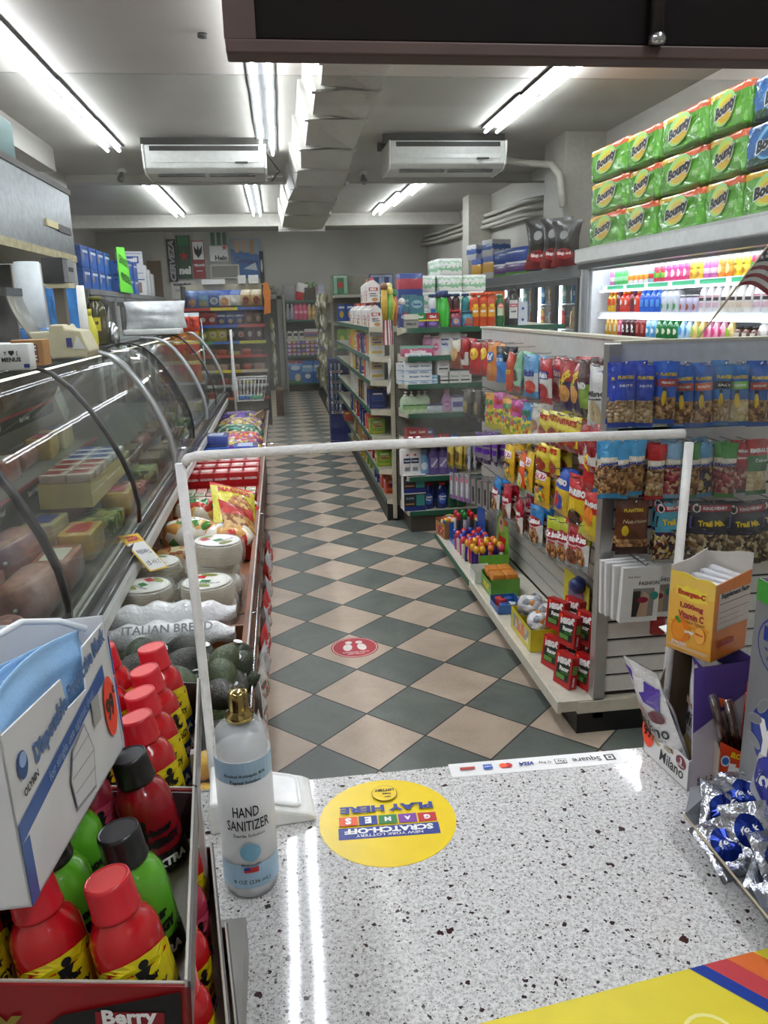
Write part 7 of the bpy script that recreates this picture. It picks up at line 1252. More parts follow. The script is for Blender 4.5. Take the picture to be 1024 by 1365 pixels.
row([('greyb','grey bottle'),('greyb','grey bottle'),('pinkb','pink bottle'),('pinkb','pink bottle'),('pinkb','pink bottle'),('tanb','tan bottle'),('tanb','tan bottle'),('tanb','tan bottle')],(.17,16.99,zs[1]),(.9,16.99,zs[1]),0,'on the second rear shelf','bottles on the second rear shelf')
Box('catfood','cat_food_pack',.2,.14,.16,BAND([(0,'4a3a4a'),(.3,'b85a7a'),(.5,'4a3a4a'),(.75,'8a6a9a')],.4,noise=.4),[('e',-.05,.12,.04,.03,PM('e0c0c8',.4)),('e',.05,.12,.04,.03,PM('e0b04a',.4)),('e',-.05,.04,.04,.03,PM('c0b0d0',.4)),('e',.05,.04,.04,.03,PM('d0a8b8',.4))]); Box('catfood2','cat_food_pack',.2,.14,.16,BAND([(0,'3a344a'),(.4,'6a5a8a'),(.7,'3a344a')],.4,noise=.4),[('e',-.05,.12,.04,.03,PM('a890c0',.4)),('e',.05,.12,.04,.03,PM('8a78b0',.4)),('e',-.05,.04,.04,.03,PM('c0b0d0',.4)),('e',.05,.04,.04,.03,PM('d8b84a',.4))])
for l in range(2): row([('catfood','pink pet food pack'),('catfood2','violet pet food pack'),('catfood','pink pet food pack'),('catfood2','violet pet food pack')],(.17,17.0,zs[3]+.165*l),(.93,17.0,zs[3]+.165*l),0,f"{['lower','upper'][l]} layer of the fourth rear shelf",'pet food on the fourth rear shelf')
Box('dogA','pet_food_bag',.3,.16,.46,BAND([(0,'2a7a3a'),(.15,'3a78c0'),(.75,'7ab0e0'),(.92,'b83a4a')],.4,noise=.3),[('e',.04,.12,.06,.08,PM('d8c8a8',.4)),('e',0,.32,.1,.05,PM('dfe8f4',.4))]); Box('dogB','pet_food_bag',.24,.16,.46,BAND([(0,'2f6ab0'),(.5,'8ab8e0'),(.8,'3a78c0')],.4,noise=.3),[('e',0,.14,.06,.05,PM('e0e8ec',.4)),('t','SCOOP',0,.34,.18,WINK,0,.06)])
row([('dogA','blue and green pet food bag'),('dogB','blue cat litter bag'),('dogB','blue cat litter bag')],(.19,17.0,zs[4]),(.94,17.0,zs[4]),0,'on the bottom rear shelf','big bags on the bottom rear shelf')
Bot('wjar','food_jar','squat',.06,.18,PM('d8d4c4',.4),PM('3a6a5a',.4),[('r',-.045,.045,.02,.08,PM('3a3a3a',.4))],capr=.8); Box('mixpk','tinned_food_pack',.13,.12,.2,BAND([(0,'c8a83a'),(.2,'5a5a8a'),(.5,'b05a6a'),(.7,'d8d4d0')],.4))
row([('wjar','white jar'),('wjar','white jar'),('wjar','white jar'),('mixpk','mixed colour pack'),('mixpk','mixed colour pack'),('mixpk','mixed colour pack')],(.17,17.0,zs[2]),(.92,17.0,zs[2]),0,'on the third rear shelf','goods on the third rear shelf')
o=MB().rbox(-.14,.14,-.1,.1,0,.34,.06,PM('8f8d8a',.5)).build('grey_bag',loc=(.27,17.05,zs[0])); T(o,'grey rounded bag on the top rear shelf','bag')
mb=MB(); pouch(mb,.22,.36,.14,bandf([(.5,PM('c03028',.4)),(1,PM('d8d0cc',.4))]),PM('c03028',.4),seed=3); o=mb.build('red_bag',loc=(.47,16.98,zs[0]),rot=(0,.25,0)); T(o,'red and white bag leaning on the top rear shelf','bag')
t=empty('wicker_box',(.72,17.05,zs[0])); MB().box(-.16,.16,-.12,.12,0,.26,PM('4f4538',.7,0,.3,.5,30)).build('box_body',t); T(t,'dark brown box on the top rear shelf','box')
for i in range(2): o=MB().lathe([(.06,0),(.065,.04),(.05,.1),(0,.12)],PM('6a8a4a',.5),14).build('green_bundle',loc=(.64+.16*i,17.05,zs[0]+.262)); T(o,f"small green bundle on the dark brown box, {['left','right'][i]} one",'bundle','green bundles on the brown box')
# crisp rack facing the counter
RY=12.0
t=empty('crisp_rack',(-.85,RY+.3,0)); zr=[AY(300,p,RY).z for p in (411,434,456,474.5,494.5,514,531,550)]
x0=AY(245,420,RY).x; x1=-.19
MB().box(x0+.85,x1+.85,.02,.05,.1,AY(300,378,RY).z,PM('c0b8a0',.5,0,.06,.3,90)).build('pegboard_back',t); MB().box(x0+.83,x0+.87,-.3,.05,0,zr[0]+.32,DK).build('upright',t); MB().box(x1+.83,x1+.87,-.3,.05,0,zr[0]+.32,DK).build('upright',t)
LC=[('b8352c','e0c83a','3a5aa8'),('2f55a8','2f55a8','b0303a'),('4a9a5a','3a6ab0','c8c83a'),('c0503a','c0503a','b03a30'),('d8d0b8','e8d23a','d8c8b0'),('d8d8d0','b0b0a8','b8b8b0'),('b8502a','c8703a','b0402a'),('5a4a3a','5a4a3a','5a4a3a')]
for i,z in enumerate(zr):
    MB().box(x0+.86,x1+.84,-.3,.03,z-.02,z,PM('4a4844',.5)).build('shelf',t); mb=MB(); w=(x1-x0)/3
    for j in range(3): mb.box(x0+.85+w*j,x0+.85+w*(j+1),-.312,-.3,z-.03,z+.012,PM(LC[i][j],.4))
    mb.build('price_strip',t)
MB().box(x0+.86,x1+.84,-.28,.03,0,zr[-1]-.03,DK).build('base',t); T(t,'tall rack of crisps facing the counter at the rear left','rack')
def cr(k,c0,c1,c2,L=(),**kw): Bag(k,'crisp_bag',.19,.24,.09,[(.12,F(c0)),(.7,F(c1)),(1,F(c2))],L,seed=sum(map(ord,k))%90,**kw)
cr('c_bl','2f4f8a','3a5a9a','5a80c0',[('e',0,.08,.05,.05,PM('a8784a',.4))]); cr('c_bt','3a6a80','4a80a0','4a70b0',[('e',0,.07,.05,.04,PM('8a8a5a',.4))]); cr('c_bc','2a5a48','2a4a8a','4a6ab0',[('e',0,.1,.055,.045,PM('b8c0c8',.4)),('e',0,.1,.04,.035,PM('5a6a5a',.4))]); cr('c_rw','b04030','d8d4cc','3a5ab0',[('e',0,.09,.055,.05,PM('c88a4a',.4))]); cr('c_wg','2a8a5a','e0dcd4','5a78b8',[('e',0,.09,.06,.03,PM('e8e4d8',.4))]); cr('c_tan','b08a5a','c8a878','d8c8a8',[('e',0,.1,.045,.05,PM('8a4a3a',.4))])
cr('c_blu','23408f','2a4a9a','2a4a9a',[('t','RUFFLES',0,.16,.14,WINK,0,.05),('e',0,.07,.04,.04,PM('b8a06a',.4))]); cr('c_red','a82a24','b83028','c04038',[('e',0,.1,.05,.04,PM('e0d0c0',.4))]); cr('c_brn','5a3a2a','7a5038','6a4530',[('e',0,.1,.04,.05,PM('b09a7a',.4))]); cr('c_yel','c8b83a','e0d04a','d8c83a',[('e',0,.12,.05,.05,PM('f0e8b0',.4)),('e',0,.12,.035,.03,PM('b0902a',.4))]); cr('c_blk','1f1d20','2a262a','1f1d20',[('e',0,.12,.045,.05,PM('c8a890',.4)),('e',0,.12,.03,.035,RINK)]); cr('c_plum','4a2438','5a3048','4a2438',[('e',0,.12,.035,.05,PM('b8b0a0',.4))]); cr('c_grn','8a9a3a','a0a83a','7a8a3a',[('e',0,.1,.04,.05,PM('d8d06a',.4))])
CR={'c_bl':'blue crisp bag','c_bt':'teal blue crisp bag','c_bc':'green and blue crisp bag','c_rw':'white and red crisp bag','c_wg':'white and green crisp bag','c_tan':'tan crisp bag','c_blu':'navy Ruffles bag','c_red':'red crisp bag','c_brn':'brown crisp bag','c_yel':'yellow crisp bag','c_blk':'black crisp bag','c_plum':'plum crisp bag','c_grn':'olive green crisp bag'}
def crr(i,keys,s=1.0):
    row([(k,CR[k],'crisp bag') for k in keys],(x0+.05,RY-.16+.3,zr[i]+.001),(x1-.03,RY-.16+.3,zr[i]+.001),0,f'on the {ORD[i+1]} rack shelf',f'crisp bags on the {ORD[i+1]} rack shelf',scale=s)
RYo=RY; 
crr(0,['c_bl','c_bt','c_bc','c_rw','c_wg','c_tan','c_tan'],1.08); crr(1,['c_red','c_red','c_red','c_blu','c_blu','c_blu','c_brn','c_brn'],.85); crr(2,['c_red','c_grn','c_yel','c_yel','c_blk','c_blk','c_plum','c_plum'],.85)
block('loafp','bagged_cake',.14,.12,.09,FILM('c8502f',.4),PM('e0c060',.4)); block('loafw','bagged_cake',.14,.12,.09,FILM('c9a08a',.4),PM('b84040',.4)); block('loafd','bagged_cake',.14,.12,.08,FILM('5a2a22',.4),PM('a86a4a',.4)); block('loafg','bagged_cake',.16,.12,.06,FILM('c8c06a',.4),None)
for i,ks in ((3,['loafd','loafp','loafp','loafg','loafp','loafd']),(4,['loafd','loafw','loafw','loafw','loafp','loafw']),(5,['loafw','loafd','loafp','loafw','loafg','loafd']),(6,['loafd','loafp','loafd','loafp','loafd','loafd'])):
    row([(k,{'loafp':'orange red cake pack','loafw':'pale pink cake pack','loafd':'dark brown cake pack','loafg':'yellow green cake pack'}[k],'cake') for k in ks],(x0+.05,RY+.14,zr[i]+.001),(x1-.03,RY+.14,zr[i]+.001),0,f'on the {ORD[i+1]} rack shelf',f'cakes on the {ORD[i+1]} rack shelf')
for i,(a,b) in enumerate(((270,300),(318,328),(332,345))):
    p=AY(a,379,RY+.35); q=AY(b,379,RY+.35); o=MB().box(0,q.x-p.x,-.1,.05,0,.07 if i<1 else .12,PM('e0e0dc',.4)).build('white_carton',loc=(p.x,RY+.33,AY(300,378,RY).z+.002)); T(o,f"white carton on top of the crisp rack, {['left','middle','right'][i]} one",'carton','white cartons on the crisp rack')
mb=MB(); mb.prism([(-.05,0),(.05,.02),(.06,.28),(.07,.3),(.03,.45),(-.03,.45),(-.05,.3),(-.03,.2)],.01,PM('e8862a',.4),FY(0,0,0)); o=mb.build('orange_cutout',loc=(AY(355,392,RY).x+.0,RY-.03,AY(355,419,RY).z)); T(o,'orange cut out strip hanging at the crisp rack corner','display strip')
# shiny bags hanging from the rack side and from the far gondola
Bag('shny','foil_snack_bag',.16,.22,.06,[(.3,F('b8a86a')),(.6,F('d8d4c0')),(1,F('8f8a5a'))],[('e',0,.1,.04,.03,PM('e8e4d0',.3))],seed=5); Bag('shny2','foil_snack_bag',.16,.22,.06,[(.3,F('7a7458')),(.6,F('a8a284')),(1,F('d0ccb8'))],[('e',0,.1,.04,.05,PM('5a5440',.3))],seed=15)
for i in range(6):
    p=AY(361,[425,440,458,470,485,500][i],12.0); T(PR.place(['shny','shny2'][i%2],(-.09+.01*(i%2),11.95+.05*(i%3),p.z-.2),rot=(0,ru(-.3,.3),PI/2+ru(-.5,.3))),f"foil snack bag hanging down the crisp rack side, {ORD[i+1]} from top",'snack bag','foil bags on the crisp rack side')
t=empty('clip_strip',(-.12,12.05,1.7)); MB().box(-.006,.006,-.02,.02,-1.15,.1,PM('4a4a48',.4)).build('strip',t); T(t,'narrow clip strip on the side of the crisp rack','strip')
o=MB().box(0,.12,-.3,.3,0,.42,PM('6f5038',.6,0,.15)).build('cardboard_box',loc=(-.10,13.3,0)); T(o,'brown cardboard box on the floor beside the crisp rack','box')
# far gondola
FX0,FY0=.80,11.6
t=empty('far_gondola',(1.5,13.8,0)); zf=[AY(470,p,FY0).z for p in (393,430,464)]+[.55,.16]
MB().box(-.70,.9,-2.2+.35,-2.2+.38,.1,AY(470,366,FY0).z,PM('8a8474',.6,0,.1,.3,60)).build('end_pegboard',t); MB().box(-.72,-.68,-2.23+.33,-2.2+.36,0,AY(437,370,FY0).z,PM('a8a08a',.5)).build('post',t); MB().box(-.6,.9,-1.8,2.4,0,1.95,PM('6f6a5e',.6)).build('core',t); MB().box(-.75,.9,-1.85,2.4,0,.14,DK).build('base',t); MB().box(-.72,-.68,2.36,2.4,0,2.0,PM('9a9484',.5)).build('post',t)
for i,z in enumerate(zf): MB().box(-.68,.9,-2.2,-1.84,z-.03,z,PM('a8a290',.5)).build('shelf',t); MB().box(-.68,.9,-2.21,-2.2,z-.035,z+.005,PM('c4beac',.5) if i<2 else GRN).build('price_strip',t)
for z in (.35,.75,1.15,1.5,1.8): MB().box(-.76,-.6,-1.8,2.36,z-.02,z,PM('a8a290',.5)).build('side_shelf',t)
T(t,'far gondola with cream shelves behind the blue stand','shelving')
Box('sevenup','soda_multipack',.22,.16,.28,PM('3f7a55',.25,0,.2,.3,20,.3),[('e',0,.14,.04,.05,PM('b03a34',.4)),('r',-.1,.1,.24,.27,PM('c0d0c4',.3)),('r',-.1,-.05,.02,.24,PM('8fb8a0',.3)),('r',.05,.1,.02,.24,PM('8fb8a0',.3))]); Box('bluepk6','soda_multipack',.22,.16,.28,PM('2a3f80',.25,0,.2,.3,20,.3),[('r',-.1,-.05,.02,.24,PM('8a9ac0',.3)),('r',.05,.1,.02,.24,PM('8a9ac0',.3)),('r',-.1,.1,.24,.27,PM('a0aac0',.3))]); Box('blbox','pasta_box',.11,.1,.26,PM('1f4fa0',.35),[('e',0,.12,.03,.05,PM('c8a83a',.4)),('r',-.04,.04,.2,.23,PM('dfe4ec',.4))]); Box('gbag','rice_bag',.13,.1,.27,PM('6f9a2a',.35),[('e',0,.12,.035,.06,PM('c8c84a',.4))]); Box('gbag2','rice_bag',.13,.1,.27,PM('8ab83a',.35),[('r',-.05,.05,.05,.12,PM('3a7a2a',.4))])
p=AY(454,393,FY0+.15); T(PR.place('sevenup',(p.x,FY0+.17,zf[0]+.001)),'green soda multipack on top of the far gondola','soda pack')
for i,px in enumerate((503,514)): p=AY(px,393,FY0+.15); T(PR.place('bluepk6',(p.x,FY0+.17,zf[0]+.001)),f"blue soda multipack on the far gondola, {['left','right'][i]} one",'soda pack','blue soda multipacks')
row([('blbox','blue pasta box')]*6,(FX0+.06,FY0+.12,zf[1]),(FX0+.8,FY0+.12,zf[1]),0,'on the far gondola end','blue boxes on the far gondola')
row([('gbag','olive green rice bag'),('gbag2','bright green rice bag')]*3,(FX0+.05,FY0+.12,zf[2]),(FX0+.85,FY0+.12,zf[2]),0,'on the far gondola end','green bags on the far gondola')
for i in range(26):
    c=i%5; r_=i//5; y=11.85+.55*c+.1*(r_%2); z=1.72-.3*r_
    T(PR.place(['shny','shny2'][i%2],(.70+ru(-.01,.01),y,z-.05),rot=(0,ru(-.35,.35),-PI/2+ru(-.6,.2)),scale=1.15),f"foil snack bag along the far gondola side, {ORD[c+1]} from the near end, row {NW(r_+1)}",'snack bag','foil bags on the far gondola side')
Box('redstk','small_carton',.1,.1,.3,PM('a83028',.4),[('r',-.03,.03,.1,.2,W_)]); Box('wht2','small_carton',.14,.1,.3,PM('8a8c98',.4),[('r',-.05,.05,.1,.2,PM('c9ccd4',.4))])
for i in range(4): T(PR.place(['wht2','wht2','redstk','wht2'][i],(.80,14.6+.3*i,1.81),-PI/2),f"carton on the top side shelf of the far gondola, {ORD[i+1]} from near",'carton','cartons on the far gondola side')
# ---- left wall drinks cooler and goods on it
t=empty('left_wall_cooler',(-2.85,13.9,0)); ox,oy=-2.85,13.9; LX=-2.3; LY0,LY1=10.45,17.3
def lb(name,x0,x1,y0,y1,z0,z1,m,par=None,**k): return MB().box(x0-ox,x1-ox,y0-oy,y1-oy,z0,z1,m).build(name,par or t,**k)
lb('back_panel',-3.58,-3.5,LY0,LY1,0,1.95,PM('9a9a96',.5)); lb('base',-3.5,LX-.02,LY0,LY1,0,.35,FR); lb('top_panel',-3.58,LX+.02,LY0,LY1,1.93,2.0,PM('8f9090',.4,.3)); lb('near_end',-3.58,LX,LY0-.03,LY0,0,1.99,FR)
for z in (.8,1.2,1.6): lb('shelf',-3.5,LX-.08,LY0,LY1,z-.02,z,PM('b8b8b4',.4))
n=9; dw=(LY1-LY0)/n
for i in range(n):
    y0=LY0+dw*i; y1=y0+dw; f=MB()
    for a,b,c,d in ((y0,y0+.05,.36,1.92),(y1-.05,y1,.36,1.92),(y0,y1,.36,.42),(y0,y1,1.86,1.92)): f.box(LX-.01-ox,LX+.02-ox,a-oy,b-oy,c,d,PM('9a9c9e',.35,.4))
    o=f.build('door',t); MB().box(LX-ox,LX+.005-ox,y0+.05-oy,y1-.05-oy,.42,1.86,GLASS('e8ecec',.06)).build('pane',o); MB().box(LX+.02-ox,LX+.05-ox,y0+.06-oy,y0+.085-oy,.6,1.8,PM('e8e6e0',.3)).build('handle',o)
T(t,'row of silver framed glass cooler doors on the rear left wall','cooler')
for i in range(n):
    for j in range(3):
        for s,z in enumerate((1.201,1.601)):
            k=['cof','tea4','wC'][(i+j)%3] if s==0 else ['tea4','wP','cof'][(i+j)%3]
            o=PR.place(k,(LX-.2,LY0+dw*i+.15+.2*j,z),PI/2,scale=1.15); T(o,f"drink bottle behind rear left glass door {NW(i+1)}, {['lower','upper'][s]} shelf, {ORD[j+1]} along",'drink','bottles in the rear left cooler')
Box('corona','beer_case',.40,.27,.26,PM('2f5fae',.35,0,.08),[('e',-.08,.15,.03,.07,PM('c9a05a',.4)),('r',-.1,.18,.18,.21,PM('c8d0e0',.4)),('e',.05,.225,.02,.012,INK),('e',.13,.225,.02,.012,INK),('e',-.03,.225,.02,.012,INK)],R=[('e',0,.13,.03,.07,PM('d0a050',.4)),('r',-.1,.1,.02,.06,PM('1f3f80',.4)),('e',-.06,.23,.015,.01,INK),('e',.06,.23,.015,.01,INK)])
k=0
for y in (10.75,11.2,11.65,12.1):
    for l in range(2):
        T(PR.place('corona',(-2.5,y,2.002+.265*l),PI/2),f"blue beer case on the rear left cooler, {['lower','upper'][l]}, {ORD[[10.75,11.2,11.65,12.1].index(y)+1]} from the near end",'beer case','blue beer cases on the left cooler')
for i,y in enumerate((13.9,14.4)):
    for l in range(2): T(PR.place('corona',(-2.5,y,2.002+.265*l),PI/2-.5*0),f"blue beer case right of the green sign, {['lower','upper'][l]}, {['near','far'][i]} pile",'beer case','blue beer cases right of the green sign')
t=empty('green_sale_sign',(-2.25,12.85,2.0)); MB().prism([(-.62,.0),(.42,.0),(-.0,.66),(-.62,.62)],.01,PM('6fe03a',.5,0,.03),FPX(0,0,0)).build('card',t)
mb=MB(); decals(mb,lambda x,z,e:(.011+e,x,z),[('t','LENNOS',-.22,.45,.62,INK,-.1,.03),('t','VENEZUELA',-.1,.2,.8,INK,-.1,.03)]); mb.build('lettering',t); T(t,'bright green handwritten sale sign on the left cooler','sign')
Box('scott','paper_roll_pack',.42,.3,.42,PM('dcdde2',.35,0,.05,.3,20),[('r',-.14,.14,.22,.34,PM('2a4fa8',.4,var=0)),('t','Scott',0,.28,.24,WINK,.1,.08,.2),('r',-.2,.2,.38,.39,PM('3a4a9a',.4)),('r',-.2,.2,.05,.06,PM('3a4a9a',.4))]); Box('scottc','paper_roll_pack',.3,.3,.32,PM('d8d8d8',.35,0,.05,.3,20),[('r',-.1,.08,.04,.22,PM('8a6a5a',.4)),('r',-.14,.14,.26,.28,PM('3a4a9a',.4))])
T(PR.place('scottc',(-2.5,15.0,2.002),.5),'white pack with brown picture under the Scott pack','paper pack'); T(PR.place('scott',(-2.55,15.0,2.325),.3),'white and blue Scott paper pack on the left cooler','paper pack')
for i,y in enumerate((15.5,15.9,16.3)): o=MB().rbox(-.15,.15,-.15,.15,0,.55-.06*i,.08,PM('dcdcdc',.4,0,.05,.3,20)).build('white_roll_pack',loc=(-2.5,y,2.002)); T(o,f"tall white roll pack on the left cooler, {ORD[i+1]} right of the Scott pack",'roll pack','white roll packs on the left cooler')
o=MB().box(-.15,.1,-.01,.01,0,.38,PM('a03028',.5)).build('red_notice',loc=(AY(232,410,17.47).x,17.47,AY(232,425,17.47).z)); T(o,'red notice left of the crisp rack','notice')
# ================= FOREGROUND: displays on the counter =================
def shot(key,c1,c2,cap,txt='EXTRA',black=False):
    def fn():
        r,h=.0215,.098; mb=MB(); pr=[(r*.9,0),(r,.003),(r,.052),(r*.97,.06),(r*.8,.068),(r*.62,.072),(r*.6,.074)]
        mb.lathe(pr,PM(c1,.16,0,.04,coat=.6),28); o=mb.build('energy_shot_bottle')
        q=MB(); cr=.0145; q.lathe([(cr*1.0,.0735),(cr*1.04,.0755),(cr*1.0,.0765),(cr*.97,.094),(cr*.93,.0968),(cr*.88,.0970),(cr*.84,.0962),(0,.0960)],PM(cap,.3,0,.04,coat=.3),28); q.disc(cr*.82,.0003,PM({'1a1718':'3a3a3c','1f2022':'3a3a3c'}.get(cap,'e2504e'),.45,0,.04),Matrix.Translation((0,0,.0961)),28); q.build('cap',o)
        l=MB(); R=r+.0003; n=28
        S=cylS(R)
        if not black:
            Gd=[(.001,'1c3f86'),(.012,'2a5a9a')]
            D=[('r',-.037,-.028,.010,.046,PM('d8601c',.25,0,.05,coat=.5)),('r',-.03,.032,.001,.016,PM('1c3f86',.25,0,.05,coat=.5)),('r',-.03,.032,.016,.042,PM(c2,.25,0,.05,coat=.5)),('e',.0,.042,.028,.010,PM(c2,.25,0,.05,coat=.5)),
               ('t','5',-.012,.036,.006,INK,0,.05),('t','hour',.002,.036,.015,INK,0,.03),('t','ENERGY',0,.026,.028,INK,0,.04,.1,.0065),('t',txt,0,.009,.03,WINK,0,.06,.1,.006),
               ('e',.002,.047,.003,.003,INK),('p',[(-.004,.044),(.006,.044),(.003,.039),(.008,.034),(.004,.034),(0,.038),(-.006,.034),(-.009,.035),(-.003,.040)],INK)]
        else:
            D=[('r',-.032,.032,.001,.018,PM('1a1214',.25,0,.05,coat=.5)),('t','5',-.013,.038,.008,INK,0,.08),('t','hour',.002,.038,.018,INK,0,.06),('t','ENERGY',0,.028,.032,INK,0,.07,.1,.0075),('t',txt,0,.010,.03,WINK,0,.06,.1,.007),('e',-.011,.048,.003,.003,INK),('p',[(-.016,.045),(-.008,.045),(-.010,.041),(-.006,.037),(-.010,.037),(-.014,.04),(-.019,.037),(-.021,.038),(-.015,.042)],INK)]
        decals(l,S,D,.0002,.00015); l.build('label',o); return o
    reg(key,fn)
shot('shR','c0151e','e3d21a','cf2430'); shot('shX','9c1220','9c1220','1a1718','EXTRA',True); shot('shG','5fae2a','6fbe34','1f2022','EXTRA',True); shot('shM','a83048','d0506a','8a1a30')
CARD=PM('b9b4a8',.5); DARKC=PM('4a4244',.4,coat=.3); REDC=PM('8f1218',.4,0,.1,coat=.3)
SHN={'shR':'red and yellow shot, red cap','shX':'dark red shot, black cap','shG':'green shot, black cap','shM':'pink red shot'}
def tray(name,loc,w,d,h,rot,label,cols,rows,keys,place,front=True,tilt=0,back=.0):
    """cardboard tray open on top holding shot bottles; local x across, y away"""
    R3=Euler(rot).to_matrix(); loc=tuple(Vector(loc)-R3@Vector((w/2,-d/2,h))); SHR=Matrix(((1,-.2,0,-.1*d),(0,1,0,0),(0,0,1,0),(0,0,0,1))); t=empty(name,loc,rot=rot); th=.0016; mb=MB()
    def wallp(x0,x1,y0,y1,h0,h1):
        pass
    # outer print on the front, bare card inside
    mb.box(-w/2,w/2,-d/2,-d/2+th,0,h,REDC).box(-w/2,w/2,-d/2+th,-d/2+2*th,0,h+.001,CARD); mb.build('front_wall',t)
    s=MB(); s.box(w/2-th,w/2,-d/2,d/2,0,h+.004,DARKC).box(w/2-2*th,w/2-th,-d/2,d/2,0,h+.005,CARD); s.build('side_wall',t)
    s=MB(); s.box(-w/2,-w/2+th,-d/2,d/2,0,h+.004,DARKC); s.build('side_wall',t)
    s=MB(); s.box(-w/2,w/2,d/2-th,d/2,0,h+back,DARKC); s.build('back_wall',t)
    s=MB(); s.box(-w/2,w/2,-d/2,d/2,0,th,CARD); s.build('bottom',t)
    q=MB(); decals(q,boxS(d),[('t','5',-w*.42,h*.62,w*.07,PM('8a7a2a',.4,var=0),0,.08),('t','-hour',-w*.25,h*.64,w*.28,PM('8a7a2a',.4,var=0),.04,.05),('t','ENERGY',-w*.2,h*.3,w*.42,PM('8a7a2a',.4,var=0),.04,.06),('p',[(w*.0,h*.02),(w*.47,h*.02),(w*.47,h*.95),(w*.12,h*.55)],INK),('r',w*.22,w*.42,h*.42,h*.62,PM('8a1420',.4,var=0)),('t','Berry',w*.32,h*.52,w*.16,WINK,.05,.04)],.0008,.0002); q.build('printed_panel',t)
    T(t,label,'display tray')
    for c in t.children: c.data.transform(SHR)
    M=Matrix.Translation(loc)@R3.to_4x4(); px=(w-.006)/cols; py=(d-.006)/rows
    for j in range(rows):
        for i in range(cols):
            k=keys[(i,j)] if isinstance(keys,dict) and (i,j) in keys else (keys.get('d') if isinstance(keys,dict) else keys)
            if k is None: continue
            p=M@(SHR@Vector((-w/2+.003+px*(i+.5),-d/2+.003+py*(j+.5),.002))); e=(M.to_quaternion()@Euler((ru(-.03,.03),ru(-.25,-.19) if h<.045 else ru(-.05,0),0)).to_quaternion()@Euler((0,0,ru(.55,.95))).to_quaternion()).to_euler()
            o=PR.place(k,tuple(p),rot=tuple(e),scale=.93); T(o,f"{SHN[k]}, {place}, {ORD[cols-i]} column from the right, row {NW(j+1)}",'energy shot','energy shots in the '+place)
    return t
tl=(-.0,-.13,-.10)   # the upper trays lean a little to the left
tray('shot_display_tray',(-.068,.362,1.322),.190,.178,.042,(0,.05,-.12),'upper front red cardboard tray of energy shots nearest the camera',4,4,{'d':'shR',(3,0):'shR',(2,0):'shR',(3,1):'shG',(2,1):'shG',(1,1):'shX',(1,0):'shR',(2,2):'shG',(1,2):'shG',(3,2):None,(2,3):'shM',(3,3):'shX'},'front upper tray')
tray('shot_display_tray',(-.082,.545,1.324),.190,.178,.042,(0,.05,-.12),'upper rear cardboard tray holding red capped energy shots',4,4,{'d':'shR',(1,1):'shX',(0,2):'shG'},'rear upper tray')
tray('shot_display_tray',(-.056,.42,1.215),.215,.20,.050,(0,0,-.06),'middle cardboard tray of energy shots showing at right edge',4,4,{'d':None,(3,0):'shR',(3,1):'shR',(3,2):'shM',(3,3):'shR'},'middle tray')
tray('shot_display_tray',(-.052,.44,1.11),.235,.20,.055,(0,0,-.06),'lowest grey sided tray of energy shots on its stand',4,4,{'d':None,(3,0):'shR',(3,1):'shM',(3,2):'shR',(3,3):'shR'},'lowest tray')
t=empty('display_riser',(-.17,.56,1.0)); MB().box(-.13,.10,-.12,.16,0,.05,PM('8f8c88',.4)).build('riser_box',t); MB().box(-.13,.045,-.03,.16,.05,.10,PM('4a4644',.4)).build('riser_back',t)
MB().box(-.13,-.03,-.14,.18,.12,.245,PM('3a3434',.4)).build('riser_column',t)
T(t,'dark riser box holding up the energy shot trays','stand')
# clear plastic display edge beside the trays
p=AY(277,1200,.60); o=MB().box(-.0025,.0025,-.004,.004,0,AY(277,1000,.60).z-1.0,PM('d8d4d6',.2,alpha=.7)).build('clear_display_edge',loc=(p.x,.60,1.0)); T(o,'clear plastic upright edge beside the energy shot trays','display edge')
# mask box: frame from measured corners
A=Vector((-.141,.357,1.389)); Bv=Vector((-.129,.529,1.375)); C=Vector((-.146,.365,1.483))
ex=(Bv-A); Lb=ex.length; ex.normalize(); ez=(C-A); Hb=.096; ez=(ez-ex*ez.dot(ex)).normalized(); ey=ez.cross(ex)   # ey points away from the printed face (to -X)
M=Matrix(((ex.x,ey.x,ez.x,A.x),(ex.y,ey.y,ez.y,A.y),(ex.z,ey.z,ez.z,A.z),(0,0,0,1)))
t=bpy.data.objects.new('mask_box',None); COL.objects.link(t); t.matrix_world=M
CW=PM('dcdcdc',.35,0,.04); BL2=PM('2f5a9e',.35,var=.04); D0=.095
f=MB(); L_=Lb; H_=Hb
f.prism([(0,0),(L_,0),(L_,H_),(L_*.73,H_*.98),(L_*.70,H_*.70),(L_*.5,H_*.72),(L_*.48,H_*.93),(0,H_*.97)],.0012,CW,Matrix(((1,0,0,0),(0,0,-1,.0012),(0,1,0,0),(0,0,0,1)))); f.build('front_panel',t)
MB().box(0,L_,D0-.0012,D0,0,H_*1.12,CW).build('back_panel',t); MB().box(0,.0012,0,D0,0,H_,CW).build('end_panel',t); MB().box(L_-.0012,L_,0,D0,0,H_*1.05,CW).build('end_panel',t); MB().box(0,L_,0,D0,0,.0012,CW).build('bottom_panel',t)
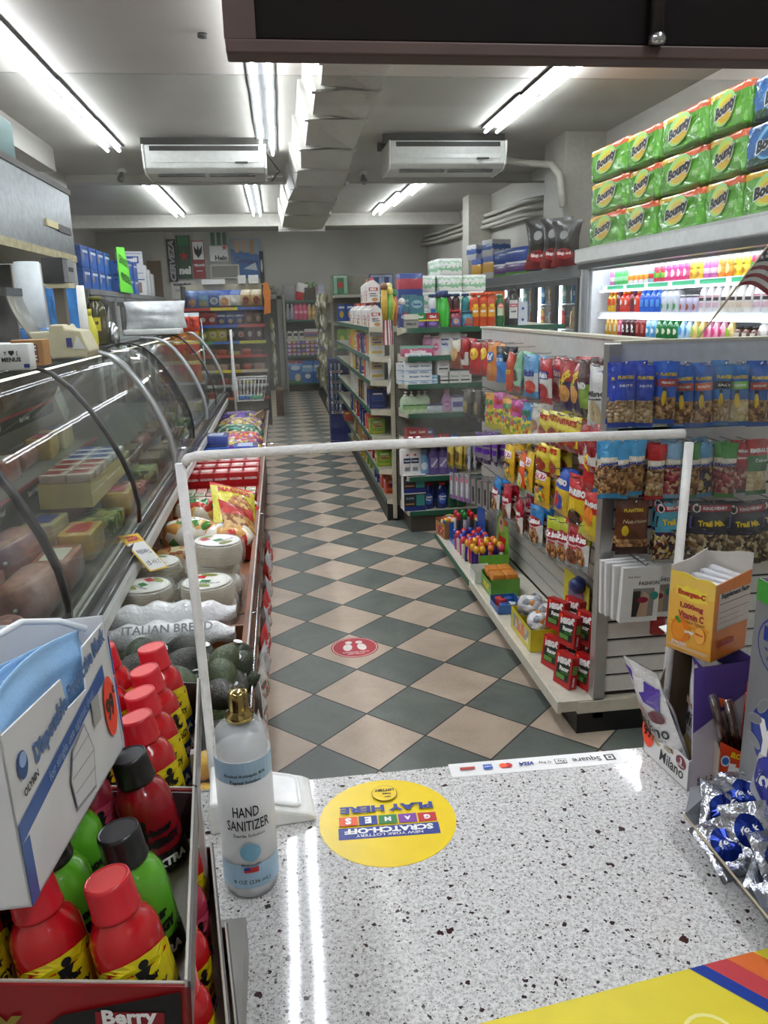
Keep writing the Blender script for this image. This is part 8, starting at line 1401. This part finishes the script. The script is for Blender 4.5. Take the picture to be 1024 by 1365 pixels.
fl=MB(); fl.prism([(0,0),(.030,-.012),(.034,.05),(.0,H_*.98)],.001,CW,Matrix.Translation((L_,0,0))@Matrix.Rotation(.30,4,'Z')@Matrix.Rotation(PI/2,4,'X')); fl.prism([(.004,.02),(.030,.0),(.032,.028),(.012,.05)],.0014,PM('3f5fae',.3,alpha=.85),Matrix.Translation((L_,-.0006,0))@Matrix.Rotation(.30,4,'Z')@Matrix.Rotation(PI/2,4,'X')); fl.prism([(.004,.055),(.024,.05),(.012,.078),(.004,.084)],.0014,BL2,Matrix.Translation((L_,-.0006,0))@Matrix.Rotation(.30,4,'Z')@Matrix.Rotation(PI/2,4,'X')); fl.build('side_flap',t)
q=MB(); S=lambda x,z,e:(x,-.0002-e,z)
D=[('p',[(0,0),(L_*.02,0),(L_*.04,.028),(L_*.03,.033),(0,.034)],BL2),('r',.0,L_*.06,.0,.034,BL2),('p',[(0,.034),(L_*.9,.060),(L_*.9,.071),(0,.045)],BL2),
   ('t','Disposable Protective Mask',L_*.575,.0735+.0035,L_*.80,PM('4f6f9f',.4,var=0),math.atan2(.026,L_*.9)-.0,.045,0,.015),
   ('t','for single use against dust',L_*.5,.0535,L_*.5,PM('8fa6cc',.4,var=0),math.atan2(.026,L_*.9),.01),
   ('e',L_*.09,.070,.0065,.0075,PM('2a4f8a',.4)),('e',L_*.095,.0725,.0045,.004,PM('9ab8dc',.4)),('t','OLYMN',L_*.12,.057,.02,PM('3a4048',.4,var=0),.1,.04),
   ('r',L_*.7,L_*.79,.04,.058,PM('a9a9a6',.4))]
# drawn mask outline
D+= [('p',[(L_*.42,.010),(L_*.62,.006),(L_*.66,.03),(L_*.60,.052),(L_*.46,.046),(L_*.40,.03)],PM('8f8f98',.4,var=0)),('p',[(L_*.425,.012),(L_*.615,.008),(L_*.652,.03),(L_*.595,.050),(L_*.463,.044),(L_*.408,.03)],PM('d6d6d6',.4,var=0)),('p',[(L_*.43,.02),(L_*.64,.018),(L_*.64,.0187),(L_*.43,.0207)],PM('8f8f98',.4,var=0)),('p',[(L_*.42,.03),(L_*.65,.029),(L_*.65,.0297),(L_*.42,.0307)],PM('8f8f98',.4,var=0)),('p',[(L_*.44,.04),(L_*.63,.042),(L_*.63,.0427),(L_*.44,.0407)],PM('8f8f98',.4,var=0))]
decals(q,S,D,.0001,.00012); q.build('printed_panel',t)
e=MB(); decals(e,S,[('e',L_*.905,.040,.0125,.0215,PM('ff4a2a',.4,0,.02)),('t','99',L_*.895,.040,.016,INK,.15,.05,0,.017),('t','c',L_*.955,.0485,.0045,INK,.1,.03)],.0014,.00015); e.build('price_sticker',t)
T(t,'open white and blue box of disposable masks with orange 99c sticker','box')
# masks
MBL=PM('a4cff5',.7,0,.04,.15,200); 
for i in range(5):
    mb=MB(); y0=.012+.014*i; dz=-.006*i
    def fn(u,v,y0=y0,dz=dz,i=i): 
        pl=.0014*math.sin(v*22); return (.006+(L_-.014)*u,y0+.006*math.sin(PI*u)+pl+.01*v*(i*.3+.3),.02+(.082+dz)*v-.02*(u-.5)**2*4*v*.4)
    mb.grid(fn,14,24,MBL); o=mb.build('face_mask',solid=.0008); o.matrix_world=M.copy()
    T(o,f"folded light blue face mask in the open box, {ORD[i+1]} from the printed side",'face mask','blue masks in the open box')
mb=MB(); W3=PM('f4f8fb',.7,0,.03)
def lw(x,y,z): return (x,y,z)
mb.tube([lw(L_*.10,.02,H_*.97),lw(L_*.08,.03,H_*1.10),lw(L_*.22,.035,H_*1.20),lw(L_*.45,.035,H_*1.24),lw(L_*.72,.035,H_*1.20),lw(L_*.92,.025,H_*1.08),lw(L_*.96,.01,H_*.98)],.0022,W3,8)
mb.tube([lw(L_*.12,.05,H_*.98),lw(L_*.18,.055,H_*1.08),lw(L_*.36,.055,H_*1.10),lw(L_*.52,.05,H_*1.0),lw(L_*.55,.03,H_*.84)],.0018,W3,8)
o=mb.build('ear_loop'); o.matrix_world=M.copy(); T(o,'white elastic ear loops curling above the mask box','ear loop')
# ---- right side: biscuit carton, vitamin box, jerky box, mint patties
ZT=1.0
def P3(px,py,z): return AZ(px,py,z)
# Milano display carton
a=P3(916,1055,1); b=P3(855,998,1); c=P3(937,1050,1)
fx=Vector((b.x-a.x,b.y-a.y,0)); Wd=.098; fx.normalize(); ang=math.atan2(fx.y,fx.x)
# local x runs from the near corner to the far left corner along the printed low front; local -y faces the clerk side? face normal points to -X
Mm=Matrix.Translation(a)@Matrix.Rotation(ang+PI,4,'Z')     # local x: from far-left (-) to near corner (0)
t=bpy.data.objects.new('cookie_display_carton',None); COL.objects.link(t); t.matrix_world=Mm
CWh=PM('e9e8e6',.35,0,.03); PUR=PM('54408c',.35,0,.05); GRC=PM('c4bfca',.35,0,.04)
Wf,Dp=.112,.095
MB().prism([(-Wf,0),(0,0),(0,.047),(-Wf,.055)],.0015,CWh,Matrix(((1,0,0,0),(0,0,-1,.0015),(0,1,0,0),(0,0,0,1)))).build('front_panel',t)
s=MB(); Mside=Matrix(((0,0,1,-.0015),(1,0,0,0),(0,1,0,0),(0,0,0,1)))
s.prism([(0,0),(Dp,0),(Dp,.192),(-.006,.192),(.004,.05),(0,.047)],.0015,GRC,Mside); s.prism([(.002,.092),(Dp,.15),(Dp,.192),(-.005,.192)],.0018,PUR,Mside); s.text('6 -1.2 OZ',.045,INK,Matrix(((0,0,1,.0018),(1,0,0,.036),(0,1,0,.018),(0,0,0,1))),bold=.01); s.text('NET WT',.04,INK,Matrix(((0,0,1,.0018),(1,0,0,.034),(0,1,0,.009),(0,0,0,1))),bold=.01); s.build('side_panel',t)
s=MB(); Ms2=Matrix(((0,0,1,-Wf),(1,0,0,0),(0,1,0,0),(0,0,0,1))); s.prism([(0,0),(Dp,0),(Dp,.192),(Dp*.5,.192),(0,.055)],.0015,PM('6a5540',.5),Ms2); s.build('side_panel',t)
bk=MB(); bk.box(-Wf,0,Dp-.0015,Dp,0,.192,PUR); bk.prism([(-.075,.08),(-.002,.095),(-.002,.16),(-.06,.15)],.001,CWh,Matrix(((1,0,0,0),(0,0,-1,Dp-.0016),(0,1,0,0),(0,0,0,1)))); bk.text('Mi',.032,INK,FY(-.022,Dp-.003,.138),bold=.01,shear=.1); bk.text('dark',.022,INK,FY(-.02,Dp-.003,.116),bold=.01,shear=.1); bk.build('back_panel',t); MB().box(-Wf,0,0,Dp,0,.0015,CARD).build('bottom_panel',t)
q=MB(); S=lambda x,z,e:(x,-.0002-e,z); decals(q,S,[('t','Milano',-.040,.020,.058,INK,0,.01,.12,.019),('e',-.018,.036,.012,.010,PM('7a1f34',.4,var=0)),('t','3',-.018,.038,.005,WINK),('t','cookies',-.018,.032,.015,WINK),('p',[(-.075,.050),(-.04,.046),(-.036,.038),(-.04,.038),(-.044,.042),(-.07,.045)],PM('8a6a4a',.4,var=0))],.0002,.0002); q.build('printed_panel',t)
e=MB(); decals(e,S,[('e',-.1,.040,.016,.0255,PM('ff5a40',.4,0,.02)),('t','99',-.101,.040,.021,INK,.0,.04,0,.018),('t','c',-.087,.036,.005,INK)],.001,.0002); e.build('price_sticker',t)
T(t,'white and purple Milano cookie carton with orange 99c sticker','display carton')
def mila(loc_,rot_,lab,sd):
    mb=MB(); CW2=FILM('e6e5e6',.6,.3); PU=FILM('5a42a8',.5); w,h=.088,.175
    pouch(mb,w,h,.032,bandf([(1,CW2)]),CW2,[('p',[(-w*.47,h*.93),(w*.1,h*.70),(w*.35,h*.62),(w*.47,h*.84),(w*.2,h*.86)],PU),('t','Milano',0,h*.42,.066,INK,-.02,.01,.12,.022),('t','milk chocolate',0,h*.33,.05,INK,0,0,.1,.006),('e',.022,h*.56,.013,.011,PM('6a1f30',.4,var=0)),('p',[(-.04,h*.58),(-.005,h*.56),(.0,h*.50),(-.01,h*.51),(-.035,h*.53)],PM('9a7a6a',.4,var=0)),('e',-.02,h*.14,.018,.022,PM('c9b27a',.4)),('e',.012,h*.12,.018,.02,PM('dcc68a',.4))],seed=sd,wr=.002)
    o=mb.build('cookie_bag'); o.matrix_world=Mm@Matrix.Translation(loc_)@Euler(rot_).to_matrix().to_4x4(); T(o,lab,'cookie bag','Milano cookie bags')
mila((-.060,.024,.006),(.36,-.12,0),'white Milano cookie bag leaning to the left in its carton',3)
mila((-.04,.052,.004),(-.05,-.05,0),'white Milano cookie bag upright behind the leaning one',5)
# loose paper and card behind
p=P3(880,900,1.12); mb=MB(); mb.box(-.045,.03,-.03,.03,0,.0015,WHITE); mb.box(-.03,.02,-.022,-.012,.0015,.002,INK).box(-.03,.02,-.004,.004,.0015,.002,INK); o=mb.build('paper_slip'); o.matrix_world=Mm@Matrix.Translation((-.085,.055,.196))@Euler((.1,.08,0)).to_matrix().to_4x4(); T(o,'white paper slip lying on top of the cookie carton','paper')
o=MB().box(-.09,.02,0,.0025,0,.17,PM('7a6248',.6)).build('brown_card'); o.matrix_world=Mm@Matrix.Translation((-.05,Dp+.012,0)); T(o,'brown cardboard piece standing behind the cookie carton','cardboard')
# vitamin box, standing on a low carton behind the cookies
a2=D_=None
def ctr(px,py,y): return AY(px,py,y)
yb=.985
zb=1.194; A_=AZ(947,884,zb); Lc=AZ(887,861,zb)
v1=Vector((Lc.x-A_.x,Lc.y-A_.y,0)); wv=v1.length; v1.normalize(); an=math.atan2(v1.y,v1.x)+PI
Mv=Matrix.Translation((A_.x,A_.y,zb))@Matrix.Rotation(an,4,'Z')
t=bpy.data.objects.new('vitamin_box',None); COL.objects.link(t); t.matrix_world=Mv
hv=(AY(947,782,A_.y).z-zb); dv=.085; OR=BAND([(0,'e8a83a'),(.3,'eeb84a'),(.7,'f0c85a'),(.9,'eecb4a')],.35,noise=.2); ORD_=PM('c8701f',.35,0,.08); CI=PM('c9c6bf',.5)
MB().prism([(-wv,0),(0,0),(0,hv),(-.012,hv+.004),(-.03,hv+.002),(-.05,hv+.006),(-.07,hv+.004),(-wv,hv+.012)],.0015,OR,Matrix(((1,0,0,0),(0,0,-1,.0015),(0,1,0,0),(0,0,0,1)))).build('front_panel',t)
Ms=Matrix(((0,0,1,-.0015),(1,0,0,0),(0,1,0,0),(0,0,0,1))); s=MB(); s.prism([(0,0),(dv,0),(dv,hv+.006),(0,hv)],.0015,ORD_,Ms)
SS=lambda x,z,e:(.0002+e,x,z); decals(s,SS,[('r',.008,dv-.002,.045,hv-.014,PM('c4b8ac',.5)),('t','Supplement Facts',.046,hv-.019,.068,INK,0,.06),('r',.01,dv-.004,hv-.03,hv-.029,INK),('r',.01,dv-.004,hv-.042,hv-.0413,INK),('r',.01,.06,hv-.05,hv-.0495,INK),('r',.01,.07,hv-.058,hv-.0575,INK),('r',.01,.055,hv-.066,hv-.0655,INK),('r',.012,.05,.02,.028,PM('a02a1a',.4))],.0002,.0002); s.build('side_panel',t)
MB().prism([(0,0),(dv,0),(dv,hv+.02),(dv*.5,hv+.012),(0,hv+.012)],.0015,CI,Matrix(((0,0,1,-wv),(1,0,0,0),(0,1,0,0),(0,0,0,1)))).build('side_panel',t)
MB().prism([(-wv,0),(0,0),(0,hv+.03),(-.02,hv+.028),(-.04,hv+.022),(-.07,hv+.016),(-wv,hv+.018)],.0015,CI,Matrix(((1,0,0,0),(0,0,-1,dv),(0,1,0,0),(0,0,0,1)))).build('back_panel',t); MB().box(-wv,0,0,dv,0,.0015,CI).build('bottom_panel',t)
q=MB(); cx=-wv/2; S=lambda x,z,e:(cx+(x-cx)*wv/.1,-.0002-e,z)
D=[('p',[(cx-.036,hv-.026),(cx-.030,hv-.022),(cx-.034,hv-.014),(cx-.02,hv-.016),(cx-.01,hv-.011),(cx,hv-.016),(cx+.012,hv-.011),(cx+.02,hv-.017),(cx+.034,hv-.014),(cx+.03,hv-.023),(cx+.036,hv-.03),(cx+.02,hv-.032),(cx,hv-.034),(cx-.02,hv-.031)],PM('f4dc4a',.4,var=0)),
('t','Emergen-C',cx,hv-.0235,.06,PM('c03a2a',.4,var=0),0,.07,.1,.0105),('t','1,000mg',cx+.002,hv-.042,.05,PM('a02a3a',.4,var=0),0,.05,0,.010),('t','Vitamin C',cx+.002,hv-.055,.055,PM('a02a3a',.4,var=0),0,.04,0,.0105),('t','Daily Immune Support',cx+.002,hv-.064,.062,PM('7a3a2a',.4,var=0),0,.01),('r',cx-.042,cx+.044,hv-.0685,hv-.068,RINK),('r',cx-.04,cx+.042,.046,hv-.071,PM('e8981f',.4)),('t','Tangerine',cx+.003,hv-.079,.046,WINK,0,.04,0,.008),
('e',cx-.018,.034,.021,.019,PM('e07a12',.35,0,.08)),('e',cx-.022,.032,.014,.014,PM('ec9420',.35,0,.08)),('p',[(cx-.032,.050),(cx-.026,.054),(cx-.016,.046),(cx-.022,.043)],PM('3a8a2a',.4,var=0)),('e',cx+.024,.034,.0125,.013,PM('d8801f',.4)),('e',cx+.024,.034,.0115,.012,PM('f0b04a',.4)),('t','Immune',cx+.024,.036,.016,RINK,0,.03),('r',cx-.042,cx+.044,.006,.012,PM('d8b07a',.4)),('t','30 PACKETS',cx-.018,.0145,.034,WINK,0,.03)]
decals(q,S,D,.0002,.00015); q.build('printed_panel',t); T(t,'open orange Emergen-C vitamin C box, tangerine flavour','box')
for i in range(4):
    mb=MB(); mb.box(-.026,.026,-.006,.006,0,.10,PM('d9dade',.3,0,.05,.4,60)); mb.box(-.026,-.01,-.0064,-.006,.07,.095,PM('8a90a0',.4)); o=mb.build('sachet'); o.matrix_world=Mv@Matrix.Translation((-wv*.5,.022+.014*i,.004+.003*i))@Euler((-.06,.04*(i-1),0)).to_matrix().to_4x4(); T(o,f"white powder sachet standing in the vitamin box, {ORD[i+1]} from front",'sachet','sachets in the vitamin box')
# jerky box
a=P3(941,1050,1); a=a+Vector((-.004,-.032,0)); t=empty('meat_stick_box',(a.x+.003,a.y+.004,1.0),rz=-.32); RO=PM('d8441f',.35,0,.05,coat=.2); wj,dj=.072,.05
MB().prism([(0,0),(wj,0),(wj,.055),(0,.090)],.0015,RO,FY(0,.0015,0)).build('front_panel',t); MB().box(0,.0015,0,dj,0,.075,PM('c8b8a8',.4)).build('side_panel',t); MB().box(wj-.0015,wj,0,dj,0,.075,RO).build('side_panel',t); MB().box(0,wj,dj-.0015,dj,0,.16,RO).build('back_panel',t); MB().box(0,wj,0,dj,0,.0015,CARD).build('bottom_panel',t)
q=MB(); decals(q,lambda x,z,e:(x,-.0002-e,z),[('t','ROLETS',.032,.068,.036,YINK,-.25,.08,0,.009),('t','big',.032,.046,.040,WINK,-.1,.10,0,.022),('e',.008,.062,.006,.0085,PM('cfe0f0',.4)),('e',.008,.062,.0045,.006,PM('3a6ab0',.4)),('p',[(.006,.026),(.022,.022),(.022,.012),(.006,.016)],YINK),('t','HOT',.014,.019,.012,RINK,-.1,.05),('r',.02,.05,.003,.008,YINK)],.0002,.0002); q.build('printed_panel',t); T(t,'orange red box of meat sticks between cookies and mint box','box')
def stick(p0,p1,lab):
    t=empty('meat_stick',p0); d=Vector(p1)-Vector(p0); mb=MB(); mb.tube([(0,0,0),tuple(d*.5+Vector((.001,0,0))),tuple(d*.86)],[.0065,.007,.006],PM('43211a',.2,0,.3,.5,80,.6),10); mb.build('meat',t)
    q=MB(); q.tube([tuple(d*.05),tuple(d*.9)],.0088,GLASS('f0e8e6',.15),8); q.build('clear_wrapper',t)
    c=MB(); n=d.normalized(); s=Vector((1,.2,0)).normalized(); a=d*.82; b=d*1.06
    v=[tuple(a+s*.011),tuple(a-s*.011),tuple(b-s*.015),tuple(b+s*.015)]; vb=[tuple(Vector(x)+Vector((0,.003,0))) for x in v]
    c.add(v+vb,[(0,1,2,3),(7,6,5,4),(0,3,7,4),(1,5,6,2),(2,6,7,3),(0,4,5,1)],PM('e0622a',.3,0,.1,.5,80,.3)); c.build('orange_end',t); T(t,lab,'meat stick','wrapped meat sticks')
bx_=Vector((a.x,a.y,1.0))
def lj(x,y,z): c,s=math.cos(-.32),math.sin(-.32); return (bx_.x+.003+x*c-y*s,bx_.y+.004+x*s+y*c,1.0+z)
stick(lj(.035,.028,.004),lj(-.018,.03,.165),'wrapped meat stick with orange end leaning far left'); stick(lj(.048,.03,.004),lj(.006,.036,.155),'wrapped meat stick leaning just right of the first'); stick(lj(.045,.018,.004),lj(.043,.022,.150),'upright wrapped meat stick with orange end'); stick(lj(.056,.045,.004),lj(.060,.048,.19),'tallest wrapped meat stick close to mint box')
# York mint display
xb=.585; zt=AX(988,757,xb).z; ybk=AX(984,1040,xb).y
t=empty('mint_display_box',(xb,ybk-.1,1.0)); SG_=PM('8d8f93',.35,.25,.05); SGI=PM('7f8286',.4,.2,.05); y1_=.1; y0_=-.32
MB().box(0,.0016,y0_,y1_,0,zt-1.0,SG_).build('face_panel',t); MB().box(.0016,.12,y1_-.0016,y1_,0,zt-1.0,SG_).build('end_panel',t); MB().box(.118,.12,y0_,y1_,0,zt-1.0,SG_).build('rear_panel',t); MB().box(.0016,.118,y0_,y1_,0,.002,CARD).build('bottom_panel',t)
q=MB(); S=lambda x,z,e:(-.0002-e,-x,z)   # x grows towards the clerk (−Y), seen from −X
hz=zt-1.0; D=[('r',-y1_,-y0_,hz-.028,hz,PM('3f9a3a',.35,var=0)),('t','naturally fresh',-y1_+.075,hz-.02,.04,PM('a8d89a',.4,var=0),0,.02)]
cx=-y1_+.050
D+=[('e',cx,hz-.075,.038,.037,BINK),('e',cx,hz-.075,.0355,.0345,SG_),('t','175',cx,hz-.064,.052,BINK,0,.07,0,.020),('t','wrapped',cx,hz-.083,.044,BINK,0,.02,0,.008),('t','pieces',cx,hz-.094,.030,BINK,0,.02,0,.007)]
cy=hz*.43; D+=[('e',cx+.052,cy,.085,.060,BINK),('e',cx+.052,cy,.078,.054,PM('20409a',.35,var=0)),('t','York',cx+.045,cy-.004,.12,WINK,.15,.06,.3,.060)]
for k,(zx,zz,an_) in enumerate(((-.004,cy+.01,.3),(-.002,cy-.02,-.3),(.01,cy+.035,.9))): 
    x_=cx-.020+zx; D+=[('e',x_,zz,.015,.007,PM('b8bcc0',.4,var=0),an_),('e',x_,zz,.0142,.0062,SG_,an_)]
decals(q,S,D,.0002,.0002); q.build('printed_panel',t)
# front catch tray
Lp=AZ(912,1086,1.045); dx=Lp.x-xb; tr=MB()
def qd(*p): return [Vector(a) for a in p]
def sheet(mb,pts,m,th=.0015):
    n=(Vector(pts[1])-Vector(pts[0])).cross(Vector(pts[2])-Vector(pts[0])).normalized()*th; v=[tuple(Vector(p)) for p in pts]+[tuple(Vector(p)+n) for p in pts]; k=len(pts)
    mb.add(v,[tuple(range(k))[::-1],tuple(range(k,2*k))]+[(i,(i+1)%k,k+(i+1)%k,k+i) for i in range(k)],m)
yo=ybk-.1
lip=Lp.y-yo
b0=(-.002,.085,.002); b1=(dx*.72,lip-.01,.002); b2=(dx*.72,-.32,.002); b3=(-.002,-.32,.002)
sheet(tr,[b0,b1,b2,b3],SGI); tr.build('tray_bottom',t)
tr=MB(); sheet(tr,[b1,(dx,lip,.045),(dx*.95,-.32,.04),b2],SGI); tr.build('tray_front',t)
tr=MB(); sheet(tr,[b0,(-.002,.092,.062),(-.02,.092,.062),(dx*.75,lip+.035,.058),(dx,lip,.045),b1],SG_); tr.build('tray_side',t)
tr=MB(); tr.tube([(dx,lip,.045),(dx*.95,-.32,.04)],.0014,PM('b8a88a',.5),6); tr.build('torn_edge',t)
T(t,'tall silver grey York mint display box with front catch tray','display box')
def mint(i,x,y,z,rx,ry,rz):
    def build():
        m=PM('c4c8d0',.16,.9,.1,.45,45); mb=MB(); pouch(mb,.058,.072,.014,bandf([(.2,m),(.8,m),(1,m)]),m,[('e',0,.036,.017,.02,PM('1f3a9a',.2,.6)),('t','York',0,.037,.024,WINK,.2,.05,.2)],seed=9,wr=.003); return mb.build('mint_patty')
    if 'mint' not in REG: reg('mint',build)
    return PR.place('mint',(x,y,z),rot=(rx,ry,rz))
rg=random.Random(5); k=0
for i in range(6):
    for j in range(3):
        x=xb+dx*.62*(1-j/3.0)*.9-.005; y=yo+.03-.055*i+rg.uniform(-.008,.008); z=1.006+.010*j+rg.uniform(0,.008)
        o=mint(i,x-.0,y,z,rg.uniform(-1.2,-.7),rg.uniform(-.4,.4),rg.uniform(-1.5,.3)); T(o,f"silver and blue wrapped mint patty in the catch tray, {ORD[i+1]} from far end, {['outer','middle','inner'][j]} row",'mint patty','wrapped mints in the catch tray')
mb=MB(); m=FILM('d4d6da',.5,.3); pouch(mb,.075,.085,.012,bandf([(1,m)]),m,[('e',0,.042,.028,.030,PM('2a2f8a',.35,var=0)),('e',0,.042,.0265,.0285,PM('343a9c',.35,var=0)),('t','York',0,.043,.044,WINK,.15,.05,.3,.020)],seed=19,wr=.002); o=mb.build('mint_sachet'); o.location=(xb-.006,yo+.030,1.050); o.rotation_euler=(-.12,0,-PI/2); T(o,'white wrapped mint with blue round York mark against display box','mint patty')
